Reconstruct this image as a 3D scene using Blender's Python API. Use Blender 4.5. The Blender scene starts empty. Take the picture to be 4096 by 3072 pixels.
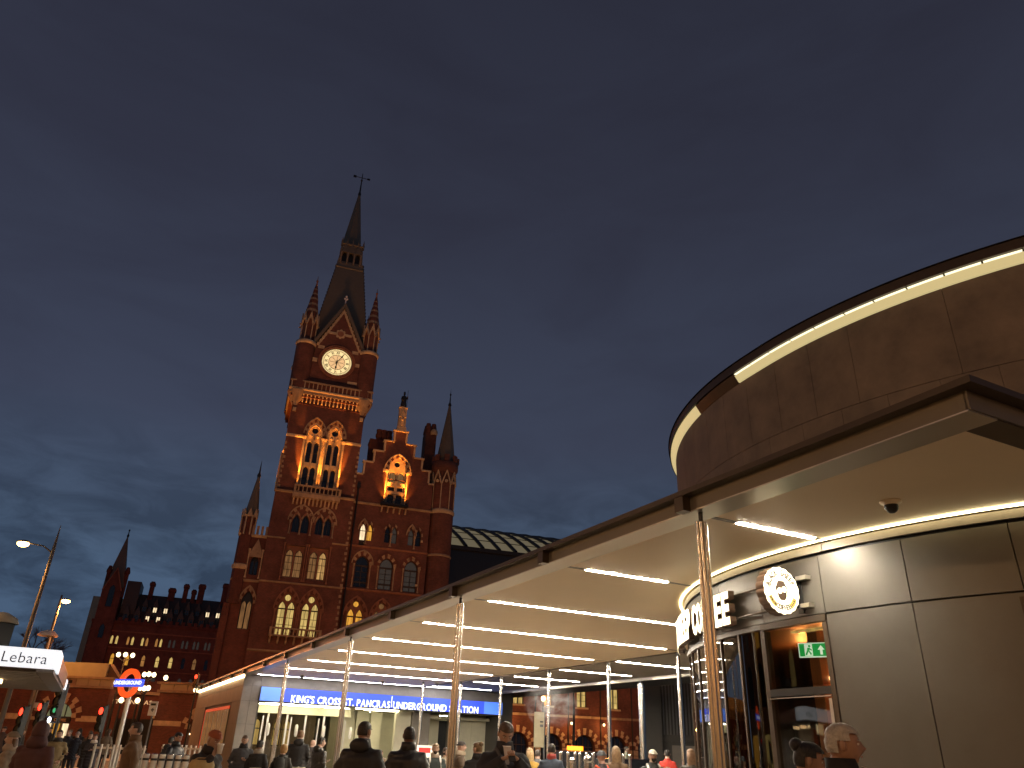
import bpy, bmesh, math, random
from mathutils import Vector, Matrix, Euler
from mathutils.geometry import tessellate_polygon

random.seed(7)
PI = math.pi
S = bpy.context.scene
COL = S.collection

# ---------------------------------------------------------------- camera, sky, sun, exposure
PITCH, ROLL = math.radians(26.058), math.radians(2.276)
cam_d = bpy.data.cameras.new('camera')
cam_d.sensor_width = 36.0
cam_d.lens = 26.25
cam_d.clip_start, cam_d.clip_end = 0.1, 3000
cam = bpy.data.objects.new('camera', cam_d)
COL.objects.link(cam)
_f = Vector((0, math.cos(PITCH), math.sin(PITCH)))
_u = Vector((0, -math.sin(PITCH), math.cos(PITCH)))
_r = Vector((1, 0, 0))
_R = _r * math.cos(ROLL) + _u * math.sin(ROLL)
_U = _u * math.cos(ROLL) - _r * math.sin(ROLL)
cam.matrix_world = Matrix(((_R.x, _U.x, -_f.x, 0), (_R.y, _U.y, -_f.y, 0), (_R.z, _U.z, -_f.z, 1.6), (0, 0, 0, 1)))
S.camera = cam
S.view_settings.view_transform = 'Standard'
S.view_settings.look = 'None'
S.view_settings.gamma = 1
S.view_settings.use_curve_mapping = False
S.view_settings.exposure = 0
S.cycles.use_denoising = True
S.cycles.filter_width = 1.5
S.cycles.max_bounces = 6
S.cycles.diffuse_bounces = 3
S.cycles.glossy_bounces = 4
S.cycles.transmission_bounces = 4
S.cycles.transparent_max_bounces = 8
S.cycles.sample_clamp_indirect = 6
S.cycles.caustics_reflective = False
S.cycles.caustics_refractive = False

W = bpy.data.worlds.new('World')
S.world = W
W.use_nodes = True
wt = W.node_tree
for n in list(wt.nodes):
    wt.nodes.remove(n)


def wn(t, **kw):
    n = wt.nodes.new(t)
    for k, v in kw.items():
        setattr(n, k, v)
    return n


w_out, w_bg = wn('ShaderNodeOutputWorld'), wn('ShaderNodeBackground')
w_sky = wn('ShaderNodeTexSky', sky_type='NISHITA', sun_disc=False, sun_elevation=math.radians(-4.0),
           sun_rotation=math.radians(-42), air_density=1.0, dust_density=0.6, ozone_density=4.0)
w_co = wn('ShaderNodeTexCoord')
w_sep = wn('ShaderNodeSeparateXYZ')
wt.links.new(w_co.outputs['Generated'], w_sep.inputs[0])
# dusk colour by height: city-lit grey violet overhead, clearer blue towards the horizon
w_ramp = wn('ShaderNodeValToRGB')
el = w_ramp.color_ramp.elements
el[0].position, el[0].color = 0.0, (0.045, 0.082, 0.140, 1)
el[1].position, el[1].color = 1.0, (0.0175, 0.0185, 0.030, 1)
for p_, c_ in ((0.22, (0.046, 0.072, 0.113, 1)), (0.36, (0.041, 0.050, 0.079, 1)), (0.62, (0.028, 0.031, 0.049, 1))):
    e_ = el.new(p_)
    e_.color = c_
wt.links.new(w_sep.outputs['Z'], w_ramp.inputs['Fac'])
# streaked cloud, stretched sideways
w_map = wn('ShaderNodeMapping')
w_map.inputs['Scale'].default_value = (1.5, 1.5, 4.6)
w_map.inputs['Rotation'].default_value = (0, math.radians(9), math.radians(20))
wt.links.new(w_co.outputs['Generated'], w_map.inputs['Vector'])
w_no = wn('ShaderNodeTexNoise')
w_no.inputs['Scale'].default_value = 2.1
w_no.inputs['Detail'].default_value = 7
w_no.inputs['Roughness'].default_value = 0.56
w_no.inputs['Distortion'].default_value = 0.5
wt.links.new(w_map.outputs[0], w_no.inputs['Vector'])
w_cr = wn('ShaderNodeMapRange')
w_cr.inputs['From Min'].default_value = 0.40
w_cr.inputs['From Max'].default_value = 0.66
wt.links.new(w_no.outputs['Fac'], w_cr.inputs['Value'])
w_mix = wn('ShaderNodeMix', data_type='RGBA', blend_type='MIX')
w_cl = wn('ShaderNodeMix', data_type='RGBA', blend_type='MULTIPLY')
w_cl.inputs[0].default_value = 1.0
w_cl.inputs[7].default_value = (0.88, 0.85, 0.85, 1)
wt.links.new(w_ramp.outputs[0], w_cl.inputs[6])
wt.links.new(w_cr.outputs[0], w_mix.inputs[0])
wt.links.new(w_ramp.outputs[0], w_mix.inputs[6])
wt.links.new(w_cl.outputs[2], w_mix.inputs[7])
# after-sunset scatter from the sky model on top
w_add = wn('ShaderNodeMix', data_type='RGBA', blend_type='ADD')
w_add.inputs[0].default_value = 0.10
# broken low cloud with clearer gaps near the horizon
w_m2 = wn('ShaderNodeMapping')
w_m2.inputs['Scale'].default_value = (4.0, 4.0, 11.0)
w_m2.inputs['Rotation'].default_value = (0, math.radians(-6), 0)
wt.links.new(w_co.outputs['Generated'], w_m2.inputs['Vector'])
w_n2 = wn('ShaderNodeTexNoise')
w_n2.inputs['Scale'].default_value = 2.4
w_n2.inputs['Detail'].default_value = 8
w_n2.inputs['Roughness'].default_value = 0.6
w_n2.inputs['Distortion'].default_value = 0.6
wt.links.new(w_m2.outputs[0], w_n2.inputs['Vector'])
w_r2 = wn('ShaderNodeMapRange')
w_r2.inputs['From Min'].default_value = 0.38
w_r2.inputs['From Max'].default_value = 0.62
w_r2.inputs['To Min'].default_value = 0.58
w_r2.inputs['To Max'].default_value = 1.30
wt.links.new(w_n2.outputs['Fac'], w_r2.inputs['Value'])
w_hz = wn('ShaderNodeMapRange')
w_hz.inputs['From Min'].default_value = 0.16
w_hz.inputs['From Max'].default_value = 0.36
w_hz.inputs['To Min'].default_value = 1.0
w_hz.inputs['To Max'].default_value = 0.0
wt.links.new(w_sep.outputs['Z'], w_hz.inputs['Value'])
w_lc = wn('ShaderNodeMix', data_type='RGBA', blend_type='MULTIPLY')
wt.links.new(w_hz.outputs[0], w_lc.inputs[0])
wt.links.new(w_mix.outputs[2], w_lc.inputs[6])
wt.links.new(w_r2.outputs[0], w_lc.inputs[7])
wt.links.new(w_lc.outputs[2], w_add.inputs[6])
wt.links.new(w_sky.outputs[0], w_add.inputs[7])
wt.links.new(w_add.outputs[2], w_bg.inputs['Color'])
w_bg.inputs['Strength'].default_value = 1.1
wt.links.new(w_bg.outputs[0], w_out.inputs['Surface'])

sun_d = bpy.data.lights.new('sun', 'SUN')
sun_d.energy = 0.012
sun_d.angle = math.radians(15)
sun_d.color = (0.75, 0.82, 1.0)
sun = bpy.data.objects.new('sun', sun_d)
COL.objects.link(sun)
sun.rotation_euler = (math.radians(84), 0, math.radians(222))


# ---------------------------------------------------------------- materials
def C(r, g, b):
    def l(c):
        c /= 255.0
        return c / 12.92 if c <= 0.04045 else ((c + 0.055) / 1.055) ** 2.4
    return (l(r), l(g), l(b))


def mat(name, col, rough=0.7, metal=0.0, vary=0.0, vscale=3.0, bump=0.0, bscale=30.0, emit=None, estr=0.0, spec=0.5, stretch=None):
    m = bpy.data.materials.new(name)
    m.use_nodes = True
    t = m.node_tree
    b = t.nodes['Principled BSDF']
    b.inputs['Base Color'].default_value = (*col, 1)
    b.inputs['Roughness'].default_value = rough
    b.inputs['Metallic'].default_value = metal
    b.inputs['Specular IOR Level'].default_value = spec
    if emit:
        b.inputs['Emission Color'].default_value = (*emit, 1)
        b.inputs['Emission Strength'].default_value = estr
    if vary or bump:
        co = t.nodes.new('ShaderNodeTexCoord')
        src = co.outputs['Object']
        if stretch:
            mp = t.nodes.new('ShaderNodeMapping')
            mp.inputs['Scale'].default_value = stretch
            t.links.new(src, mp.inputs['Vector'])
            src = mp.outputs[0]
    if vary:
        n1 = t.nodes.new('ShaderNodeTexNoise')
        n1.inputs['Scale'].default_value = vscale
        n1.inputs['Detail'].default_value = 8
        n1.inputs['Roughness'].default_value = 0.65
        t.links.new(src, n1.inputs['Vector'])
        mr = t.nodes.new('ShaderNodeMapRange')
        mr.inputs['From Min'].default_value = 0.3
        mr.inputs['From Max'].default_value = 0.7
        mr.inputs['To Min'].default_value = 1 - vary
        mr.inputs['To Max'].default_value = 1 + vary
        t.links.new(n1.outputs['Fac'], mr.inputs['Value'])
        mx = t.nodes.new('ShaderNodeMix')
        mx.data_type, mx.blend_type = 'RGBA', 'MULTIPLY'
        mx.inputs[0].default_value = 1
        mx.inputs[6].default_value = (*col, 1)
        t.links.new(mr.outputs[0], mx.inputs[7])
        t.links.new(mx.outputs[2], b.inputs['Base Color'])
        rr = t.nodes.new('ShaderNodeMapRange')
        rr.inputs['To Min'].default_value = max(0, rough - 0.1)
        rr.inputs['To Max'].default_value = min(1, rough + 0.1)
        t.links.new(n1.outputs['Fac'], rr.inputs['Value'])
        t.links.new(rr.outputs[0], b.inputs['Roughness'])
    if bump:
        n2 = t.nodes.new('ShaderNodeTexNoise')
        n2.inputs['Scale'].default_value = bscale
        n2.inputs['Detail'].default_value = 4
        t.links.new(src, n2.inputs['Vector'])
        bp = t.nodes.new('ShaderNodeBump')
        bp.inputs['Strength'].default_value = bump
        bp.inputs['Distance'].default_value = 0.02
        t.links.new(n2.outputs['Fac'], bp.inputs['Height'])
        t.links.new(bp.outputs[0], b.inputs['Normal'])
    return m


def brick_mat(name, c1, c2, mortar, scale=1.0, axis_front=True):
    """red facing brick: real courses (65 mm) as a fine relief, soot and colour drift over it"""
    m = mat(name, c1, 0.85, vary=0.0)
    t = m.node_tree
    b = t.nodes['Principled BSDF']
    co = t.nodes.new('ShaderNodeTexCoord')
    sp = t.nodes.new('ShaderNodeSeparateXYZ')
    ad = t.nodes.new('ShaderNodeMath')
    cb = t.nodes.new('ShaderNodeCombineXYZ')
    t.links.new(co.outputs['Object'], sp.inputs[0])
    t.links.new(sp.outputs['X'], ad.inputs[0])
    t.links.new(sp.outputs['Y'], ad.inputs[1])
    t.links.new(ad.outputs[0], cb.inputs['X'])
    t.links.new(sp.outputs['Z'], cb.inputs['Y'])
    br = t.nodes.new('ShaderNodeTexBrick')
    br.inputs['Scale'].default_value = scale
    br.inputs['Brick Width'].default_value = 0.225
    br.inputs['Row Height'].default_value = 0.075
    br.inputs['Mortar Size'].default_value = 0.008
    br.inputs['Color1'].default_value = (*c1, 1)
    br.inputs['Color2'].default_value = (*c2, 1)
    br.inputs['Mortar'].default_value = (*mortar, 1)
    t.links.new(cb.outputs[0], br.inputs['Vector'])
    no = t.nodes.new('ShaderNodeTexNoise')
    no.inputs['Scale'].default_value = 0.55
    no.inputs['Detail'].default_value = 9
    no.inputs['Roughness'].default_value = 0.7
    t.links.new(co.outputs['Object'], no.inputs['Vector'])
    mr = t.nodes.new('ShaderNodeMapRange')
    mr.inputs['From Min'].default_value = 0.3
    mr.inputs['From Max'].default_value = 0.7
    mr.inputs['To Min'].default_value = 0.55
    mr.inputs['To Max'].default_value = 1.35
    t.links.new(no.outputs['Fac'], mr.inputs['Value'])
    mx = t.nodes.new('ShaderNodeMix')
    mx.data_type, mx.blend_type = 'RGBA', 'MULTIPLY'
    mx.inputs[0].default_value = 1
    t.links.new(br.outputs['Color'], mx.inputs[6])
    t.links.new(mr.outputs[0], mx.inputs[7])
    t.links.new(mx.outputs[2], b.inputs['Base Color'])
    return m


def emis(name, col, s):
    return mat(name, (0.02, 0.02, 0.02), 0.5, emit=col, estr=s)


def glow_glass(name, col, s, vary=0.5, scale=1.2):
    """lit window: curtain folds and room brightness vary across the pane"""
    m = mat(name, (0.03, 0.03, 0.03), 0.15, emit=col, estr=s)
    t = m.node_tree
    b = t.nodes['Principled BSDF']
    co = t.nodes.new('ShaderNodeTexCoord')
    mp = t.nodes.new('ShaderNodeMapping')
    mp.inputs['Scale'].default_value = (6, 6, 0.7)
    n = t.nodes.new('ShaderNodeTexNoise')
    n.inputs['Scale'].default_value = scale
    n.inputs['Detail'].default_value = 4
    t.links.new(co.outputs['Object'], mp.inputs['Vector'])
    t.links.new(mp.outputs[0], n.inputs['Vector'])
    mr = t.nodes.new('ShaderNodeMapRange')
    mr.inputs['From Min'].default_value = 0.3
    mr.inputs['From Max'].default_value = 0.7
    mr.inputs['To Min'].default_value = s * (1 - vary)
    mr.inputs['To Max'].default_value = s * (1 + vary)
    t.links.new(n.outputs['Fac'], mr.inputs['Value'])
    t.links.new(mr.outputs[0], b.inputs['Emission Strength'])
    return m


def clear_glass(name, tint, refl=0.12):
    m = bpy.data.materials.new(name)
    m.use_nodes = True
    t = m.node_tree
    for n in list(t.nodes):
        t.nodes.remove(n)
    o = t.nodes.new('ShaderNodeOutputMaterial')
    tr = t.nodes.new('ShaderNodeBsdfTransparent')
    tr.inputs[0].default_value = (*tint, 1)
    gl = t.nodes.new('ShaderNodeBsdfGlossy')
    gl.inputs['Roughness'].default_value = 0.02
    lw = t.nodes.new('ShaderNodeLayerWeight')
    lw.inputs['Blend'].default_value = 0.5
    fr = t.nodes.new('ShaderNodeMath')
    fr.operation = 'POWER'
    fr.inputs[1].default_value = 5
    t.links.new(lw.outputs['Facing'], fr.inputs[0])
    ad = t.nodes.new('ShaderNodeMath')
    ad.use_clamp = True
    ad.inputs[1].default_value = refl
    mx = t.nodes.new('ShaderNodeMixShader')
    t.links.new(fr.outputs[0], ad.inputs[0])
    t.links.new(ad.outputs[0], mx.inputs[0])
    t.links.new(tr.outputs[0], mx.inputs[1])
    t.links.new(gl.outputs[0], mx.inputs[2])
    t.links.new(mx.outputs[0], o.inputs[0])
    return m


M = {}
M['brick'] = brick_mat('red_brick', (0.170, 0.052, 0.034), (0.115, 0.036, 0.025), (0.13, 0.08, 0.06))
M['brick_dark'] = brick_mat('sooty_brick', (0.15, 0.038, 0.022), (0.11, 0.028, 0.018), (0.11, 0.065, 0.05))
M['stone'] = mat('buff_stone', (0.50, 0.385, 0.245), 0.85, vary=0.3, vscale=1.5, bump=0.3)
M['stone_dark'] = mat('weathered_stone', (0.33, 0.235, 0.15), 0.85, vary=0.35, vscale=1.2, bump=0.3)
M['pink'] = mat('red_sandstone', (0.26, 0.115, 0.068), 0.85, vary=0.3, vscale=2)
M['slate'] = mat('grey_green_slate', (0.15, 0.125, 0.088), 0.6, vary=0.3, vscale=4, stretch=(1, 1, 5))
M['lead'] = mat('dark_lead', (0.05, 0.048, 0.045), 0.5, vary=0.2)
M['iron'] = mat('black_iron', (0.012, 0.012, 0.012), 0.5)
M['bronze_statue'] = mat('dark_bronze', (0.02, 0.022, 0.02), 0.5)
M['dark_glass'] = mat('dark_window_glass', (0.012, 0.013, 0.016), 0.06, spec=0.6)
M['dim_glass'] = mat('dim_window_glass', (0.05, 0.05, 0.05), 0.1, emit=(0.5, 0.42, 0.33), estr=0.045)
M['frame_dark'] = mat('dark_window_frame', (0.03, 0.022, 0.018), 0.6)
M['lit_cream'] = glow_glass('lit_cream_curtain', C(225, 190, 110), 0.75)
M['lit_amber'] = glow_glass('lit_amber_room', C(235, 165, 60), 0.75)
M['lit_blind'] = glow_glass('dim_lit_blind', C(150, 105, 60), 0.55)
M['lit_white'] = glow_glass('lit_white_room', C(255, 226, 180), 1.1)
M['dial'] = mat('opal_dial', (0.5, 0.45, 0.35), 0.4, emit=C(255, 226, 160), estr=1.0)
M['dial_pink'] = mat('opal_dial_centre', (0.5, 0.4, 0.3), 0.4, emit=C(246, 200, 140), estr=0.85)
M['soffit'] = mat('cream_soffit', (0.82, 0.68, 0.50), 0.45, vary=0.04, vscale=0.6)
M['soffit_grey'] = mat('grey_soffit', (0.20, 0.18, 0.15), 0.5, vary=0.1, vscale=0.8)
M['bronze'] = mat('bronze_anodised', (0.128, 0.118, 0.102), 0.47, metal=0.6, vary=0.10, vscale=1.3)
M['beam'] = mat('dark_bronze_beam', (0.075, 0.056, 0.04), 0.40, metal=0.5, vary=0.10, vscale=1.5)
M['beam_bright'] = mat('pale_bronze_strip', (0.58, 0.54, 0.47), 0.34, metal=0.85)
M['roof_dark'] = mat('roof_membrane', (0.05, 0.048, 0.045), 0.8)
M['granite'] = mat('brown_granite', (0.165, 0.135, 0.112), 0.55, vary=0.32, vscale=1.6, bump=0.1, bscale=60)
M['clad'] = mat('grey_stone_cladding', (0.19, 0.168, 0.14), 0.6, vary=0.22, vscale=1.4)
M['clad_pale'] = mat('pale_wall_panel', (0.52, 0.49, 0.36), 0.5, vary=0.12, vscale=1.0)
M['steel'] = mat('brushed_stainless', (0.60, 0.585, 0.56), 0.24, metal=1.0)
M['steel_soft'] = mat('satin_steel', (0.55, 0.52, 0.47), 0.38, metal=1.0)
M['strip'] = emis('strip_light_tube', (1.0, 0.89, 0.73), 290.0)
M['strip_end'] = emis('end_strip_light_tube', (0.9, 0.9, 1.0), 60.0)
M['cove'] = emis('cove_light', C(255, 232, 165), 1.15)
M['cove_led'] = emis('cove_led', C(255, 232, 176), 14.0)
M['blue'] = mat('blue_sign_face', (0.02, 0.05, 0.35), 0.4, emit=C(56, 80, 226), estr=1.2)
M['blue_pale'] = mat('pale_blue_sign_face', (0.1, 0.2, 0.5), 0.4, emit=C(72, 122, 238), estr=1.25)
M['sign_white'] = mat('white_lit_letter', (0.8, 0.8, 0.8), 0.4, emit=(0.85, 0.92, 1.0), estr=1.5)
M['cream_letter'] = mat('cream_lit_letter', (0.8, 0.8, 0.7), 0.4, emit=C(255, 238, 196), estr=1.6)
M['badge_face'] = mat('cream_lit_face', (0.8, 0.8, 0.7), 0.4, emit=C(255, 240, 200), estr=1.05)
M['badge_ink'] = mat('brown_print', (0.045, 0.025, 0.012), 0.5)
M['badge_gold'] = mat('gold_print', (0.45, 0.33, 0.08), 0.5, emit=C(214, 178, 80), estr=0.5)
M['sign_brown'] = mat('brown_sign_return', (0.10, 0.058, 0.035), 0.45)
M['exit_green'] = mat('green_lit_sign', (0.02, 0.3, 0.08), 0.4, emit=C(10, 168, 72), estr=0.95)
M['exit_white'] = mat('white_lit_sign', (0.8, 0.8, 0.8), 0.4, emit=C(225, 255, 235), estr=1.0)
M['red_ring'] = mat('red_lit_ring', (0.5, 0.08, 0.02), 0.4, emit=C(255, 82, 24), estr=1.0)
M['red_lamp'] = emis('red_signal', (1.0, 0.035, 0.015), 5.0)
M['green_lamp'] = emis('green_signal', (0.1, 0.9, 0.35), 0.5)
M['white_lamp'] = emis('white_signal', (0.9, 0.92, 1.0), 5.0)
M['globe'] = emis('opal_globe', C(255, 226, 170), 5.0)
M['sodium'] = emis('street_lamp_lens', C(255, 196, 110), 30.0)
M['bulb'] = emis('warm_bulb', C(255, 210, 150), 6.0)
M['head_lamp'] = emis('car_head_lamp', C(255, 226, 180), 5.0)
M['amber_lamp'] = emis('amber_roof_sign', C(255, 150, 20), 3.0)
M['white_face'] = mat('white_light_box', (0.8, 0.8, 0.8), 0.4, emit=(0.86, 0.93, 1.0), estr=0.92)
M['ink'] = mat('dark_blue_print', (0.02, 0.03, 0.08), 0.5)
M['cream_paint'] = mat('cream_render', (0.42, 0.36, 0.23), 0.7, vary=0.12, vscale=1)
M['black'] = mat('black_paint', (0.012, 0.012, 0.012), 0.35)
M['hall_brown'] = mat('hall_brown_wall', (0.32, 0.24, 0.16), 0.6, vary=0.2, vscale=0.8)
M['grey'] = mat('grey_paint', (0.12, 0.115, 0.11), 0.5, vary=0.1)
M['dark_wall'] = mat('dark_grey_wall', (0.055, 0.050, 0.042), 0.6, vary=0.2, vscale=1)
M['wood'] = mat('warm_wood', (0.30, 0.13, 0.045), 0.45, vary=0.25, vscale=2, stretch=(8, 8, 0.7))
M['dark_wood'] = mat('dark_wood', (0.06, 0.032, 0.018), 0.5, vary=0.3, vscale=3)
M['orange'] = mat('orange_cloth', (0.75, 0.10, 0.02), 0.7)
M['red'] = mat('red_paint', (0.45, 0.02, 0.02), 0.45)
M['white'] = mat('white_paint', (0.75, 0.72, 0.68), 0.5)
M['green'] = mat('green_print', (0.05, 0.25, 0.10), 0.5)
M['rubber'] = mat('tyre_rubber', (0.02, 0.02, 0.02), 0.8)
M['car'] = mat('black_car_paint', (0.01, 0.01, 0.012), 0.12, spec=0.7)
M['leaf'] = mat('dark_palm_leaf', (0.05, 0.07, 0.02), 0.5, vary=0.3)
M['bark'] = mat('bare_bark', (0.10, 0.06, 0.04), 0.9)
M['window_clear'] = clear_glass('clear_glazing', (0.80, 0.78, 0.74), 0.05)
M['drum_glass'] = clear_glass('tinted_glazing', (0.22, 0.20, 0.17), 0.10)
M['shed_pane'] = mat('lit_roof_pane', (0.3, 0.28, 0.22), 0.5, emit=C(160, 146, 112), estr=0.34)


# ---------------------------------------------------------------- mesh builder
class MB:
    def __init__(s):
        s.v, s.f, s.m, s.sm = [], [], [], []

    def add(s, vs, fs, mi=0, smooth=False):
        o = len(s.v)
        s.v += [tuple(p) for p in vs]
        for f in fs:
            s.f.append([i + o for i in f])
            s.m.append(mi)
            s.sm.append(smooth)
        return s

    def box(s, x0, y0, z0, x1, y1, z1, mi=0):
        vs = [(x, y, z) for z in (z0, z1) for y in (y0, y1) for x in (x0, x1)]
        return s.add(vs, [(0, 2, 3, 1), (4, 5, 7, 6), (0, 1, 5, 4), (2, 6, 7, 3), (0, 4, 6, 2), (1, 3, 7, 5)], mi)

    def prism(s, pts, y0, y1, mi=0, caps=True):
        """polygon in x,z pushed from y0 to y1"""
        n = len(pts)
        vs = [(x, y0, z) for x, z in pts] + [(x, y1, z) for x, z in pts]
        fs = [(i, (i + 1) % n, (i + 1) % n + n, i + n) for i in range(n)]
        s.add(vs, fs, mi)
        if caps:
            tri = tessellate_polygon([[Vector((x, z, 0)) for x, z in pts]])
            s.add([(x, y0, z) for x, z in pts], tri, mi)
            s.add([(x, y1, z) for x, z in pts], tri, mi)
        return s

    def cyl(s, x, y, z0, z1, r0, r1=None, n=12, mi=0, smooth=True, rot=0.0):
        r1 = r0 if r1 is None else r1
        vs = [(x + r * math.cos(2 * PI * i / n + rot), y + r * math.sin(2 * PI * i / n + rot), z) for r, z in ((r0, z0), (r1, z1)) for i in range(n)]
        s.add(vs, [(i, (i + 1) % n, (i + 1) % n + n, i + n) for i in range(n)], mi, smooth)
        s.add(vs, [tuple(range(n - 1, -1, -1)), tuple(range(n, 2 * n))], mi)
        return s

    def lathe(s, prof, x=0, y=0, n=16, mi=0, smooth=True, mis=None, rot=0.0):
        vs = [(x + r * math.cos(2 * PI * i / n + rot), y + r * math.sin(2 * PI * i / n + rot), z) for r, z in prof for i in range(n)]
        for k in range(len(prof) - 1):
            fs = [(k * n + i, k * n + (i + 1) % n, (k + 1) * n + (i + 1) % n, (k + 1) * n + i) for i in range(n)]
            o = len(s.v)
            for f in fs:
                s.f.append([i + o for i in f])
                s.m.append(mis[k] if mis else mi)
                s.sm.append(smooth)
        s.v += vs
        return s

    def tube(s, pts, radii, n=8, mi=0, caps=True):
        pts = [Vector(p) for p in pts]
        if not hasattr(radii, '__len__'):
            radii = [radii] * len(pts)
        vs = []
        for i, p in enumerate(pts):
            d = (pts[min(i + 1, len(pts) - 1)] - pts[max(i - 1, 0)]).normalized()
            a = d.cross(Vector((0, 0, 1)) if abs(d.z) < 0.9 else Vector((0, 1, 0))).normalized()
            b = d.cross(a)
            vs += [p + (a * math.cos(2 * PI * k / n) + b * math.sin(2 * PI * k / n)) * radii[i] for k in range(n)]
        fs = [(i * n + k, i * n + (k + 1) % n, (i + 1) * n + (k + 1) % n, (i + 1) * n + k) for i in range(len(pts) - 1) for k in range(n)]
        s.add(vs, fs, mi, True)
        if caps:
            e = (len(pts) - 1) * n
            s.add(vs, [tuple(range(n - 1, -1, -1)), tuple(range(e, e + n))], mi)
        return s

    def ell(s, c, r, n=10, m=7, mi=0):
        prof = [(math.sin(PI * j / m), -math.cos(PI * j / m)) for j in range(m + 1)]
        vs = [(c[0] + r[0] * q * math.cos(2 * PI * i / n), c[1] + r[1] * q * math.sin(2 * PI * i / n), c[2] + r[2] * z) for q, z in prof for i in range(n)]
        return s.add(vs, [(k * n + i, k * n + (i + 1) % n, (k + 1) * n + (i + 1) % n, (k + 1) * n + i) for k in range(m) for i in range(n)], mi, True)

    def wall(s, outer, holes, y, depth, mi=0, rmi=None):
        """face in x,z at y with openings cut through it and reveals running back by depth"""
        loops = [outer] + holes
        tri = tessellate_polygon([[Vector((x, z, 0)) for x, z in l] for l in loops])
        flat = [p for l in loops for p in l]
        s.add([(x, y, z) for x, z in flat], tri, mi)
        for h in holes:
            n = len(h)
            vs = [(x, y, z) for x, z in h] + [(x, y + depth, z) for x, z in h]
            s.add(vs, [(i, (i + 1) % n, (i + 1) % n + n, i + n) for i in range(n)], mi if rmi is None else rmi)
        return s

    def xf(s, mtx, start=0):
        s.v = s.v[:start] + [tuple(mtx @ Vector(p)) for p in s.v[start:]]
        return s

    def build(s, name, mats, parent=None, loc=None, org=None):
        me = bpy.data.meshes.new(name)
        if org:
            s.v = [(a - org[0], b - org[1], c - org[2]) for a, b, c in s.v]
        me.from_pydata(s.v, [], s.f)
        for m_ in (mats if isinstance(mats, (list, tuple)) else [mats]):
            me.materials.append(M[m_] if isinstance(m_, str) else m_)
        me.polygons.foreach_set('material_index', s.m)
        me.polygons.foreach_set('use_smooth', s.sm)
        me.update()
        return link(name, me, parent, loc)


def link(name, me, parent=None, loc=None, mtx=None):
    o = bpy.data.objects.new(name, me)
    COL.objects.link(o)
    if parent is not None:
        o.parent = parent
    if loc is not None:
        o.location = loc
    if mtx is not None:
        o.matrix_basis = mtx
    return o


def tag(o, label=None, cat=None, group=None, kind=None):
    for k, v in (('label', label), ('category', cat), ('group', group), ('kind', kind)):
        if v:
            o[k] = v
    return o


def thing(name, label, cat, loc=(0, 0, 0), rz=0.0, group=None):
    o = bpy.data.objects.new(name, None)
    o.empty_display_size = 0.3
    COL.objects.link(o)
    o.location = loc
    o.rotation_euler = (0, 0, rz)
    return tag(o, label, cat, group)


def copy_tree(o, parent=None):
    c = o.copy()
    COL.objects.link(c)
    if parent is not None:
        c.parent = parent
    for ch in list(o.children):
        copy_tree(ch, c)
    return c


_fonts = {}


def text_mesh(body, size, extrude=0.0, bold=0.0, align='CENTER', spacing=1.0):
    key = (body, size, extrude, bold, align, spacing)
    if key not in _fonts:
        cu = bpy.data.curves.new('lettering', 'FONT')
        cu.body, cu.size, cu.extrude, cu.offset = body, size, extrude, bold
        cu.align_x, cu.align_y = align, 'CENTER'
        cu.space_character = spacing
        cu.resolution_u = 3
        o = bpy.data.objects.new('lettering', cu)
        COL.objects.link(o)
        bpy.context.view_layer.update()
        me = bpy.data.meshes.new_from_object(o.evaluated_get(bpy.context.evaluated_depsgraph_get()))
        bpy.data.objects.remove(o)
        bpy.data.curves.remove(cu)
        _fonts[key] = me
    return _fonts[key]


def text(name, body, size, m, parent, loc, rot=(PI / 2, 0, 0), extrude=0.0, bold=0.0, align='CENTER', spacing=1.0, sx=1.0):
    me = text_mesh(body, size, extrude, bold, align, spacing).copy()
    me.materials.clear()
    me.materials.append(M[m])
    o = link(name, me, parent, loc)
    o.rotation_euler = rot
    o.scale = (sx, 1, 1)
    return o


def letters(word_line, size, m, parent, origin, rz, width, extrude=0.01, bold=0.0):
    """a line of separate letters along local x, scaled to fill width; each letter its own part"""
    adv = []
    x = 0.0
    for ch in word_line:
        if ch == ' ':
            x += size * 0.34
            continue
        me = text_mesh(ch, size, extrude, bold, 'LEFT')
        xs = [v.co.x for v in me.vertices]
        w = max(xs) - min(xs)
        adv.append((ch, x - min(xs), me))
        x += w + size * 0.10
    k = width / (x - size * 0.10)
    out = []
    for ch, px, me in adv:
        me2 = _lm.get((ch, size, m))
        if me2 is None:
            me2 = me.copy()
            me2.materials.clear()
            me2.materials.append(M[m])
            _lm[(ch, size, m)] = me2
        o = link('letter', me2, parent)
        o.location = Vector(origin) + Vector((math.cos(rz), math.sin(rz), 0)) * (px * k)
        o.rotation_euler = (PI / 2, 0, rz)
        o.scale = (k, 1, 1)
        out.append(o)
    return out


_lm = {}


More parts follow.
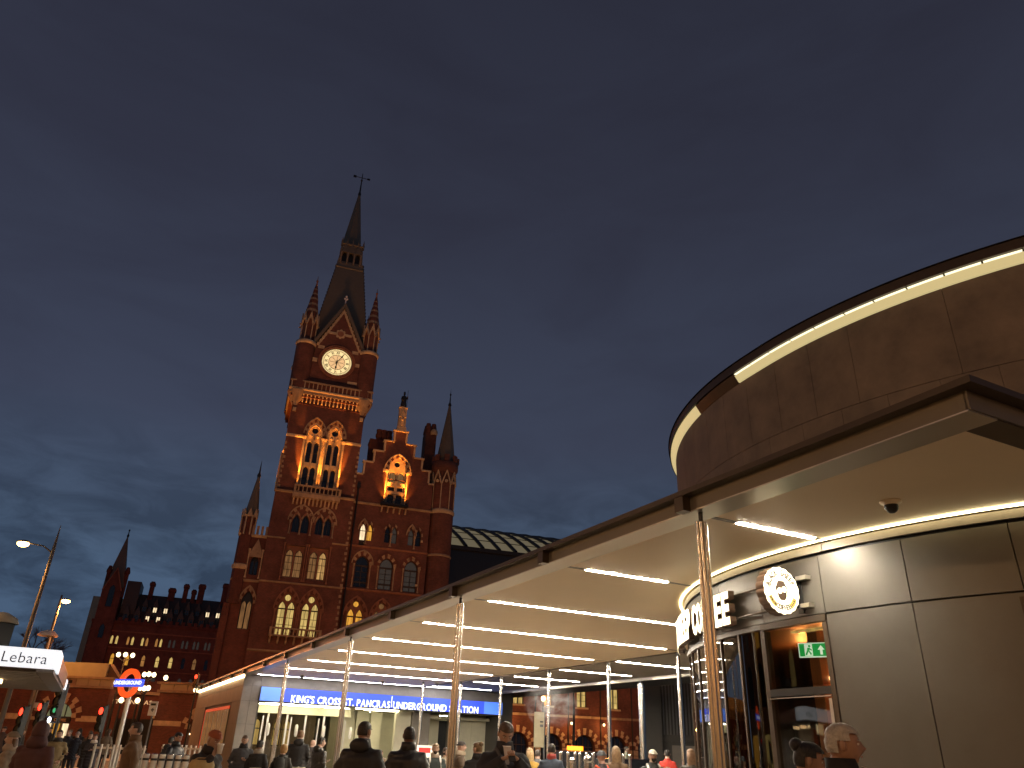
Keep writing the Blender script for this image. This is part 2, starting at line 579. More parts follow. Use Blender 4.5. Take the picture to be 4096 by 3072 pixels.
# ---------------------------------------------------------------- ground
gm = mat('paving_stone', (0.40, 0.335, 0.25), 0.55, vary=0.25, vscale=0.8)
_t = gm.node_tree
_b = _t.nodes['Principled BSDF']
_co = _t.nodes.new('ShaderNodeTexCoord')
_br = _t.nodes.new('ShaderNodeTexBrick')
_br.inputs['Scale'].default_value = 1.0
_br.inputs['Brick Width'].default_value = 0.9
_br.inputs['Row Height'].default_value = 0.45
_br.inputs['Mortar Size'].default_value = 0.012
_t.links.new(_co.outputs['Object'], _br.inputs['Vector'])
_bp = _t.nodes.new('ShaderNodeBump')
_bp.inputs['Strength'].default_value = 0.6
_bp.inputs['Distance'].default_value = 0.01
_t.links.new(_br.outputs['Fac'], _bp.inputs['Height'])
_bp.invert = True
_t.links.new(_bp.outputs[0], _b.inputs['Normal'])
M['paving'] = gm
M['asphalt'] = mat('asphalt', (0.05, 0.048, 0.046), 0.6, vary=0.25, vscale=2, bump=0.3)
tag(MB().add([(-900, -300, 0), (900, -300, 0), (900, 1500, 0), (-900, 1500, 0)], [(0, 1, 2, 3)]).build('ground', 'paving'), kind='structure')
_road = MB()
_q = [(-90, 40), (-20, 43), (14, 33), (60, 46), (58, 55), (14, 44), (-20, 55), (-90, 53)]
_road.add([(x, y, 0.006) for x, y in _q], tessellate_polygon([[Vector((x, y, 0)) for x, y in _q]]))
tag(_road.build('road', 'asphalt'), kind='structure')

# ---------------------------------------------------------------- station building frame
# local x runs along the street front, local -y faces the square
AX = (-25.40, 91.89, 0.0)
RZ = math.radians(18.16)


def pointed(cx, zs, hw, rise, n=6):
    """points of a pointed arch from the right springing over the apex to the left springing"""
    c = max((rise * rise - hw * hw) / (2 * hw), 0.0)
    R = hw + c
    a_top = math.asin(min(1, rise / R))
    r_ = [(cx - c + R * math.cos(a_top * i / n), zs + (rise if c == 0 else R) * math.sin(a_top * i / n)) for i in range(n + 1)]
    return r_ + [(2 * cx - x, z) for x, z in reversed(r_[:-1])]


def opening(cx, z0, zs, hw, rise, n=6):
    return [(cx - hw, z0), (cx + hw, z0)] + pointed(cx, zs, hw, rise, n)


def disc(cx, cz, r, n=16):
    return [(cx + r * math.cos(2 * PI * i / n), cz + r * math.sin(2 * PI * i / n)) for i in range(n)]


def rect(x0, z0, x1, z1):
    return [(x0, z0), (x1, z0), (x1, z1), (x0, z1)]


def hood(parent, cx, zs, hi, ri, ho, ro, y, proud=0.08, n=7, mats=('stone_dark', 'brick'), ring=True, rmat='stone_dark'):
    a, b = pointed(cx, zs, hi, ri, n), pointed(cx, zs, ho, ro, n)
    for i in range(len(a) - 1):
        p = MB().prism([a[i], b[i], b[i + 1], a[i + 1]], y - proud - 0.012 * (i % 2), y + 0.1)
        p.build('voussoir', mats[i % 2], parent)
    if ring:
        k = 1 + 0.13 / ho
        c = [(cx + (x - cx) * k, zs + (z - zs) * k) for x, z in b]
        rb = MB()
        for i in range(len(b) - 1):
            rb.prism([b[i], c[i], c[i + 1], b[i + 1]], y - proud - 0.09, y + 0.1)
        rb.build('hood_mould', rmat, parent)


def pane(parent, pts, y, m):
    return MB().prism(pts, y, y + 0.03).build('pane', m, parent)


def window(parent, lights, y, glass, bars=(), fm='frame_dark', fw=0.07):
    """lights: list of outlines; each light gets its own pane, one frame mesh carries all edges and bars"""
    f = MB()
    for pts in lights:
        cx = sum(p[0] for p in pts) / len(pts)
        cz = sum(p[1] for p in pts) / len(pts)
        inn = [(p[0] + (cx - p[0]) * fw / max(0.1, abs(cx - p[0]) + 0.15), p[1] + (cz - p[1]) * fw / max(0.1, abs(cz - p[1]) + 0.3)) for p in pts]
        n = len(pts)
        for i in range(n):
            j = (i + 1) % n
            f.prism([pts[i], pts[j], inn[j], inn[i]], y - 0.06, y + 0.02)
    for x0, z0, x1, z1 in bars:
        f.box(x0, y - 0.05, z0, x1, y + 0.015, z1)
    w = f.build('window', fm, parent)
    for k, pts in enumerate(lights):
        g = glass[k % len(glass)] if isinstance(glass, (list, tuple)) else glass
        pane(w, pts, y + 0.025, g)
    return w


def colonnette(parent, x, y, z0, z1, r, m='stone'):
    p = MB()
    p.cyl(x, y, z0 + 0.25, z1 - 0.35, r, n=10)
    p.lathe([(r * 1.7, z0), (r * 1.7, z0 + 0.12), (r * 1.15, z0 + 0.26)], x, y, 10)
    p.lathe([(r, z1 - 0.42), (r * 1.3, z1 - 0.3), (r * 1.9, z1 - 0.06), (r * 1.9, z1)], x, y, 10)
    return p.build('colonnette', m, parent)


def string(parent, x0, x1, z0, z1, y, proud=0.14, m='stone_dark', name='string_course'):
    p = MB()
    p.prism([(y - proud, z0 + (z1 - z0) * 0.4), (y - proud, z1 - 0.03), (y, z1), (y + 0.05, z1), (y + 0.05, z0), (y, z0)], x0, x1)
    p.v = [(b, a, c) for a, b, c in p.v]
    return p.build(name, m, parent)


def corbels(parent, x0, x1, n, z0, z1, y, proud, m='stone_dark', w=0.2):
    for i in range(n):
        cx = x0 + (x1 - x0) * i / (n - 1)
        p = MB()
        p.prism([(y, z0), (y - proud * 0.35, z0 + (z1 - z0) * 0.15), (y - proud * 0.5, z0 + (z1 - z0) * 0.5), (y - proud, z1 - 0.1), (y - proud, z1), (y, z1)], cx - w / 2, cx + w / 2)
        p.v = [(b, a, c) for a, b, c in p.v]
        p.build('corbel', m, parent)


def balustrade(parent, x0, x1, z0, z1, y0, y1, n, m='stone_dark'):
    p = MB()
    p.box(x0, y0, z1 - 0.16, x1, y0 + 0.28, z1)
    p.box(x0, y0, z0, x1, y1, z0 + 0.16)
    for xx in (x0, x1 - 0.28):
        p.box(xx, y0 + 0.02, z0 + 0.16, xx + 0.28, y0 + 0.26, z1 - 0.16)
        p.box(xx, y0 + 0.28, z1 - 0.16, xx + 0.28, y1, z1)
    b = p.build('balcony', m, parent)
    for i in range(n):
        cx = x0 + 0.3 + (x1 - x0 - 0.6) * (i + 0.5) / n
        MB().lathe([(0.06, z0 + 0.16), (0.10, z0 + 0.3), (0.06, z0 + 0.5), (0.09, z1 - 0.16)], cx, y0 + 0.14, 8).build('baluster', m, b)
    return b


def quoins(parent, x, y, z0, z1, side=1, m='stone_dark', step=0.62):
    z, i = z0, 0
    while z + step < z1:
        w = 0.20 if i % 2 else 0.32
        MB().box(x, y - 0.03 - 0.004 * (i % 2), z, x + side * w, y + 0.2, z + step * 0.52).build('quoin', m, parent)
        z += step
        i += 1


# ================================================================ clock tower
TW = thing('clock_tower', 'tall red brick clock tower with lit white dial and slate spire', 'tower', AX, RZ)
X0, X1, XC = -3.98, 5.32, 0.72
low = MB()
h_low = [opening(-0.53, 11.9, 14.85, 1.08, 1.95), opening(2.10, 11.9, 14.85, 1.08, 1.95),
         rect(-1.72, 18.25, 0.46, 22.05), rect(0.98, 18.25, 3.24, 22.05)]
h_low += [opening(c, 23.6, 24.75, 0.43, 1.0) for c in (-1.04, 0.02, 1.66, 2.64)]
low.wall([(X0, 0), (X1, 0), (X1, 28.4), (X0, 28.4)], h_low, -5.0, 0.55)
low.add([(X0, -5, 0), (X0, 5, 0), (X0, 5, 28.4), (X0, -5, 28.4), (X1, -5, 0), (X1, 5, 0), (X1, 5, 28.4), (X1, -5, 28.4)],
        [(0, 1, 2, 3), (5, 4, 7, 6), (1, 5, 6, 2), (3, 2, 6, 7)])
low.build('lower_stage', 'brick', TW)
# arched windows above the balcony at street level
for c, g in ((-0.53, 'lit_cream'), (2.10, 'lit_cream')):
    tr = MB()
    tr.wall(opening(c, 11.9, 14.85, 1.08, 1.95), [opening(c - 0.50, 12.0, 15.0, 0.40, 0.75), opening(c + 0.50, 12.0, 15.0, 0.40, 0.75), disc(c, 16.15, 0.39)], -4.72, 0.2)
    tr.build('tracery', 'pink', TW)
    window(TW, [opening(c - 0.50, 12.0, 15.0, 0.40, 0.75), opening(c + 0.50, 12.0, 15.0, 0.40, 0.75)], -4.55, g,
           [(c - 0.9, 14.86, c + 0.9, 15.0), (c - 0.9, 13.95, c + 0.9, 14.0), (c - 0.9, 13.2, c + 0.9, 13.25), (c - 0.52, 12, c - 0.48, 15), (c + 0.48, 12, c + 0.52, 15)])
    window(TW, [disc(c, 16.15, 0.39)], -4.55, g)
    hood(TW, c, 14.85, 1.10, 1.97, 1.34, 2.35, -5.0, mats=('pink', 'brick_dark'), rmat='pink')
    for s in (-1, 1):
        colonnette(TW, c + s * 1.22, -5.12, 12.4, 14.85, 0.09, 'pink')
balustrade(TW, -2.0, 3.62, 11.85, 12.78, -5.85, -5.0, 12)
corbels(TW, -1.8, 3.4, 7, 11.1, 11.85, -5.0, 0.75)
# two storey window bays
for x0, x1, g in ((-1.72, 0.46, ('lit_blind', 'lit_blind')), (0.98, 3.24, ('lit_blind', 'lit_cream2'))):
    m_ = (x0 + x1) / 2
    if 'lit_cream2' not in M:
        M['lit_cream2'] = glow_glass('half_lit_blind', C(190, 145, 85), 0.75, vary=0.7)
    tr = MB()
    hl = [opening(m_ - 0.53, 18.45, 20.9, 0.44, 0.75), opening(m_ + 0.53, 18.45, 20.9, 0.44, 0.75)]
    tr.wall(rect(x0, 18.25, x1, 22.05), hl, -4.7, 0.18)
    tr.build('tracery', 'pink', TW)
    window(TW, hl, -4.55, g, [(m_ - 0.97, 20.85, m_ + 0.97, 20.95), (m_ - 0.97, 20.1, m_ + 0.97, 20.14), (m_ - 0.97, 19.3, m_ + 0.97, 19.34), (m_ - 0.55, 18.5, m_ - 0.51, 21), (m_ + 0.51, 18.5, m_ + 0.55, 21)])
for x in (-1.86, 0.60, 0.84, 3.38):
    colonnette(TW, x, -5.14, 17.95, 22.3 if x != 0.6 else 22.3, 0.085, 'pink')
MB().box(0.46, -5.1, 17.9, 0.98, -4.98, 26.0).build('pier', 'brick_dark', TW)
for c in (-1.04, 0.02, 1.66, 2.64):
    window(TW, [opening(c, 23.6, 24.75, 0.43, 1.0)], -4.6, 'dark_glass', [(c - 0.02, 23.6, c + 0.02, 25.7)])
    hood(TW, c, 24.75, 0.45, 1.02, 0.62, 1.38, -5.0, n=3, ring=False, mats=('stone_dark', 'pink'))
for c in (-0.52, 2.15):
    hood(TW, c, 24.95, 1.14, 1.5, 1.42, 1.86, -5.02, n=6, mats=('stone_dark', 'brick_dark'))
for x in (-1.70, -0.51, 0.72, 2.15, 3.30):
    colonnette(TW, x, -5.1, 23.3, 25.0, 0.08, 'stone_dark')
string(TW, X0, -1.95, 22.66, 22.86, -5.0)
string(TW, 3.45, X1, 22.66, 22.86, -5.0)
string(TW, X0 - 0.05, X1 + 0.05, 17.62, 17.84, -5.0)
string(TW, X0 - 0.1, X1 + 0.1, 28.2, 28.5, -5.0, 0.2)
string(TW, X0, X1, 10.2, 10.45, -5.0, 0.2)
corbels(TW, -1.78, 3.32, 12, 26.9, 27.7, -5.0, 0.6)
MB().box(-2.0, -5.75, 27.7, 3.6, -4.95, 28.2).build('balcony_slab', 'stone_dark', TW)
balustrade(TW, -1.95, 3.62, 28.25, 29.25, -5.6, -4.6, 10)
quoins(TW, X1 + 0.02, -5.0, 0.5, 28.0, -1)
# tall stage with floodlit belfry windows
mid = MB()
xa, xb = -3.85, 5.28
bel = [opening(-0.50, 29.4, 36.2, 1.04, 1.68), opening(1.97, 29.4, 36.2, 1.04, 1.68)]
mid.wall([(xa, 28.4), (xb, 28.4), (xb, 42.0), (xa, 42.0)], bel, -4.5, 0.75)
mid.add([(xa, -4.5, 28.4), (xa, 4.5, 28.4), (xa, 4.5, 42), (xa, -4.5, 42), (xb, -4.5, 28.4), (xb, 4.5, 28.4), (xb, 4.5, 42), (xb, -4.5, 42)],
        [(0, 1, 2, 3), (5, 4, 7, 6), (1, 5, 6, 2)])
mid.build('belfry_stage', 'brick', TW)
for c, l in ((-0.50, (-0.42, 0.42)), (1.97, (-0.42, 0.42))):
    tr = MB()
    up = [opening(c + d, 32.62, 34.95, 0.28, 0.45, 4) for d in l]
    dn = [opening(c + d, 29.5, 31.65, 0.30, 0.42, 4) for d in l]
    tr.wall(opening(c, 29.4, 36.2, 1.04, 1.68), up + dn + [disc(c, 36.85, 0.40)], -4.12, 0.30)
    tr.build('tracery', 'stone', TW)
    b = window(TW, up, -3.85, 'dark_glass', [(c - 0.7, 33.9, c + 0.7, 33.93)], fw=0.03)
    window(TW, dn, -3.85, 'dark_glass', [(c - 0.7, 30.6, c + 0.7, 30.63)], fw=0.03)
    window(TW, [disc(c, 36.85, 0.40)], -3.85, 'dark_glass', fw=0.03)
    colonnette(TW, c, -4.28, 29.4, 35.6, 0.10)
    MB().prism([(c - 0.75, 32.05), (c + 0.75, 32.05), (c + 0.75, 32.55), (c - 0.75, 32.55)], -4.24, -4.1).build('transom', 'stone', TW)
    hood(TW, c, 36.2, 1.06, 1.70, 1.30, 2.15, -4.5, proud=0.06, n=7, mats=('stone_dark', 'brick_dark'))
    inner = MB()
    a_, b_ = pointed(c, 36.2, 0.80, 1.32, 6), pointed(c, 36.2, 1.03, 1.66, 6)
    for i in range(len(a_) - 1):
        inner.prism([a_[i], b_[i], b_[i + 1], a_[i + 1]], -4.42, -4.1)
    inner.build('inner_arch', 'stone', TW)
    for d in (-0.36, 0.36):
        MB().ell((c + d, -4.55, 35.95), (0.17, 0.15, 0.24), 8, 6).build('carved_boss', 'stone', TW)
for x, r in ((-1.66, 0.15), (0.56, 0.12), (0.90, 0.12), (3.13, 0.15)):
    colonnette(TW, x, -4.62, 29.3, 35.75, r)
MB().box(0.46, -4.55, 29.3, 1.0, -4.4, 35.4).build('pier', 'stone', TW)
string(TW, xa - 0.05, -1.85, 35.5, 35.9, -4.5, 0.12, 'stone')
string(TW, 3.32, xb + 0.05, 35.5, 35.9, -4.5, 0.12, 'stone')
quoins(TW, xa - 0.02, -4.5, 28.9, 35.4, 1)
quoins(TW, xb + 0.02, -4.5, 28.9, 35.4, -1)
# side window strip on the south face
sw = MB()
sw.box(xa - 0.28, -2.9, 28.9, xa + 0.05, -2.4, 33.8).box(xa - 0.12, 1.6, 28.9, xa + 0.05, 1.95, 34.5).box(xa - 0.1, -2.2, 34.4, xa + 0.05, 1.6, 34.8)
sw.build('side_jamb', 'stone', TW)
for y0 in (-2.0, -0.9, 0.3):
    MB().box(xa - 0.04, y0, 29.2, xa + 0.02, y0 + 0.85, 34.2).build('side_pane', 'dark_glass', TW)
# machicolated gallery
for z0, z1, pr in ((39.7, 40.3, 0.10), (40.9, 41.3, 0.45), (41.3, 41.65, 0.58)):
    MB().box(xa - pr, -4.5 - pr, z0 if z0 > 40 else z0 + 0.3, xb + pr, 4.5 + pr, z1).build('cornice_band', 'brick_dark' if z0 < 41 else 'stone_dark', TW)
corbels(TW, -2.7, 4.1, 15, 40.2, 41.3, -4.55, 0.5, 'stone', 0.16)
for sx in (xa + 0.35, xb - 0.35):
    MB().lathe([(0.12, 38.9), (0.30, 39.3), (0.28, 39.6), (0.75, 40.4), (1.15, 41.3), (1.25, 41.7)], sx, -4.15, 12).build('corner_corbel', 'stone_dark', TW)
    MB().box(sx - 0.2, -4.78, 38.9, sx + 0.2, -4.4, 39.35).build('carved_block', 'stone', TW)
string(TW, xa - 0.75, xb + 0.75, 41.65, 42.0, -5.05, 0.15, 'stone')
gal = MB()
gal.box(xa - 0.7, -5.15, 42.9, xb + 0.7, -4.95, 43.08).box(xa - 0.7, -5.1, 42.0, xb + 0.7, 5.1, 42.06)
gal.build('gallery_rail', 'stone_dark', TW)
for i in range(20):
    x = xa - 0.5 + (xb - xa + 1.0) * i / 19
    MB().box(x - 0.07, -5.12, 42.06, x + 0.07, -4.98, 42.9).build('baluster', 'stone_dark' if i % 3 else 'stone', TW)
MB().box(xa - 0.5, -5.0, 42.06, xb + 0.5, -4.7, 42.8).build('parapet', 'brick_dark', TW)
# clock stage
ck = MB()
ck.wall([(-2.4, 42), (3.9, 42), (3.9, 48.9), (0.74, 54.75), (-2.2, 48.9)], [disc(0.77, 46.75, 2.0, 32)], -4.5, 0.25)
ck.add([(-4.4, -4.2, 42), (-4.4, 4.4, 42), (-4.4, 4.4, 49), (-4.4, -4.2, 49), (5.85, -4.2, 42), (5.85, 4.4, 42), (5.85, 4.4, 49), (5.85, -4.2, 49)],
       [(0, 1, 2, 3), (5, 4, 7, 6), (1, 5, 6, 2)])
ck.build('clock_stage', 'brick', TW)
gb = MB()
for (xa_, za_), (xb_, zb_) in (((-2.35, 48.95), (0.74, 55.0)), ((3.83, 48.95), (0.74, 55.0))):
    gb.prism([(xa_, za_), (xb_, zb_), (xb_, zb_ + 0.85), (xa_ - math.copysign(0.45, xb_ - xa_), za_ - 0.05)], -4.75, -2.0)
gb.build('gable_roof', 'slate', TW)
for s, xe in ((1, -2.1), (-1, 3.6)):
    for i in range(11):
        f = (i + 0.5) / 11
        x, z = xe + (0.74 - xe) * f, 48.75 + (54.6 - 48.75) * f
        MB().prism([(x - 0.16, z - 0.22), (x + 0.16, z - 0.22), (x + 0.16, z + 0.14), (x - 0.16, z + 0.14)], -4.62, -4.45).build('gable_block', 'stone', TW)
fr = MB()
fr.prism([(xe, z) for xe, z in ((-2.15, 48.75), (-1.9, 48.75), (0.74, 54.2), (3.38, 48.75), (3.63, 48.75), (0.74, 54.85))], -4.6, -4.4)
fr.build('gable_trim', 'stone', TW)
MB().lathe([(0.0, 57.2), (0.1, 57.1), (0.16, 56.9), (0.06, 56.8)], 0.7, -4.5, 8).box(0.42, -4.56, 56.45, 0.98, -4.44, 56.68).box(0.61, -4.56, 55.7, 0.79, -4.44, 57.0).build('gable_cross', 'white', TW)
qf = MB()
for k in range(8):
    a = k * PI / 4
    qf.prism(disc(0.71 + 0.52 * math.cos(a), 50.97 + 0.52 * math.sin(a), 0.2, 8), -4.58, -4.45)
qf.build('rose_ornament', 'stone', TW)
MB().prism(disc(0.71, 50.97, 0.42, 12), -4.6, -4.45).build('rose_boss', 'pink', TW)
MB().box(-0.85, -4.58, 50.75, 0.05, -4.45, 51.1).build('stone_band', 'stone', TW)
MB().box(1.4, -4.58, 50.75, 2.2, -4.45, 51.1).build('stone_band', 'stone', TW)
for x0, z0, x1, z1 in ((-2.35, 46.3, -1.75, 46.85), (3.2, 46.5, 3.85, 47.0), (2.5, 43.9, 3.75, 44.25), (-1.9, 48.35, -1.1, 48.8), (2.55, 48.35, 3.4, 48.8)):
    MB().box(x0, -4.54, z0, x1, -4.4, z1).build('stone_band', 'stone', TW)
# dial
dial = thing('clock', None, None)
bpy.data.objects.remove(dial)
cc = (0.77, 46.75)
sur = MB()
for r0, r1, y in ((2.0, 2.12, -4.72), (2.12, 2.30, -4.62), (2.30, 2.40, -4.68)):
    a_, b_ = disc(*cc, r0, 40), disc(*cc, r1, 40)
    for i in range(40):
        j = (i + 1) % 40
        sur.prism([a_[i], b_[i], b_[j], a_[j]], y, -4.35)
sur.build('clock_surround', 'pink', TW)
dl = MB().prism(disc(*cc, 1.98, 48), -4.42, -4.3).build('clock_dial', 'dial', TW)
MB().prism(disc(*cc, 1.06, 32), -4.432, -4.42).build('dial_centre', 'dial_pink', dl)
rg = MB()
for r0, r1 in ((1.92, 2.0), (1.66, 1.70), (1.05, 1.09)):
    a_, b_ = disc(*cc, r0, 48), disc(*cc, r1, 48)
    for i in range(48):
        j = (i + 1) % 48
        rg.prism([a_[i], b_[i], b_[j], a_[j]], -4.452, -4.40)
for i in range(60):
    a = 2 * PI * i / 60
    x, z = math.sin(a), math.cos(a)
    rg.prism([(cc[0] + r * x + s * 0.018 * z, cc[1] + r * z - s * 0.018 * x) for r, s in ((1.68, -1), (1.68, 1), (1.95, 1), (1.95, -1))], -4.45, -4.41)
for i in range(8):
    a = PI / 8 + i * PI / 4
    for k in range(2):
        ctr = a + (PI / 8 if k else -PI / 8)
        arc = []
        for j in range(7):
            t = j / 6
            r = 1.05 * math.sin(t * PI / 2) + 0.0
            ang = a + (1 if k else -1) * 0.36 * math.sin(t * PI)
            arc.append((cc[0] + r * math.sin(ang), cc[1] + r * math.cos(ang)))
        for p, q in zip(arc[:-1], arc[1:]):
            d = Vector((q[0] - p[0], q[1] - p[1])).normalized() * 0.012
            rg.prism([(p[0] - d.y, p[1] + d.x), (p[0] + d.y, p[1] - d.x), (q[0] + d.y, q[1] - d.x), (q[0] - d.y, q[1] + d.x)], -4.445, -4.43)
rg.build('dial_tracery', 'iron', dl)
for i, num in enumerate(('XII', 'I', 'II', 'III', 'IIII', 'V', 'VI', 'VII', 'VIII', 'IX', 'X', 'XI')):
    a = 2 * PI * i / 12
    # the lettered segment of the chapter ring, feet towards the centre
    text('numeral', num, 0.52, 'iron', dl, (cc[0] + 1.37 * math.sin(a), -4.46, cc[1] + 1.37 * math.cos(a)), (PI / 2, a, 0), extrude=0.01, bold=0.012, sx=0.72)


def hand(ang, ln, w, name):
    p = MB()
    d, nrm = (math.sin(ang), math.cos(ang)), (math.cos(ang), -math.sin(ang))
    prof = [(-0.35, 0.4), (-0.35, -0.4), (0.0, -1), (ln * 0.45, -0.6), (ln * 0.62, -1.8), (ln * 0.74, -0.5), (ln, -0.15), (ln, 0.15), (ln * 0.74, 0.5), (ln * 0.62, 1.8), (ln * 0.45, 0.6), (0, 1)]
    p.prism([(cc[0] + d[0] * r + nrm[0] * s * w, cc[1] + d[1] * r + nrm[1] * s * w) for r, s in prof], -4.53, -4.49)
    p.build(name, 'iron', dl)


hand(math.radians(33), 1.75, 0.05, 'minute_hand')
hand(math.radians(183), 1.25, 0.075, 'hour_hand')
MB().prism(disc(*cc, 0.13, 12), -4.55, -4.48).build('hand_boss', 'iron', dl)
# corner bartizans with striped spirelets
for k, (bx, by) in enumerate(((-3.46, -4.0), (4.82, -4.0), (-3.46, 3.8), (4.82, 3.8))):
    sh = MB()
    sh.cyl(bx, by, 41.9, 48.6, 1.22, n=16)
    sh.build('bartizan_shaft', 'brick', TW)
    MB().lathe([(1.22, 48.45), (1.36, 48.6), (1.36, 48.95), (1.2, 49.05), (0.9, 49.05)], bx, by, 16).build('bartizan_band', 'stone', TW)
    MB().cyl(bx, by, 49.0, 53.0, 0.92, n=8, smooth=False, rot=PI / 8).build('bartizan_lantern', 'brick', TW)
    for i in range(8):
        a = 2 * PI * i / 8 + PI / 8
        MB().cyl(bx + 1.02 * math.cos(a), by + 1.02 * math.sin(a), 49.05, 51.4, 0.075, n=6).build('shaftlet', 'stone', TW)
        a2 = a + PI / 8
        g = MB().prism([(-0.46, 51.25), (-0.38, 51.9), (0.0, 53.35), (0.38, 51.9), (0.46, 51.25), (0.3, 51.45), (0.14, 52.1), (0, 52.35), (-0.14, 52.1), (-0.3, 51.45)], -0.09, 0.09)
        g.xf(Matrix.Translation((bx + 1.05 * math.cos(a2), by + 1.05 * math.sin(a2), 0)) @ Matrix.Rotation(a2 + PI / 2, 4, 'Z'))
        g.build('gablet', 'stone', TW)
        if k < 2:
            MB().box(-0.05, -0.05, 51.3, 0.05, 0.3, 51.5).xf(Matrix.Translation((bx + 1.1 * math.cos(a), by + 1.1 * math.sin(a), 0)) @ Matrix.Rotation(a - PI / 2, 4, 'Z')).build('gargoyle', 'stone_dark', TW)
    zz = [52.9, 53.55, 53.95, 54.6, 54.95, 55.55, 55.85, 56.4, 56.65, 57.2, 57.4, 57.9]
    prof = [(0.98 * (59.0 - z) / (59.0 - 52.9) + (0.035 if 0 < i % 4 < 3 else 0), z) for i, z in enumerate(zz)]
    for i in range(len(zz) - 1):
        MB().lathe([(prof[i][0], zz[i]), (prof[i + 1][0], zz[i + 1])], bx, by, 8, smooth=False, rot=PI / 8).build('cone_course', 'brick_dark' if i % 2 == 0 else 'stone_dark', TW)
    MB().lathe([(0.17, 57.9), (0.08, 58.5), (0.16, 58.7), (0.16, 58.8), (0.05, 58.95), (0.03, 59.5), (0.0, 59.6)], bx, by, 8).build('finial', 'pink', TW)
# spire
sx = 0.60


def frust(z0, h0, z1, h1, n=4, rot=PI / 4, cx=sx):
    k = 1 / math.cos(PI / n)
    return MB().cyl(cx, 0, z0, z1, h0 * k, h1 * k, n=n, smooth=False, rot=rot)


frust(49.0, 3.85, 64.4, 1.82, cx=0.72).build('spire_lower', 'slate', TW)
for s1, s2 in ((-1, -1), (1, -1), (-1, 1), (1, 1)):
    hp = MB()
    for i in range(26):
        f = (i + 0.5) / 26
        hh = 3.85 + (1.82 - 3.85) * f
        z = 49.0 + 15.4 * f
        hp.box(0.72 + s1 * hh - 0.08, s2 * hh - 0.08, z - 0.16, 0.72 + s1 * hh + 0.08, s2 * hh + 0.08, z + 0.16)
    tag(hp.build('ridge_crockets', 'lead', TW), kind='stuff')
lu = MB()
lh = [opening(0.60 + d, 64.0, 65.4, 0.33, 0.75, 4) for d in (-0.95, 0.0, 0.95)]
lu.wall([(-1.25, 63.3), (2.45, 63.3), (2.1, 67.4), (-0.9, 67.4)], lh, -1.95, 0.4)
lu.add([(-1.25, -1.95, 63.3), (-1.25, 1.9, 63.3), (-0.9, 1.6, 67.4), (-0.9, -1.95, 67.4), (2.45, -1.95, 63.3), (2.45, 1.9, 63.3), (2.1, 1.6, 67.4), (2.1, -1.95, 67.4)], [(0, 1, 2, 3), (5, 4, 7, 6), (1, 5, 6, 2), (3, 2, 6, 7)])
lu.build('lucarne_stage', 'slate', TW)
for h_ in lh:
    pane(TW, h_, -1.5, 'iron')
for d in (-1.4, -0.48, 0.48, 1.4):
    MB().cyl(0.60 + d, -2.0, 64.0, 65.9, 0.09, n=6).build('shaftlet', 'stone_dark', TW)
for d in (-0.95, 0.0, 0.95):
    MB().prism([(0.6 + d - 0.48, 65.9), (0.6 + d + 0.48, 65.9), (0.6 + d, 67.9)], -2.1, -1.9).build('gablet', 'slate', TW)
for px_ in (-0.95, -0.2, 0.6, 1.4, 2.15):
    MB().lathe([(0.16, 66.9), (0.13, 67.4), (0.17, 67.5), (0.0, 68.6)], px_, -2.0, 6).build('pinnacle', 'slate', TW)
string(TW, -1.4, 2.6, 63.1, 63.4, -1.95, 0.14, 'slate')
string(TW, -1.0, 2.2, 67.2, 67.5, -1.95, 0.18, 'slate')
frust(67.3, 1.50, 78.4, 0.16, n=8, rot=PI / 8, cx=0.5).build('spire_upper', 'slate', TW)
MB().lathe([(0.2, 78.0), (0.24, 78.5), (0.13, 78.9), (0.08, 81.0), (0.05, 82.6), (0, 82.7)], 0.5, 0, 8).build('spire_finial', 'iron', TW)
vn = MB()
vn.tube([(-0.5, 0, 81.75), (1.5, 0, 81.75)], 0.05, 6)
vn.box(-0.85, -0.05, 81.55, -0.4, 0.05, 81.95).box(1.3, -0.05, 81.6, 1.75, 0.05, 81.9).ell((0.5, 0, 81.2), (0.17, 0.17, 0.17), 8, 6)
vn.build('weather_vane', 'iron', TW)
# uplights on the belfry balcony
FLOOD = []
for x in (-1.75, 0.72, 3.2):
    MB().box(x - 0.14, -5.4, 29.28 - 0.85, x + 0.14, -5.15, 28.75).build('uplight', 'iron', TW)
    FLOOD.append(((x, -5.2, 29.32), (x, -4.5, 33.0), TW, 30, 70))
    FLOOD.append(((x, -5.25, 29.32), (x, -4.5, 35.0), TW, 1250, 22))
FLOOD.append(((xa - 0.9, -2.4, 28.9), (xa - 0.1, -2.4, 33.0), TW, 700, 60))

# ================================================================ stair turret and south bay of the tower
ST = thing('stair_turret', 'slim slate-capped turret at the left foot of the clock tower', 'turret', AX, RZ)
bay = MB()
bay.wall([(-6.95, 0), (-3.98, 0), (-3.98, 22.7), (-6.95, 22.7)], [opening(-4.85, 12.4, 15.2, 0.62, 1.35), opening(-4.83, 18.3, 19.6, 0.46, 1.0)], -4.6, 0.5)
bay.add([(-6.95, -4.6, 0), (-6.95, 3, 0), (-6.95, 3, 22.7), (-6.95, -4.6, 22.7), (-3.98, 3, 22.7), (-3.98, -4.6, 22.7)], [(0, 1, 2, 3), (3, 2, 4, 5)])
bay.build('bay_wall', 'brick_dark', ST)
MB().box(-6.9, -4.08, 0, -4.0, -3.9, 22.5).build('bay_lining', 'black', ST)
window(ST, [opening(-5.14, 12.45, 15.0, 0.26, 0.5, 4), opening(-4.56, 12.45, 15.0, 0.26, 0.5, 4)], -4.25, 'lit_blind')
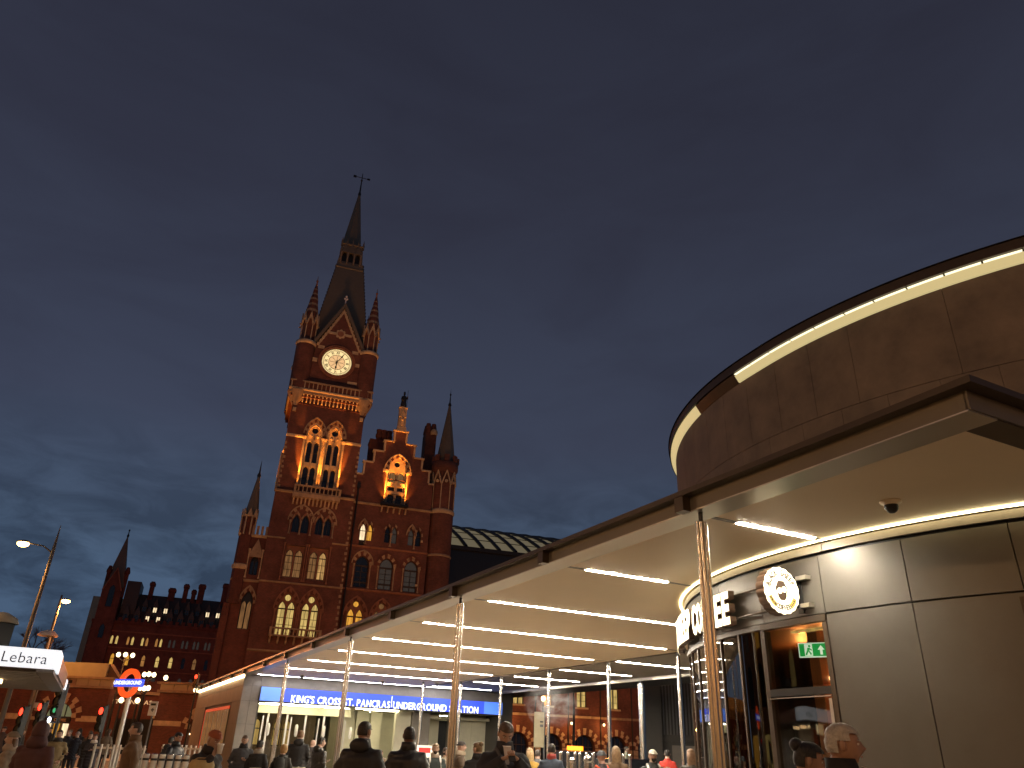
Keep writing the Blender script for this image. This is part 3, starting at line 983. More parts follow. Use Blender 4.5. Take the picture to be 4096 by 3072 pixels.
window(ST, [opening(-5.05, 18.35, 19.6, 0.20, 0.4, 4), opening(-4.60, 18.35, 19.6, 0.20, 0.4, 4)], -4.25, 'dark_glass')
hood(ST, -4.85, 15.2, 0.64, 1.38, 0.86, 1.72, -4.6, n=5, mats=('stone_dark', 'brick_dark'))
for x in (-5.6, -4.1):
    colonnette(ST, x, -4.7, 17.9, 21.2, 0.09, 'stone')
MB().prism([(-5.7, 20.3), (-4.0, 20.3), (-4.85, 22.4)], -4.75, -4.58).build('gable_panel', 'stone_dark', ST)
string(ST, -7.05, -3.98, 17.5, 17.8, -4.6)
string(ST, -7.05, -3.98, 22.55, 22.9, -4.6, 0.2, 'stone')
for i in range(4):
    MB().box(-5.75 + i * 0.5, -4.75, 22.9, -5.47 + i * 0.5, -4.5, 23.9).build('merlon', 'stone_dark', ST)
MB().cyl(-6.3, -4.3, 15.0, 24.9, 0.78, n=8, smooth=False).build('turret_shaft', 'brick_dark', ST)
MB().lathe([(0.78, 18.8), (0.92, 19.0), (0.92, 19.3), (0.78, 19.4)], -6.3, -4.3, 8, smooth=False).build('turret_band', 'stone', ST)
for i in range(8):
    a = i * PI / 4 + PI / 8
    MB().cyl(-6.3 + 0.86 * math.cos(a), -4.3 + 0.86 * math.sin(a), 22.7, 25.0, 0.09, n=6).build('shaftlet', 'stone', ST)
    MB().prism([(-0.33, 24.8), (0.33, 24.8), (0.2, 25.2), (0.0, 25.8), (-0.2, 25.2)], -0.07, 0.07).xf(Matrix.Translation((-6.3 + 0.86 * math.cos(a - PI / 8), -4.3 + 0.86 * math.sin(a - PI / 8), 0)) @ Matrix.Rotation(a - PI / 8 + PI / 2, 4, 'Z')).build('gablet', 'stone', ST)
MB().lathe([(0.80, 25.2), (0.15, 29.9)], -6.15, -4.0, 8, smooth=False).build('turret_cone', 'slate', ST)
MB().lathe([(0.12, 29.7), (0.24, 30.1), (0.1, 30.5), (0.05, 31.5), (0, 32.2)], -6.15, -4.0, 8).build('finial', 'iron', ST)
# lower buttress work on the corner
for z0, z1, pr in ((0, 14.5, 0.5), (14.5, 15.0, 0.35)):
    MB().box(-7.2 - pr * 0.2, -4.6 - pr, z0, -6.6, -4.0, z1).build('buttress', 'brick_dark', ST)
lanw = window(ST, [rect(-6.95, 14.6, -6.7, 15.5)], -4.72, 'lit_amber')

# ================================================================ stepped gable block
GB = thing('gabled_block', 'red brick block with stepped gable and floodlit arched window beside the clock tower', 'building', AX, RZ)
YG = -4.2
steps = [(5.3, 0), (15.15, 0), (15.15, 31.85), (14.65, 31.85), (14.65, 33.55), (13.6, 33.55), (13.6, 35.1), (12.45, 35.1), (12.45, 36.8), (11.25, 36.8), (11.25, 38.5),
         (9.42, 38.5), (9.42, 36.9), (8.3, 36.9), (8.3, 35.35), (7.1, 35.35), (7.1, 33.7), (6.0, 33.7), (6.0, 31.95), (5.3, 31.95)]
gh = [opening(10.38, 28.6, 33.0, 1.30, 1.85)]
r1 = (6.98, 7.80, 10.02, 10.85, 12.95, 13.88)
gh += [opening(c, 23.8 if c > 7.2 else 23.15, 25.0, 0.35, 0.88, 4) for c in r1]
r2 = (7.38, 10.30, 13.35)
gh += [opening(c, 18.15, 20.9, 0.80, 1.0, 5) for c in r2]
r3 = (7.27, 10.28, 13.3)
gh += [opening(c, 11.9, 14.9, 1.05, 1.8, 5) for c in r3]
gw = MB()
gw.wall(steps, gh, YG, 0.45)
gw.add([(5.3, YG, 31.95), (5.3, YG + 0.5, 31.95), (15.15, YG, 31.85), (15.15, YG + 0.5, 31.85)], [(0, 1, 3, 2)])
gw.add([(5.3, YG + 0.5, 0), (15.15, YG + 0.5, 0), (15.15, YG + 0.5, 31.8), (5.3, YG + 0.5, 31.8)], [(0, 1, 2, 3)])
gw.build('gable_wall', 'brick', GB)
cop = MB()
for i in range(2, len(steps) - 1):
    (xa_, za_), (xb_, zb_) = steps[i], steps[i + 1]
    if abs(za_ - zb_) < 0.01:
        x0, x1 = min(xa_, xb_), max(xa_, xb_)
        MB().box(x0 - 0.12, YG - 0.12, za_, x1 + 0.12, YG + 0.55, za_ + 0.20).build('coping_stone', 'stone', GB)
    else:
        z0, z1 = min(za_, zb_), max(za_, zb_)
        sgn = 1 if xa_ < 10.3 else -1
        MB().box(xa_, YG - 0.06, z0 + 0.2, xa_ + sgn * 0.24, YG + 0.5, z1).build('coping_stone', 'stone', GB)
MB().prism([(5.3, 31.9), (15.1, 31.9), (12.0, 36.9), (8.2, 36.9)], 0.5, 9.0).build('roof', 'lead', GB)
MB().box(5.4, -3.5, 0, 18.0, 9, 31.6).build('body', 'brick_dark', GB)
# floodlit window
ttr = MB()
gl_u = [opening(10.38 + d, 31.6, 32.45, 0.40, 0.5, 4) for d in (-0.52, 0.52)]
gl_m = [rect(10.38 + d - 0.40, 30.45, 10.38 + d + 0.40, 30.95) for d in (-0.52, 0.52)]
gl_l = [opening(10.38 + d, 28.65, 29.7, 0.40, 0.35, 4) for d in (-0.52, 0.52)]
ttr.wall(opening(10.38, 28.6, 33.0, 1.30, 1.85), gl_u + gl_m + gl_l + [disc(10.30, 34.0, 0.36)], YG + 0.16, 0.25)
ttr.build('tracery', 'stone', GB)
window(GB, gl_u, YG + 0.38, 'dim_warm' if 'dim_warm' in M else 'lit_blind', fw=0.03)
window(GB, gl_m, YG + 0.38, 'dark_glass', fw=0.03)
window(GB, gl_l, YG + 0.38, 'dark_glass', [(9.4, 29.25, 11.4, 29.28)], fw=0.03)
window(GB, [disc(10.30, 34.0, 0.36)], YG + 0.38, 'dark_glass', fw=0.03)
hood(GB, 10.38, 33.0, 1.32, 1.87, 1.62, 2.25, YG, n=7, mats=('stone', 'brick_dark'), rmat='stone')
for x in (9.08, 11.68):
    colonnette(GB, x, YG - 0.08, 28.6, 33.0, 0.13)
colonnette(GB, 10.38, YG + 0.05, 28.6, 29.9, 0.08)
MB().prism([(9.15, 31.05), (11.6, 31.05), (11.6, 31.5), (9.15, 31.5)], YG - 0.02, YG + 0.17).build('transom', 'stone', GB)
MB().prism([(9.15, 30.0), (11.6, 30.0), (11.6, 30.35), (9.15, 30.35)], YG - 0.02, YG + 0.17).build('transom', 'stone', GB)
MB().box(10.22, YG - 0.1, 30.2, 10.54, YG + 0.15, 31.7).build('carved_block', 'stone', GB)
for s in (-1, 1):
    MB().box(10.38 + s * 1.62 - 0.25, YG - 0.15, 32.8, 10.38 + s * 1.62 + 0.25, YG + 0.05, 33.15).build('impost', 'stone', GB)
ib = MB()
ib.box(8.65, YG - 0.75, 28.35, 12.1, YG, 28.6).box(8.65, YG - 0.75, 29.25, 12.1, YG - 0.70, 29.3).box(8.65, YG - 0.75, 28.8, 12.1, YG - 0.72, 28.83)
for i in range(18):
    x = 8.67 + 3.41 * i / 17
    ib.box(x - 0.015, YG - 0.74, 28.6, x + 0.015, YG - 0.71, 29.25)
ib.build('iron_balcony', 'iron', GB)
for x in (8.95, 11.85):
    MB().box(x - 0.14, YG - 0.6, 28.62, x + 0.14, YG - 0.35, 28.8).build('uplight', 'iron', GB)
    FLOOD.append(((x, YG - 0.62, 28.9), (x + (10.38 - x) * 0.2, YG, 32.0), GB, 45, 78))
    FLOOD.append(((x, YG - 0.66, 28.9), (x + (10.38 - x) * 0.4, YG, 33.2), GB, 1300, 28))
# storeys
for i, c in enumerate(r1):
    z0 = 23.8 if c > 7.2 else 23.15
    window(GB, [opening(c, z0, 25.0, 0.35, 0.88, 4)], YG + 0.35, ('lit_white', 'lit_amber', 'dark_glass', 'dim_glass', 'dim_glass', 'dark_glass')[i], [(c - 0.35, 24.95, c + 0.35, 25.02)] + ([(c - 0.33, 23.15, c + 0.33, 23.85)] if c < 7.2 else []))
    hood(GB, c, 25.0, 0.37, 0.9, 0.55, 1.2, YG, n=3, ring=(i % 2 == 0 and i != 2), mats=('stone_dark', 'brick_dark'))
for c in (7.39, 10.43, 13.41):
    colonnette(GB, c, YG - 0.05, 23.3, 25.0, 0.09, 'stone_dark')
for i, c in enumerate(r2):
    ls = [opening(c, 18.2, 20.9, 0.78, 0.98, 5)]
    window(GB, ls, YG + 0.35, ('dark_glass', 'dim_glass', 'dim_glass')[i], [(c - 0.05, 18.2, c + 0.05, 20.85), (c - 0.78, 20.65, c + 0.78, 20.85), (c - 0.78, 20.0, c + 0.78, 20.05), (c - 0.78, 19.35, c + 0.78, 19.4), (c - 0.78, 18.7, c + 0.78, 18.9)])
    hood(GB, c, 20.9, 0.84, 1.05, 1.20, 1.55, YG, n=5, mats=('stone_dark', 'brick_dark'), ring=True, rmat='stone_dark' if i == 0 else 'brick_dark')
    for s in (-1, 1):
        colonnette(GB, c + s * 0.98, YG - 0.04, 18.1, 20.9, 0.08, 'stone_dark')
MB().prism([(6.75, 18.4), (6.95, 18.4), (6.95, 18.95), (6.75, 18.95)], YG + 0.33, YG + 0.37).build('lit_lamp_reflection', 'lit_white', GB) if False else None
for i, c in enumerate(r3):
    g = ('lit_amber', 'lit_blind', 'dark_glass')[i]
    hl = [opening(c - 0.5, 12.0, 14.9, 0.40, 0.8, 4), opening(c + 0.5, 12.0, 14.9, 0.40, 0.8, 4)]
    t2 = MB()
    t2.wall(opening(c, 11.9, 14.9, 1.05, 1.8, 5), hl + [disc(c, 16.25, 0.36)] if True else hl, YG + 0.2, 0.2)
    t2.build('tracery', 'pink', GB)
    window(GB, hl, YG + 0.38, g, [(c - 0.9, 14.75, c + 0.9, 14.9), (c - 0.9, 13.8, c + 0.9, 13.85)])
    window(GB, [disc(c, 16.25, 0.36)], YG + 0.38, g)
    hood(GB, c, 14.9, 1.07, 1.82, 1.32, 2.1, YG, n=5, mats=('pink', 'brick_dark'), rmat='pink')
string(GB, 5.3, 15.2, 28.2, 28.5, YG, 0.16)
string(GB, 5.3, 15.2, 22.9, 23.15, YG, 0.12, 'pink')
string(GB, 5.3, 15.2, 17.75, 18.02, YG, 0.2, 'pink')
corbels(GB, 8.9, 11.9, 5, 27.5, 28.2, YG, 0.6)
MB().tube([(5.75, YG - 0.12, 30.5), (5.75, YG - 0.12, 5)], 0.11, 8).box(5.55, YG - 0.3, 30.2, 5.95, YG, 30.8).build('rainwater_pipe', 'iron', GB)
for x, z in ((14.0, 18.9), (14.2, 24.3), (15.9, 24.0)):
    MB().box(x, YG - 0.14, z, x + 0.25, YG + 0.02, z + 0.25).build('vent_block', 'stone', GB)
# niche and statue pedestal
PD = MB()
PD.box(9.72, YG - 0.1, 38.7, 10.92, YG + 0.75, 39.2).box(9.80, YG, 39.2, 10.80, YG + 0.65, 41.9).prism([(9.85, 40.6), (10.75, 40.6), (10.3, 41.7)], YG - 0.12, YG).box(9.72, YG - 0.1, 41.9, 10.85, YG + 0.7, 42.08)
PD.ell((10.3, YG - 0.02, 40.3), (0.24, 0.16, 0.34), 8, 6).box(10.08, YG - 0.1, 39.4, 10.52, YG, 40.1)
PD.build('pedestal', 'stone', GB)
# corner turret
tc = (16.8, -3.1)
MB().cyl(*tc, 0, 28.5, 1.58, n=16).build('corner_shaft', 'brick', GB)
MB().cyl(*tc, 28.5, 34.2, 1.46, n=8, smooth=False, rot=PI / 8).build('turret_shaft', 'brick', GB)
MB().lathe([(1.58, 28.3), (1.72, 28.5), (1.68, 28.8), (1.46, 28.95)], *tc, 16).build('turret_band', 'stone', GB)
MB().lathe([(1.6, 22.8), (1.7, 22.95), (1.6, 23.1)], *tc, 16).build('turret_band', 'stone_dark', GB)
for i in range(8):
    a = i * PI / 4 + PI / 8
    MB().cyl(tc[0] + 1.52 * math.cos(a), tc[1] + 1.52 * math.sin(a), 28.9, 32.2, 0.07, n=6).build('shaftlet', 'stone', GB)
    a2 = a + PI / 8
    g = MB().prism([(-0.62, 32.2), (-0.5, 32.2), (0, 33.85), (0.5, 32.2), (0.62, 32.2), (0.62, 32.45), (0, 34.25), (-0.62, 32.45)], -0.08, 0.08)
    g.prism(disc(0, 32.6, 0.22, 8), -0.1, 0.08)
    g.xf(Matrix.Translation((tc[0] + 1.5 * math.cos(a2), tc[1] + 1.5 * math.sin(a2), 0)) @ Matrix.Rotation(a2 + PI / 2, 4, 'Z'))
    g.build('gablet', 'stone', GB)
    MB().box(-0.55, -0.16, 35.35, 0.12, 0.16, 36.2).xf(Matrix.Translation((tc[0] + 1.62 * math.cos(a2), tc[1] + 1.62 * math.sin(a2), 0)) @ Matrix.Rotation(a2 + PI / 2, 4, 'Z')).build('merlon', 'brick', GB)
MB().lathe([(1.46, 33.9), (1.78, 34.4), (1.78, 35.35), (1.55, 35.4), (1.2, 35.4)], *tc, 16).build('turret_crown', 'brick', GB)
MB().lathe([(1.32, 35.4), (0.14, 43.9)], *tc, 8, smooth=False, rot=PI / 8).build('turret_cone', 'slate', GB)
MB().lathe([(0.14, 43.8), (0.26, 44.0), (0.1, 44.4), (0.06, 45.4), (0.14, 45.6), (0.04, 45.8), (0.0, 46.6)], *tc, 8).build('finial', 'iron', GB)
# chimneys
ch = MB()
ch.box(14.3, -0.6, 31.0, 15.85, 1.2, 40.4)
ch.build('chimney', 'brick', GB)
for x, y in ((14.7, -0.2), (15.45, -0.2), (14.7, 0.8), (15.45, 0.8)):
    MB().lathe([(0.36, 36.8), (0.36, 40.3), (0.5, 40.7), (0.42, 41.3), (0.3, 42.0)], x, y, 8).build('chimney_pot', 'brick', GB)
MB().lathe([(0.40, 40.2), (0.52, 40.4), (0.52, 40.8), (0.4, 41.0)], 15.45, -0.6, 8).build('chimney_band', 'stone', GB)
ch = MB()
ch.box(6.75, -1.6, 33.5, 9.6, -0.6, 38.0)
ch.build('chimney', 'brick_dark', GB)
for x in (7.0, 7.9, 8.55, 9.25):
    MB().lathe([(0.32, 36.0), (0.34, 38.2), (0.46, 38.5), (0.46, 38.8), (0.36, 39.0), (0.42, 39.5)] if x > 7.5 else [(0.34, 35.5), (0.34, 36.9), (0.46, 37.1), (0.36, 37.6)], x, -1.2, 8).build('chimney_pot', 'brick_dark', GB)
# statue on the gable
SA = thing('statue', 'dark robed figure statue holding a spear on top of the stepped gable', 'statue', AX, RZ)
st = MB()
st.lathe([(0.40, 42.08), (0.42, 42.4), (0.34, 43.0), (0.38, 43.5), (0.30, 43.75), (0.10, 43.85), (0.08, 43.95)], 10.28, YG + 0.3, 10)
st.ell((10.28, YG + 0.28, 44.08), (0.15, 0.17, 0.2), 8, 6)
st.tube([(10.0, YG + 0.2, 43.6), (9.9, YG + 0.0, 43.2), (10.15, YG - 0.1, 43.0)], [0.11, 0.1, 0.07], 6)
st.tube([(10.55, YG + 0.2, 43.6), (10.7, YG + 0.1, 43.35), (10.66, YG - 0.05, 43.7)], [0.11, 0.1, 0.07], 6)
st.build('figure', 'bronze_statue', SA)
MB().tube([(10.68, YG - 0.05, 42.2), (10.66, YG - 0.05, 44.6)], 0.025, 6).build('spear', 'bronze_statue', SA)
MB().lathe([(0.13, 44.2), (0.16, 44.3), (0.04, 44.5)], 10.28, YG + 0.28, 8).build('helmet', 'bronze_statue', SA)

# ================================================================ train shed and street arcade to the north
TS = thing('train_shed', 'long glazed barrel roof of the train shed over dark screen wall', 'roof', AX, RZ)
tsb = MB()
tsb.box(18.6, -1.5, 0, 75, 34, 24.6)
tsb.build('screen_wall', 'black', TS)
MB().box(18.4, -1.9, 24.6, 75, -1.4, 25.1).build('gutter', 'iron', TS)
arc = [(-1.2 + 3.9 * i, 25.1 + 9.0 * (1 - ((i - 8) / 8) ** 2)) for i in range(17)]
for i in range(24):
    x0 = 18.6 + i * 2.3
    for k in range(0, 8):
        (ya, za), (yb, zb) = arc[k], arc[k + 1]
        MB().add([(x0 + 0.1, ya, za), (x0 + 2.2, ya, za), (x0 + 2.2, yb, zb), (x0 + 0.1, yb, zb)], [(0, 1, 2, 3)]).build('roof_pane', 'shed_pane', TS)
    rb = MB()
    rb.tube([(x0, y - 0.1, z + 0.1) for y, z in arc], 0.26, 6)
    rb.build('roof_rib', 'iron', TS)
pl_ = MB()
for k in range(1, 8):
    pl_.tube([(18.6, arc[k][0] - 0.05, arc[k][1] + 0.05), (75, arc[k][0] - 0.05, arc[k][1] + 0.05)], 0.05, 4)
pl_.build('purlins', 'iron', TS)
MB().prism([(-1.2, 24.5)] + arc + [(61.2, 24.5)], 18.45, 18.6).xf(Matrix(((0, 1, 0, 0), (1, 0, 0, 0), (0, 0, 1, 0), (0, 0, 0, 1)))).build('end_screen', 'iron', TS)

AR = thing('arcade_building', 'red brick street arcade with striped round arches seen under the canopy', 'building', AX, RZ)
ah = []
ac = [27.5 + 4.27 * i - 4.27 for i in range(6)]
ac = [23.5, 27.75, 32.02, 36.30, 40.55, 44.8]
aw = [(27.1, 28.4), (31.0, 32.1), (35.3, 36.62), (39.65, 40.98)]
hh_ = [[(c - 1.38, 0), (c + 1.38, 0)] + [(c + 1.38 * math.cos(PI * i / 12), 2.1 + 1.36 * math.sin(PI * i / 12)) for i in range(13)] for c in ac]
hh_ += [rect(a, 6.5, b, 8.95) for a, b in aw]
arw = MB()
arw.wall(rect(18.2, 0, 47.5, 11.5), hh_, YG, 0.6)
arw.add([(18.2, YG, 11.5), (47.5, YG, 11.5), (47.5, 3, 11.5), (18.2, 3, 11.5)], [(0, 1, 2, 3)])
arw.build('arcade_wall', 'brick', AR)
for c in ac:
    for r0, r1, n in ((1.40, 1.76, 13), (1.76, 2.12, 15)):
        for i in range(n):
            a0, a1 = PI * i / n, PI * (i + 1) / n
            MB().prism([(c + r * math.cos(a), 2.1 + r * 1.0 * math.sin(a)) for r, a in ((r0, a0), (r1, a0), (r1, a1), (r0, a1))], YG - 0.05 - 0.01 * (i % 2) - (0.03 if r1 > 2 else 0), YG + 0.2).build('voussoir', ('stone', 'brick_dark')[(i + (r1 > 2)) % 2], AR)
    for s in (-1, 1):
        for k in range(3):
            MB().box(c + s * 1.75 - 0.36, YG - 0.07 - 0.01 * (k % 2), 0.2 + k * 0.62, c + s * 1.75 + 0.36, YG + 0.1, 0.2 + k * 0.62 + 0.56).build('pier_block', 'stone', AR)
    lits = [opening(c, 0.4, 2.1, 1.3, 1.28, 8)]
    window(AR, lits, YG + 0.5, 'dark_glass', [(c - 0.04, 0.4, c + 0.04, 3.4), (c - 1.3, 2.1, c + 1.3, 2.2), (c - 0.7, 0.4, c - 0.64, 3.2), (c + 0.64, 0.4, c + 0.7, 3.2)])
    MB().tube([(c + 2.13, YG - 0.1, 0), (c + 2.13, YG - 0.1, 11)], 0.08, 6).build('rainwater_pipe', 'iron', AR)
for (a, b), g in zip(aw, ('lit_cream', 'lit_amber', 'lit_cream', 'lit_cream')):
    m_ = (a + b) / 2
    window(AR, [rect(a + 0.03, 6.5, m_ - 0.04, 8.8), rect(m_ + 0.04, 6.5, b - 0.03, 8.8)], YG + 0.3, g, [(a, 7.9, b, 7.95), (a, 7.2, b, 7.25), (a, 8.78, b, 8.95)])
    MB().box(a - 0.2, YG - 0.1, 6.3, b + 0.2, YG + 0.2, 6.5).build('sill', 'stone', AR)
    MB().box(a - 0.3, YG - 0.06, 8.95, b + 0.3, YG + 0.1, 9.35).build('lintel', 'stone_dark', AR)
for i in range(14):
    x0 = 18.3 + i * 2.1
    MB().box(x0, YG - 0.13, 5.28, x0 + 2.07, YG + 0.1, 5.55).build('band_stone', 'stone_dark' if i % 4 else 'stone', AR)

M['lit_dim'] = glow_glass('dim_lit_room', C(190, 130, 66), 0.6, vary=0.6)
# ================================================================ hotel wing far to the left
WG = thing('hotel_wing', 'long dark red brick hotel wing with chimneys and spired gable beyond the forecourt', 'building', (-64.98, 178.54, 0), math.radians(20))
x2 = [-20.9, -19.9, -17.65, -16.75, -14.75, -13.85, -11.9, -11.0, -9.2, -8.3, -6.5, -5.6, -4.1, -3.3, -1.7, -0.9, 0.4, 1.2]
x3 = [-23.1, -19.92, -16.96, -13.75, -10.89, -8.16, -5.6, -3.27, -0.8, 1.7]
wh = [opening(x, 19.1, 20.3, 0.25, 0.55, 4) for x in x2] + [opening(x, 14.9, 16.5, 0.36, 0.7, 4) for x in x3] + [opening(x, 10.5, 12.3, 0.42, 0.7, 4) for x in x3]
ww = MB()
ww.wall(rect(-25.6, 0, 8, 23.8), wh, 0, 0.4)
ww.add([(-25.6, 0, 0), (-25.6, 14, 0), (-25.6, 14, 23.8), (-25.6, 0, 23.8)], [(0, 1, 2, 3)])
ww.build('wing_wall', 'brick', WG)
for i, x in enumerate(x2):
    window(WG, [opening(x, 19.1, 20.3, 0.25, 0.55, 4)], 0.25, ('lit_dim' if i in (2, 5, 6) else 'lit_cream') if i < 8 else 'dim_glass', fw=0.03)
for i, x in enumerate(x3):
    window(WG, [opening(x, 14.9, 16.5, 0.36, 0.7, 4)], 0.25, 'lit_amber' if i in (1, 2) else ('lit_dim' if i in (0, 3) else 'lit_cream' if i < 6 else ('lit_blind' if i == 7 else 'dark_glass')), [(x - 0.35, 16.1, x + 0.35, 16.2)], fw=0.03)
    window(WG, [opening(x, 10.5, 12.3, 0.42, 0.7, 4)], 0.25, 'dim_glass', fw=0.03)
for z0, z1, m in ((23.3, 23.9, 'brick_dark'), (21.6, 21.85, 'pink'), (18.3, 18.5, 'pink'), (13.9, 14.1, 'pink')):
    MB().box(-25.7, -0.25 if z0 > 23 else -0.1, z0, 8, 0.05, z1).build('band_course', m, WG)
for i in range(22):
    MB().box(-20.6 + i * 1.3, -0.3, 23.9, -19.9 + i * 1.3, 0.0, 24.6).build('merlon', 'brick_dark', WG)
rf = MB()
rf.add([(-21, 0.2, 23.9), (8, 0.2, 23.9), (8, 5, 30.6), (-21, 5, 30.6), (-21, 10, 30.6), (8, 10, 30.6)], [(0, 1, 2, 3), (3, 2, 5, 4)])
rf.build('roof', 'lead', WG)
MB().box(-20.8, 1.5, 25, -17.9, 9, 32.8).build('roof_block', 'lead', WG)
for i in range(10):
    x = -19.4 + i * 2.25
    for y, z, w in ((0.3, 24.0, 0.62), (2.2, 26.2, 0.5)):
        xx = x + (1.0 if y > 1 else 0)
        d = MB()
        d.box(xx - w, y - 0.1, z, xx + w, y + 2.2, z + 1.5)
        d.prism([(xx - w - 0.1, z + 1.5), (xx + w + 0.1, z + 1.5), (xx, z + 3.4)], y - 0.2, y + 2.4)
        dd = d.build('dormer', 'lead', WG)
        lit = (y > 1 and i in (2, 3, 7, 8)) or (y < 1 and i in (2, 3))
        for s in (-0.2, 0.2):
            MB().box(xx + s - 0.15, y - 0.16, z + 0.3, xx + s + 0.15, y - 0.1, z + 1.3).build('pane', 'lit_white' if lit else 'dark_glass', dd)
for x0, x1, z in ((-16.4, -15.2, 33.6), (-12.2, -10.5, 32.6), (-9.1, -7.8, 33.8), (-7.2, -6.0, 32.7), (-5.9, -4.2, 34.1), (-0.6, 0.9, 34.8)):
    c_ = MB()
    c_.box(x0 + 0.15, 4.2, 28, x1 - 0.15, 6, z - 0.9).box(x0, 4.0, z - 0.9, x1, 6.2, z - 0.3).box(x0 + 0.2, 4.3, z - 0.3, x1 - 0.2, 5.9, z)
    c_.build('chimney', 'brick_dark', WG)
gt = MB()
gt.prism([(-25.2, 0), (-21.3, 0), (-21.3, 30.2), (-23.2, 34.9), (-25.2, 30.2)], -0.8, 5)
gt.build('gable_tower', 'brick', WG)
for s, xe in ((1, -25.3), (-1, -21.2)):
    MB().prism([(xe, 30.0), (xe + s * 0.3, 30.0), (-23.2, 34.6), (-23.2, 35.2)], -1.0, -0.75).build('gable_coping', 'pink', WG)
window(WG, [opening(-23.2, 26.5, 30.0, 0.6, 1.2)], -0.9, 'dark_glass')
window(WG, [opening(-23.2, 20.0, 22.0, 0.5, 0.9)], -0.9, 'dark_glass')
MB().cyl(-23.3, 2.5, 31, 42.8, 2.1 * 1.41, 0.12, n=4, smooth=False, rot=PI / 4).build('spire', 'slate', WG)
MB().lathe([(0.12, 42.4), (0.28, 43.0), (0.12, 43.4), (0.1, 44.0), (0.22, 44.2), (0, 44.6)], -23.3, 2.5, 8).build('finial', 'iron', WG)
for x in (-25.0, -21.3):
    MB().lathe([(0.45, 29), (0.45, 34.0), (0.6, 34.2), (0.6, 34.6), (0.3, 35.6)], x, 1.0, 8).build('corner_pinnacle', 'brick_dark', WG)

OB = thing('office_block', 'plain pale office block behind the left end of the hotel wing', 'building', (-108.0, 203.2, 0), math.radians(25))
ob = MB()
ob.box(0, 0, 0, 14, 10, 34)
ob.build('block_wall', 'cream_paint', OB)
for k in range(9):
    MB().box(3, -0.06, 3 + 3.4 * k, 13.5, 0.02, 4.2 + 3.4 * k).build('window_band', 'dim_glass', OB)

# ================================================================ low brick arcade and entrance at the forecourt
FA = thing('forecourt_arcade', 'low red brick shop arcade with cream parapet under the kiosk', 'building', (-33.2, 62, 0))
o_ = lambda x: x + 33.2
ahole = [[(-1.0, 0), (1.0, 0)] + [(1.12 * math.cos(PI * i / 14), 2.55 + 1.05 * math.sin(PI * i / 14)) for i in range(15)]]
fw_ = MB()
fw_.wall(rect(o_(-46), 0, o_(-29.7), 4.65), ahole, 0, 0.5)
fw_.add([(o_(-29.7), 0, 0), (o_(-29.7), 0.8, 0), (o_(-29.7), 0.8, 4.65), (o_(-29.7), 0, 4.65)], [(0, 1, 2, 3)])
fw_.build('arcade_wall', 'brick', FA)
for r0, r1, n in ((1.12, 1.45, 11), (1.45, 1.85, 13)):
    for i in range(n):
        a0, a1 = PI * i / n, PI * (i + 1) / n
        MB().prism([(r * math.cos(a), 2.55 + r * 0.95 * math.sin(a)) for r, a in ((r0, a0), (r1, a0), (r1, a1), (r0, a1))], -0.07 - 0.012 * (i % 2), 0.2).build('voussoir', ('stone', 'brick_dark')[(i + (r1 > 1.6)) % 2], FA)
for i in range(16):
    x0 = o_(-46) + i * 1.02
    if not (-1.9 < x0 + 0.5 < 1.2):
        MB().box(x0, -0.06, 2.32, x0 + 1.0, 0.05, 2.72).build('band_stone', 'stone', FA)
MB().box(o_(-46), -0.35, 4.65, o_(-29.6), 0.2, 4.80).box(o_(-46), -0.45, 5.28, o_(-29.5), 0.3, 5.45).build('cornice', 'stone_dark', FA)
for i in range(18):
    x0 = o_(-46) + i * 0.91
    MB().box(x0 + 0.02, -0.2, 4.80, x0 + 0.89, 0.15, 5.28).build('frieze_panel', 'cream_paint' if i > 14 else 'stone_dark', FA)
    if i <= 14:
        MB().box(x0 + 0.3, -0.23, 4.94, x0 + 0.6, -0.19, 5.16).build('frieze_vent', 'iron', FA)
par = MB()
par.prism([(o_(-46), 5.45), (o_(-30.3), 5.45), (o_(-30.3), 6.45), (o_(-46), 6.45)], -0.1, 0.8)
MB().prism([(o_(-30.29), 5.45), (o_(-29.35), 5.45), (o_(-30.29), 6.43)], 0.1, 0.8).build('hipped_end', 'dark_wood', FA)
par.build('parapet', 'cream_paint', FA)
fl = [[(1.02 * math.cos(PI * i / 14), 2.58 + 0.98 * math.sin(PI * i / 14)) for i in range(15)]]
M['fan_glass'] = mat('pale_green_fanlight', (0.1, 0.12, 0.1), 0.3, emit=C(120, 126, 92), estr=0.55)
window(FA, fl, 0.3, 'fan_glass', [(-0.45, 2.58, -0.39, 3.5), (0.39, 2.58, 0.45, 3.5)])
MB().box(-1.0, 0.1, 2.22, 1.0, 0.3, 2.55).build('fascia', 'black', FA)
text('lettering', 'COFFEE', 0.26, 'sign_white2' if 'sign_white2' in M else 'stone', FA, (0.25, 0.08, 2.37), extrude=0.01, bold=0.01)
for x0, x1, g in ((-0.95, -0.35, 'lit_white'), (-0.3, 0.3, 'lit_amber'), (0.35, 0.95, 'lit_white')):
    window(FA, [rect(x0, 0.3, x1, 2.2)], 0.35, g)
MB().box(o_(-35.35), -0.12, 3.13, o_(-34.7), 0.0, 3.5).build('wall_box', 'white', FA)

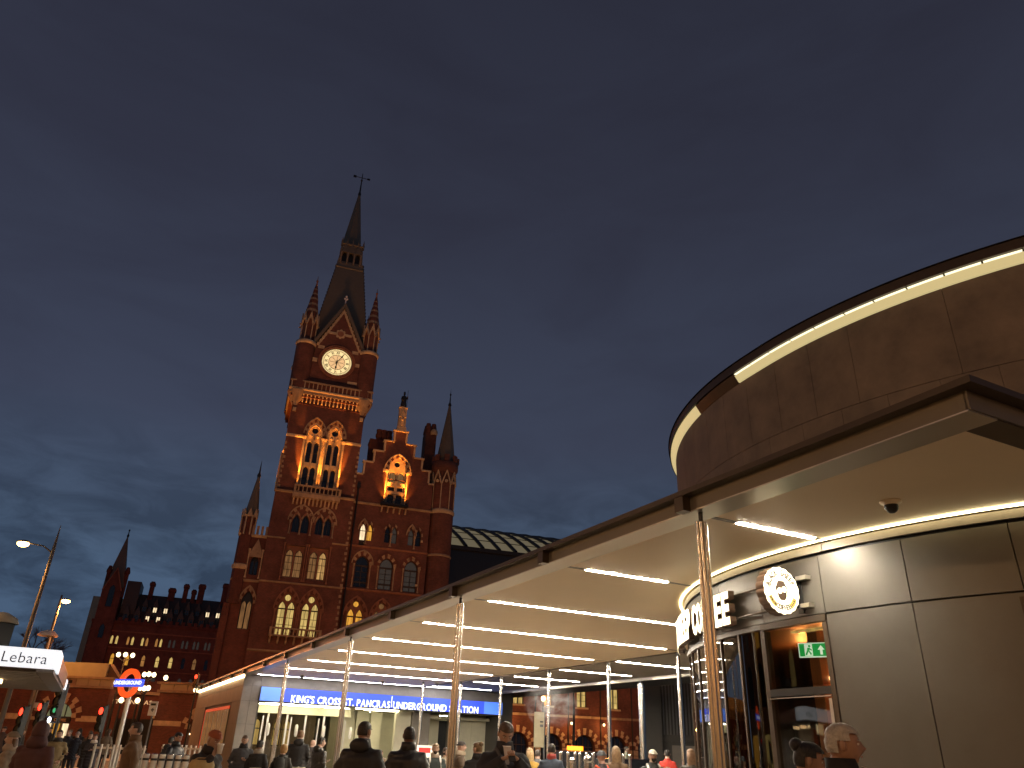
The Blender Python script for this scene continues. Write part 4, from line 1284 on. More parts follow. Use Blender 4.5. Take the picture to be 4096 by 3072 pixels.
EN = thing('entrance_block', 'dark recessed station entrance with gilt lettering between brick arcades', 'building', (-31.5, 74, 0))
MB().box(-5, 0, 0, 7, 1, 6.0).build('entrance_wall', 'brick_dark', EN)
for x0, x1 in ((-2.6, -0.9), (-0.6, 1.3), (1.6, 3.0)):
    MB().box(x0, -0.1, 0, x1, 0.05, 2.85).build('door', 'black', EN)
MB().box(0.3, -0.12, 2.95, 2.2, 0.0, 3.55).build('door_head', 'cream_paint', EN)
MB().box(-4.2, -0.3, 4.85, 3.5, 0.0, 5.1).build('cornice', 'stone_dark', EN)
M['gilt'] = mat('lit_gilt_letter', (0.6, 0.5, 0.35), 0.4, emit=C(225, 190, 140), estr=0.7)
letters('ST PANCRAS', 0.5, 'gilt', EN, (-3.5, -0.12, 4.2), 0, 3.6, 0.02)

FB = thing('forecourt_arcade', 'red brick arcade end with striped arch and cream frieze beside the grey station wall', 'building', (-21.9, 62, 0))
bh = [[(-1.25, 0), (1.25, 0)] + [(1.3 * math.cos(PI * i / 14), 2.1 + 1.2 * math.sin(PI * i / 14)) for i in range(15)]]
b_ = MB()
b_.wall(rect(-4.0, 0, 10, 4.6), bh, 0, 0.5)
b_.add([(-4, 0, 0), (-4, 12, 0), (-4, 12, 4.6), (-4, 0, 4.6)], [(0, 1, 2, 3)])
b_.build('arcade_wall', 'brick', FB)
for r0, r1, n in ((1.3, 1.58, 11), (1.58, 1.9, 13)):
    for i in range(n):
        a0, a1 = PI * i / n, PI * (i + 1) / n
        MB().prism([(r * math.cos(a), 2.1 + r * 0.93 * math.sin(a)) for r, a in ((r0, a0), (r1, a0), (r1, a1), (r0, a1))], -0.07 - 0.012 * (i % 2), 0.2).build('voussoir', ('stone', 'brick_dark')[(i + (r1 > 1.7)) % 2], FB)
for i in range(13):
    x0 = -4 + i * 1.05
    if not (-1.9 < x0 + 0.5 < 1.9):
        MB().box(x0, -0.06, 2.25, x0 + 1.02, 0.05, 2.6).build('band_stone', 'stone', FB)
    MB().box(x0 + 0.02, -0.2, 4.72, x0 + 1.02, 0.15, 5.15).build('frieze_panel', 'cream_paint' if i < 3 else 'stone_dark', FB)
MB().box(-4.1, -0.4, 4.55, 10, 0.2, 4.72).box(-4.2, -0.5, 5.15, 10, 0.3, 5.3).build('cornice', 'stone_dark', FB)
MB().box(-1.2, 0.3, 2.1, 1.2, 0.4, 3.3).build('fan_window', 'dark_glass', FB)
window(FB, [rect(-1.2, 0.3, -0.42, 2.05), rect(-0.38, 0.3, 0.4, 2.05), rect(0.44, 0.3, 1.2, 2.05)], 0.35, 'lit_white')
for i in range(6):
    MB().ell((-1.1 + i * 0.36, -0.05, 1.72 + 0.05 * math.cos(i)), (0.05, 0.05, 0.05), 6, 4).build('bulb', 'globe', FB)

# ================================================================ canopy
OA, RC = (2.63, 9.85, 0.0), math.radians(26.5)
CN = thing('entrance_canopy', 'flat entrance canopy with cream soffit, strip lights and slim steel columns', 'canopy', OA, RC)
Y1 = 35.45
sf = MB()
sf.box(0.30, -3.6, 4.60, 18.5, 8.5, 4.74).box(0.30, 8.5, 4.60, 9.55, Y1, 4.74)
sf.build('soffit', 'soffit', CN)
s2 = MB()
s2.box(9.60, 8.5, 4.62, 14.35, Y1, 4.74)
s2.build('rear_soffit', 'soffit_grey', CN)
MB().box(9.55, 8.6, 4.56, 9.60, Y1, 4.7).build('soffit_trim', 'beam', CN)
MB().box(14.35, 8.5, 4.50, 14.55, Y1 + 1.6, 4.62).build('rear_edge', 'beam_bright', CN)
MB().box(-0.06, -3.85, 4.745, 18.5, 55, 4.775).build('roof', 'roof_dark', CN)
MB().box(-0.13, -3.92, 4.585, 0.30, 55, 4.60).build('soffit_edge', 'beam_bright', CN)
MB().box(0.30, -3.92, 4.585, 18.5, -3.60, 4.60).build('soffit_edge', 'beam', CN)
M['web'] = mat('bronze_web', (0.17, 0.148, 0.118), 0.45, metal=0.4, vary=0.1, vscale=1.2)
MB().box(-0.13, -3.92, 4.60, -0.09, 55, 4.79).build('fascia_web', 'web', CN)
MB().box(-0.13, -3.94, 4.60, 18.5, -3.90, 4.79).build('fascia_web', 'web', CN)
tf = MB()
tf.box(-0.27, -4.08, 4.79, -0.04, 55.2, 4.805).box(-0.04, -4.08, 4.79, 18.5, -3.85, 4.805)
tf.box(-0.27, -4.08, 4.805, -0.245, 55.2, 4.86).box(-0.245, -4.08, 4.805, 18.5, -4.055, 4.86)
tf.build('top_flange', 'beam', CN)
LY = [0.13, 3.98, 8.02, 12.12, 16.36, 20.6, 25.1, 29.6, 34.8]
for y in LY + [39.0, 43.4, 47.8, 52.2]:
    MB().box(-0.26, y - 0.09, 4.585, -0.10, y + 0.09, 4.80).build('stiffener', 'beam', CN)
LX = [(0.78, 2.27), (0.71, 2.56), (0.70, 6.26), (0.72, 8.88), (0.67, 8.92), (0.76, 8.99), (0.75, 9.13), (0.85, 9.15), (0.5, 11.57)]
for y, (xa_, xb_) in zip(LY, LX):
    MB().box(0.30, y - 0.046, 4.596, min(9.5, xb_ + 1.3), y + 0.046, 4.601).build('light_slot', 'grey', CN)
    n = max(1, round((xb_ - xa_) / 2.8))
    for i in range(n):
        w = (xb_ - xa_) / n
        p = MB()
        p.box(xa_ + i * w + 0.004, y - 0.044, 4.5935, xa_ + (i + 1) * w - 0.004, y + 0.044, 4.5955)
        p.build('strip_light', 'strip' if y < 34 else 'strip_end', CN)
for y, (xa_, xb_) in zip((16.3, 20.6, 25.0, 29.4, 34.2), ((9.92, 13.36), (10.09, 13.61), (10.27, 13.73), (10.25, 13.94), (9.8, 13.56))):
    MB().box(xa_, y - 0.042, 4.615, xb_, y + 0.042, 4.6185).build('strip_light', 'strip' if y < 34 else 'strip_end', CN)


def column(x, y, zt, r, bundle):
    p = MB()
    if bundle:
        for dx, dy, rr in ((0, 0, r), (-r * 1.15, r * 0.5, r * 0.72), (r * 1.15, -r * 0.5, r * 0.72)):
            p.cyl(x + dx, y + dy, 0.02, zt - 0.13, rr, n=40)
        c = MB().cyl(x, y, zt - 0.15, zt, r * 0.75, n=12)
    else:
        p.cyl(x, y, 0.02, zt - 0.1, r, n=32)
        c = MB().cyl(x, y, zt - 0.12, zt, r * 0.7, n=12)
    o = p.build('column', 'steel', CN)
    c.build('column_head', 'black', o)
    MB().cyl(x, y, 0.005, 0.06, r * 2.6, n=16).build('base_plate', 'steel_soft', o)


for y in (0.0, 8.02, 16.46, 25.46):
    column(0.0, y, 4.585, 0.041, True)
for y in (12.45, 16.4, 20.7, 25.04, 29.57):
    column(9.6, y, 4.56, 0.068, False)
column(14.5, 21.1, 4.5, 0.14, False)
column(8.2, 31.2, 4.58, 0.07, False)
DC = thing('dome_camera', 'dark dome security camera on the cream soffit near the canopy corner', 'camera', OA, RC)
MB().lathe([(0.0, 4.60), (0.13, 4.60), (0.13, 4.575), (0.09, 4.565), (0.085, 4.545)], 1.65, -1.68, 16).build('mount', 'soffit', DC)
MB().ell((1.65, -1.68, 4.525), (0.085, 0.085, 0.085), 14, 8).build('dome', 'black', DC)
for k, (x, y, l) in enumerate(((2.4, 33.2, 'small dome camera on the soffit above the left end of blue sign'), (6.6, 33.0, 'small dome camera on the soffit above the middle of blue sign'), (9.2, 31.8, 'small dome camera on soffit by the rear steel columns'))):
    d2 = thing('dome_camera', l, 'camera', OA, RC)
    MB().lathe([(0.1, 4.60), (0.1, 4.57)], x, y, 10).build('mount', 'soffit', d2)
    MB().ell((x, y, 4.53), (0.09, 0.09, 0.1), 10, 6).build('dome', 'grey', d2)

# ================================================================ underground station entrance building
UG = thing('station_entrance', 'grey stone underground entrance hall at the far end of the canopy', 'building', OA, RC)
# stone-clad front and side, laid in separate panels
MB().box(0.06, 35.56, 0, 0.95, 54.8, 4.70).box(14.75, 35.56, 0, 15.6, 54, 4.70).box(0.06, 48, 0, 15.6, 54.8, 4.7).build('core_wall', 'dark_wall', UG)


def clad(x0, y0, z0, x1, y1, z1, m='clad'):
    MB().box(x0, y0, z0, x1, y1, z1).build('cladding_panel', m, UG)


for z0, z1 in ((0, 1.13), (1.14, 2.27), (2.28, 3.36), (3.37, 4.08), (4.09, 4.58)):
    clad(0.0, 35.5, z0, 0.44, 35.55, z1)
    clad(0.45, 35.5, z0, 0.87, 35.55, z1)
    clad(14.85, 35.5, z0, 15.66, 35.55, z1, 'dark_wall')
    for i in range(14):
        y0 = 35.56 + i * 1.38
        if 2.3 < y0 - 35.5 < 12.5 and z0 < 3.0 and z0 > 0.5:
            continue
        clad(0.0, y0, z0, 0.05, y0 + 1.37, z1)
for i in range(10):
    clad(0.88 + i * 1.397, 35.5, 4.09, 0.88 + (i + 1) * 1.397 - 0.01, 35.55, 4.58)
MB().box(0.88, 35.56, 3.36, 14.84, 35.9, 4.6).build('lintel', 'dark_wall', UG)
sw_ = MB()
wd = window(UG, [rect(0, 0, 1, 1)], 0, 'dark_glass')
for ch_ in list(wd.children):
    bpy.data.objects.remove(ch_)
bpy.data.objects.remove(wd)
M['red_trim'] = mat('red_lit_trim', (0.5, 0.05, 0.02), 0.4, emit=(0.9, 0.10, 0.03), estr=0.5)
side = MB()
side.box(-0.03, 38.9, 3.05, 0.03, 48.6, 3.2).box(-0.03, 48.4, 0.9, 0.03, 48.6, 3.05)
sf_ = side.build('side_window', 'red_trim', UG)
for i in range(5):
    y0 = 39.0 + i * 1.88
    MB().box(0.0, y0, 0.95, 0.02, y0 + 1.7, 3.04).build('pane', 'lit_blind', sf_)
    MB().box(-0.02, y0 + 1.7, 0.95, 0.03, y0 + 1.87, 3.04).build('mullion', 'steel_soft', sf_)
MB().box(-0.10, 35.6, 4.47, -0.01, 54.4, 4.575).build('cove_strip', 'cove_led', UG)
MB().ell((-0.2, 55.2, 4.66), (0.16, 0.16, 0.16), 10, 7).build('corner_lamp', 'globe', UG)
SG = thing('station_sign', 'long blue lit fascia sign with white station name over the entrance doors', 'sign', OA, RC)
MB().box(0.86, 35.22, 3.38, 14.84, 35.49, 4.07).build('sign_box', 'grey', SG)
MB().box(0.88, 35.20, 3.40, 2.00, 35.215, 4.05).build('sign_face', 'blue_pale', SG)
MB().box(2.02, 35.20, 3.40, 13.62, 35.215, 4.05).build('sign_face', 'blue', SG)
MB().box(13.64, 35.20, 3.40, 14.82, 35.215, 4.05).build('sign_face', 'blue_pale', SG)
letters("KING'S CROSS ST. PANCRAS", 0.50, 'sign_white', SG, (2.46, 35.19, 3.545), 0, 5.42, 0.012, 0.007)
letters('UNDERGROUND STATION', 0.50, 'sign_white', SG, (8.06, 35.19, 3.545), 0, 5.2, 0.012, 0.007)
MB().box(7.95, 35.185, 3.45, 7.975, 35.20, 4.0).build('divider', 'sign_white', SG)
# hall interior
MB().box(0.95, 35.9, 3.36, 14.75, 47.9, 3.5).build('hall_ceiling', 'clad_pale', UG)
MB().box(0.95, 35.6, 0.004, 14.75, 48, 0.03).build('hall_floor', 'clad', UG)
M['hall_strip'] = emis('hall_strip_light', C(255, 244, 205), 30.0)
for y, segs in ((36.6, ((1.5, 3.0), (3.3, 5.8), (6.4, 8.9))), (37.6, ((1.2, 4.6), (4.9, 6.3), (7.2, 9.0))), (40.2, ((6.6, 9.0), (10.5, 14))), (43, ((6.5, 10), (11, 14)))):
    for a, b in segs:
        MB().box(a, y - 0.06, 3.32, b, y + 0.06, 3.358).build('hall_light', 'hall_strip', UG)
MB().box(0.95, 38.1, 2.92, 6.6, 38.5, 3.36).build('screen_header', 'clad_pale', UG)
for i in range(6):
    x = 1.0 + i * 1.03
    MB().box(x - 0.05, 38.2, 0.03, x + 0.05, 38.32, 2.92).build('screen_mullion', 'steel_soft', UG)
    if i < 5:
        MB().box(x + 0.06, 38.25, 0.05, x + 0.97, 38.27, 2.9).build('screen_pane', 'window_clear', UG)
for i in range(4):
    x = 1.6 + i * 1.5
    MB().box(x - 0.035, 37.3, 0.03, x + 0.035, 37.37, 2.75).build('hall_post', 'steel_soft', UG)
    MB().lathe([(0.05, 2.4), (0.09, 2.3), (0.09, 1.9), (0.05, 1.8)], x + 0.35, 37.35, 8).build('handle_plate', 'white', UG)
MB().box(1, 46.0, 0, 6.6, 46.3, 3.36).build('hall_back_wall', 'hall_brown', UG)
for c in (2.55, 4.45):  # yellow arched reflections in the glazing, built as glowing windows
    window(UG, [opening(c - 0.30, 1.25, 2.5, 0.25, 0.3, 4), opening(c + 0.30, 1.25, 2.5, 0.25, 0.3, 4)], 45.9, 'lit_yellow' if 'lit_yellow' in M else 'lit_cream', [(c - 0.6, 2.2, c + 0.6, 2.26)])
MB().box(6.6, 42.4, 0.03, 14.7, 42.6, 3.36).build('hall_back_wall', 'clad_pale', UG)
for x0, x1, y, m in ((6.6, 7.35, 39.6, 'clad_pale'), (7.36, 8.1, 39.4, 'clad_pale'), (8.11, 8.75, 39.0, 'clad_pale'), (8.8, 9.7, 36.6, 'clad_pale'), (9.71, 10.8, 36.4, 'clad'), (10.85, 11.4, 38.2, 'clad_pale'), (11.41, 12.1, 38.2, 'clad_pale'), (12.65, 12.95, 38.0, 'clad'), (12.96, 13.8, 37.2, 'clad_pale'), (13.81, 14.74, 37.2, 'clad_pale')):
    MB().box(x0, y, 0.03, x1, y + 0.3, 3.36).build('hall_panel', m, UG)
MB().box(10.85, 36.6, 3.05, 14.7, 38.3, 3.2).build('door_header', 'clad_pale', UG)
MB().box(12.1, 38.3, 0.03, 12.65, 38.4, 3.0).build('door', 'black', UG)

# ================================================================ rotunda with the coffee shop
CD = (11.63, 14.985)
RT = thing('rotunda', 'round bronze and granite drum with lit rim and cafe glazing', 'building', (CD[0], CD[1], 0))
R0 = 7.85


def arcpt(phi, r):
    a = math.radians(phi)
    return r * math.cos(a), r * math.sin(a)


def cpanel(p0, p1, z0, z1, r, th=0.05, gap=0.10, name='wall_panel', m='bronze', parent=None, rt=None, gz=0.008):
    """one curved panel; rt gives another radius at its top"""
    n = max(2, int((p1 - p0) / 1.6))
    rt = r if rt is None else rt
    vs = []
    for i in range(n + 1):
        ph = p0 + gap / 2 + (p1 - p0 - gap) * i / n
        for rr, z in ((r, z0 + gz), (rt, z1 - gz), (rt - th, z1 - gz), (r - th, z0 + gz)):
            vs.append((*arcpt(ph, rr), z + (max(0.0, 0.0042 * (ph - 203)) if z > 7.8 else 0.0)))
    fs = []
    for i in range(n):
        a, b = 4 * i, 4 * i + 4
        fs += [(a + k, b + k, b + (k + 1) % 4, a + (k + 1) % 4) for k in range(4)]
    q = MB()
    q.add(vs, fs[0::4], 0, True)
    q.add(vs, fs[1::4] + fs[2::4] + fs[3::4] + [(0, 1, 2, 3), (4 * n + 3, 4 * n + 2, 4 * n + 1, 4 * n)], 0)
    return q.build(name, m, RT if parent is None else parent)


cols = [208.5 + 9.6 * i for i in range(-5, 7)]
for i in range(len(cols) - 1):
    a, b = cols[i], cols[i + 1]
    cpanel(a, b, 3.56, 4.41, R0)
    if a >= 208:
        if abs(a - 227.7) < 1.5:
            cpanel(a, a + 1, 0.0, 3.55, R0)
        cpanel(a, b, 0.0, 3.55, R0)
cpanel(227.15, 231.5, 2.0, 3.5, R0 + 0.02, name='louvre_frame', m='beam')
for k in range(9):
    cpanel(227.4, 231.3, 2.08 + k * 0.155, 2.08 + k * 0.155 + 0.1, R0 + 0.06, name='louvre_slat', m='steel_soft', rt=R0 + 0.025)
MB().cyl(0, 0, 0, 4.75, R0 - 0.09, n=96).build('drum_core', 'black', RT) if False else None
# core ring behind the panels, open where the glazing is
for a, b in ((120, 160), (208.4, 300), (300, 480)):
    cpanel(a, b, 0, 4.58, R0 - 0.06, th=0.2, gap=0, name='backing_wall', m='black')
cpanel(160, 208.4, 3.52, 4.58, R0 - 0.06, th=0.2, gap=0, name='backing_wall', m='black')
for a, b in ((150, 184), (184, 209.3), (209.3, 236), (236, 268)):
    cpanel(a, b, 4.445, 4.575, R0 + 0.015, name='cove_band', m='clad')
    cpanel(a, b, 4.578, 4.598, R0 + 0.115, th=0.035, gap=0.25, name='cove_strip', m='cove_led', gz=0)
# upper drum in granite
for i in range(22):
    a = 150.0 + 5.345 * i + 0.25
    cpanel(a, a + 5.345, 4.775, 6.55, R0, gap=0.04, name='stone_panel', m='granite', gz=0.004)
up = [152.5, 158.0, 163.2, 168.5, 173.9, 179.2, 184.6, 190.0, 195.2, 200.6, 206.0, 211.3, 216.7, 227.3, 237.9, 248.6, 259.3, 270]
for a, b in zip(up[:-1], up[1:]):
    cpanel(a, b, 6.55, 7.862, R0, gap=0.045, name='stone_panel', m='granite', gz=0.004)
cpanel(150, 270, 4.775, 7.84, R0 - 0.055, th=0.2, gap=0, name='backing_wall', m='black')
segs = [199.3, 202.64, 206.08, 209.58, 213.06, 217.04, 220.54, 224.16, 227.94, 231.54, 235.2, 238.9, 242.6, 246.3, 250]
cpanel(188.5, 199.3, 7.845, 8.03, R0 + 0.01, gap=0, name='rim_band', m='beam', rt=R0 + 0.11)
M['rim_glow'] = mat('rim_painted_glow', (0.5, 0.45, 0.3), 0.4, emit=C(214, 198, 142), estr=0.80)  # wash of the hidden rim LEDs, painted in as panel glow
M['rim_led'] = emis('rim_led', C(255, 244, 205), 1.5)
for a, b in ((150, 160), (160, 170), (170, 180), (180, 188.5)):  # bright reflection along the left rim, painted as glow
    cpanel(a, b, 7.845, 8.03, R0 + 0.01, gap=0.03, name='rim_panel', m='rim_glow', rt=R0 + 0.11)
for a, b in zip(segs[:-1], segs[1:]):
    cpanel(a, b, 7.865, 8.00, R0 + 0.01, gap=0.0, name='rim_panel', m='rim_glow', rt=R0 + 0.09)
    cpanel(a + 0.10, b - 0.10, 8.002, 8.03, R0 + 0.105, gap=0, name='rim_led', m='rim_led')
cpanel(150, 270, 8.03, 8.20, R0 + 0.135, th=0.3, gap=0, name='rim_fascia', m='beam')
cpanel(150, 270, 8.20, 8.215, R0 + 0.16, th=7.9, gap=0, name='drum_roof', m='roof_dark')
# glazing
mull = [198.2 - 4.9 * i for i in range(9)]
for i, ph in enumerate(mull):
    cpanel(ph - 0.16, ph + 0.16, 0, 3.5, R0 - 0.005, th=0.07, gap=0, name='mullion', m='beam')
    if i < 8:
        cpanel(mull[i + 1] + 0.16, ph - 0.16, 0.1, 3.48, R0 - 0.03, th=0.02, gap=0, name='glazing', m='drum_glass')
cpanel(159, 198.4, 3.47, 3.56, R0 + 0.02, th=0.1, gap=0, name='glazing_head', m='bronze')
cpanel(198.4, 208.5, 3.45, 3.56, R0 + 0.02, th=0.1, gap=0, name='window_head', m='beam')
for ph in (198.75, 208.25):
    cpanel(ph - 0.28, ph + 0.28, 0, 3.45, R0 + 0.02, th=0.12, gap=0, name='window_jamb', m='beam')
cpanel(199.0, 208.0, 2.46, 2.58, R0 + 0.02, th=0.1, gap=0, name='window_transom', m='black')
cpanel(199.0, 208.0, 2.425, 2.455, R0 + 0.04, th=0.08, gap=0, name='transom_bar', m='steel')
cpanel(207.55, 207.95, 0, 2.42, R0 + 0.03, th=0.08, gap=0, name='door_stile', m='steel')
cpanel(199.05, 207.95, 2.59, 3.44, R0 - 0.03, th=0.02, gap=0, name='glazing', m='window_clear')
cpanel(199.05, 207.5, 0.1, 2.42, R0 - 0.03, th=0.02, gap=0, name='glazing', m='window_clear')
# cafe interior
cpanel(0, 360, 3.60, 3.66, R0 - 0.3, th=7.4, gap=0, name='cafe_ceiling', m='dark_wood')
cpanel(0, 360, 0.005, 0.03, R0 - 0.3, th=7.4, gap=0, name='cafe_floor', m='dark_wood')
cpanel(120, 260, 0, 3.6, R0 - 3.2, th=0.2, gap=0, name='cafe_back_wall', m='dark_wood')
cpanel(199.6, 201.4, 0, 3.5, R0 - 0.75, th=0.3, gap=0, name='wood_column', m='wood')
cpanel(202.6, 208, 2.66, 2.82, R0 - 0.8, th=0.3, gap=0, name='red_shelf', m='red_trim')
cpanel(203.2, 206.2, 1.55, 1.7, R0 - 1.0, th=0.4, gap=0, name='counter_top', m='lit_white')
cpanel(202.8, 206.6, 0.1, 1.5, R0 - 1.0, th=0.3, gap=0, name='counter', m='wood')
cpanel(202.2, 203.3, 1.9, 2.3, R0 - 1.8, th=0.05, gap=0, name='wall_picture', m='red')
cpanel(205.6, 206.0, 0, 3.5, R0 - 1.6, th=0.1, gap=0, name='wall_batten', m='clad_pale')
ib = MB()
for p, q in (((199.5, 3.35), (207.5, 3.5)), ((200, 3.5), (204, 3.15))):
    ib.tube([(*arcpt(p[0], R0 - 1.2), p[1]), (*arcpt(q[0], R0 - 1.5), q[1])], 0.04, 6)
ib.build('ceiling_beam', 'orange', RT)
cpanel(200.0, 208.0, 3.42, 3.47, R0 - 0.4, th=0.12, gap=0, name='pelmet_light', m='lit_cream')
for ph, z, r in ((200.6, 3.05, 1.4), (203.0, 3.02, 1.2), (199.9, 2.86, 1.0), (201.6, 2.78, 0.9), (206.9, 3.36, 0.6), (195, 3.0, 2.0), (190, 2.9, 2.2), (186, 2.7, 2.3), (181, 2.9, 2.2)):
    x, y = arcpt(ph, R0 - r)
    MB().ell((x, y, z), (0.03, 0.03, 0.04), 8, 6).build('pendant_bulb', 'bulb', RT)
ES = thing('exit_sign', 'green running man exit sign with white arrow inside cafe window', 'sign', (CD[0] + arcpt(204.2, 7.55)[0], CD[1] + arcpt(204.2, 7.55)[1], 3.12), math.radians(328))
MB().box(-0.22, -0.01, -0.105, 0.22, 0.03, 0.105).build('sign_box', 'exit_white', ES)
MB().box(-0.205, -0.016, -0.09, 0.205, -0.009, 0.09).build('sign_face', 'exit_green', ES)
MB().prism([(0.06, 0.0), (0.11, 0.065), (0.16, 0.0), (0.128, 0.0), (0.128, -0.07), (0.092, -0.07), (0.092, 0.0)], -0.022, -0.015).build('arrow', 'exit_white', ES)
MB().prism(rect(-0.13, -0.085, -0.015, 0.085), -0.02, -0.015).build('doorway', 'exit_white', ES)
rm = MB()
rm.prism(disc(-0.055, 0.055, 0.018, 8), -0.026, -0.019)
for p in (((-0.085, 0.03), (-0.05, 0.035), (-0.06, -0.02), (-0.095, -0.01)), ((-0.08, -0.02), (-0.06, -0.015), (-0.03, -0.05), (-0.045, -0.08), (-0.06, -0.045)), ((-0.095, -0.01), (-0.075, -0.02), (-0.10, -0.075), (-0.125, -0.07)), ((-0.055, 0.03), (-0.02, 0.0), (-0.03, -0.012), (-0.06, 0.012))):
    rm.prism(list(p), -0.026, -0.019)
rm.build('running_figure', 'exit_green', ES)
# raised cafe lettering on two rails
LT = thing('shop_lettering', 'large cream lit letters on rails round the bronze cafe drum', 'sign', (CD[0], CD[1], 0))
word = 'BLACK SHEEP COFFEE'
ph = 194.5
for ch_ in reversed(word):
    if ch_ == ' ':
        ph -= 1.0
        continue
    me = text_mesh(ch_, 0.76, 0.0, 0.034, 'LEFT')
    xs = [v.co.x for v in me.vertices]
    zs_ = [v.co.y for v in me.vertices]
    w = max(xs) - min(xs)
    k = 0.245 / w if ch_ not in 'I' else 0.6
    dph = math.degrees(0.245 / 8.06)
    pc = ph - dph / 2
    rzz = math.radians(pc + 90)
    kz = 0.55 / (max(zs_) - min(zs_))
    lo = None
    for nm, ex, mm, rr, gr in (('letter', 0.055, 'sign_brown', 8.0, 0.040), ('letter_face', 0.004, 'cream_letter', 8.062, 0.030)):
        m3 = text_mesh(ch_, 0.76, ex, gr, 'LEFT').copy()
        m3.materials.clear()
        m3.materials.append(M[mm])
        mx_ = sum(v.co.x for v in me.vertices if True) / len(me.vertices)
        mx_ = (max(xs) + min(xs)) / 2
        my_ = (max(zs_) + min(zs_)) / 2
        for v in m3.vertices:
            v.co.x = (v.co.x - mx_) * k
            v.co.y = (v.co.y - my_) * kz
        px, py = arcpt(pc, rr)
        mtx = Matrix.Translation((px, py, 3.895)) @ Matrix.Rotation(rzz, 4, 'Z') @ Matrix.Rotation(PI / 2, 4, 'X')
        if lo is None:
            lo = link(nm, m3, LT, mtx=mtx)
            base = mtx
        else:
            f_ = link(nm, m3, lo, mtx=base.inverted() @ mtx)
    ph -= dph + 0.22
for z in (4.10, 3.72):
    MB().tube([(*arcpt(p_, 7.93), z) for p_ in [150 + i * 2 for i in range(26)] + [201.3]], 0.022, 6).build('rail', 'beam', LT)
# round blade sign
bph = 205.4
BX, BY = arcpt(bph, 8.30)
BD = thing('blade_sign', 'round scalloped cream lit coffee sign on bracket off the drum', 'sign', (CD[0] + BX, CD[1] + BY, 3.885), math.radians(bph + 180))
# local +x runs to the wall, local -y faces the square
rb_, n_ = 0.345, 18
sc = []
for i in range(n_ * 6):
    a = 2 * PI * i / (n_ * 6)
    r = rb_ * (1 + 0.045 * abs(math.sin(a * n_ / 2)) - 0.02)
    sc.append((r * math.cos(a), r * math.sin(a)))
MB().prism(sc, -0.07, 0.09).build('sign_drum', 'sign_brown', BD)
fc = MB().prism([(x * 0.985, z * 0.985) for x, z in sc], -0.08, -0.071).build('sign_face', 'badge_face', BD)


def ring_text(body, r, a0, a1, size, m, flip=False, name='letter'):
    n = len(body)
    for i, ch_ in enumerate(body):
        if ch_ == ' ':
            continue
        a = math.radians(a0 + (a1 - a0) * (i / (n - 1)))
        # a measured from the top, clockwise
        x, z = r * math.sin(a), r * math.cos(a)
        text('letter', ch_, size, m, fc, (x, -0.084, z), (PI / 2, a + (PI if flip else 0), 0), extrude=0.002, bold=0.004, sx=0.75)


ring_text('BLACK SHEEP', 0.258, -74, 60, 0.125, 'badge_ink')
ring_text('COFFEE', 0.258, 206, 154, 0.10, 'badge_ink', True)
for a0, a1 in ((212, 248), (112, 148)):
    pts = [(r * math.sin(math.radians(a)), r * math.cos(math.radians(a))) for r, sgn in ((0.30, 1), (0.225, -1)) for a in ([a0 + (a1 - a0) * i / 5 for i in range(6)][::sgn])]
    MB().prism(pts, -0.083, -0.08).build('ribbon', 'badge_gold', fc)
ring_text('SPECIAL', 0.262, 246, 214, 0.045, 'badge_ink', True)
ring_text('BEANS', 0.262, 146, 114, 0.045, 'badge_ink', True)
for a in (-90, 76):
    x, z = 0.262 * math.sin(math.radians(a)), 0.262 * math.cos(math.radians(a))
    bn = MB()
    o1, o2 = disc(x, z, 0.042, 14), disc(x, z, 0.034, 14)
    for i in range(14):
        j = (i + 1) % 14
        bn.prism([o1[i], o1[j], o2[j], o2[i]], -0.085, -0.08)
    bn.prism([(x - 0.02, z - 0.006), (x + 0.02, z + 0.004), (x + 0.02, z + 0.010), (x - 0.02, z)], -0.085, -0.08)
    bn.build('bean_mark', 'badge_ink', fc)
em = MB()
em.prism([(0.115 * (1 + 0.06 * math.sin(7 * a)) * math.cos(a) * (0.85 if math.sin(a) < 0 else 1.0), 0.15 * math.sin(a) * (1 + 0.05 * math.cos(6 * a))) for a in [2 * PI * i / 40 for i in range(40)]], -0.084, -0.08)
em.build('emblem', 'badge_ink', fc)
for x in (-0.045, 0.045):
    MB().prism(disc(x, 0.005 + x * 0.3, 0.044, 14), -0.088, -0.083).build('emblem_spot', 'badge_face', fc)
br_ = MB()
br_.box(0.43, -0.05, -0.28, 0.455, 0.05, 0.28)
for z in (-0.17, 0.17):
    br_.box(0.30, -0.02, z - 0.03, 0.43, 0.02, z + 0.03)
br_.build('bracket', 'black', BD)
for z in (-0.19, 0.22):
    MB().box(0.34, -0.25, z - 0.03, 0.45, -0.05, z + 0.03).build('bracket_arm', 'beam_bright', BD)
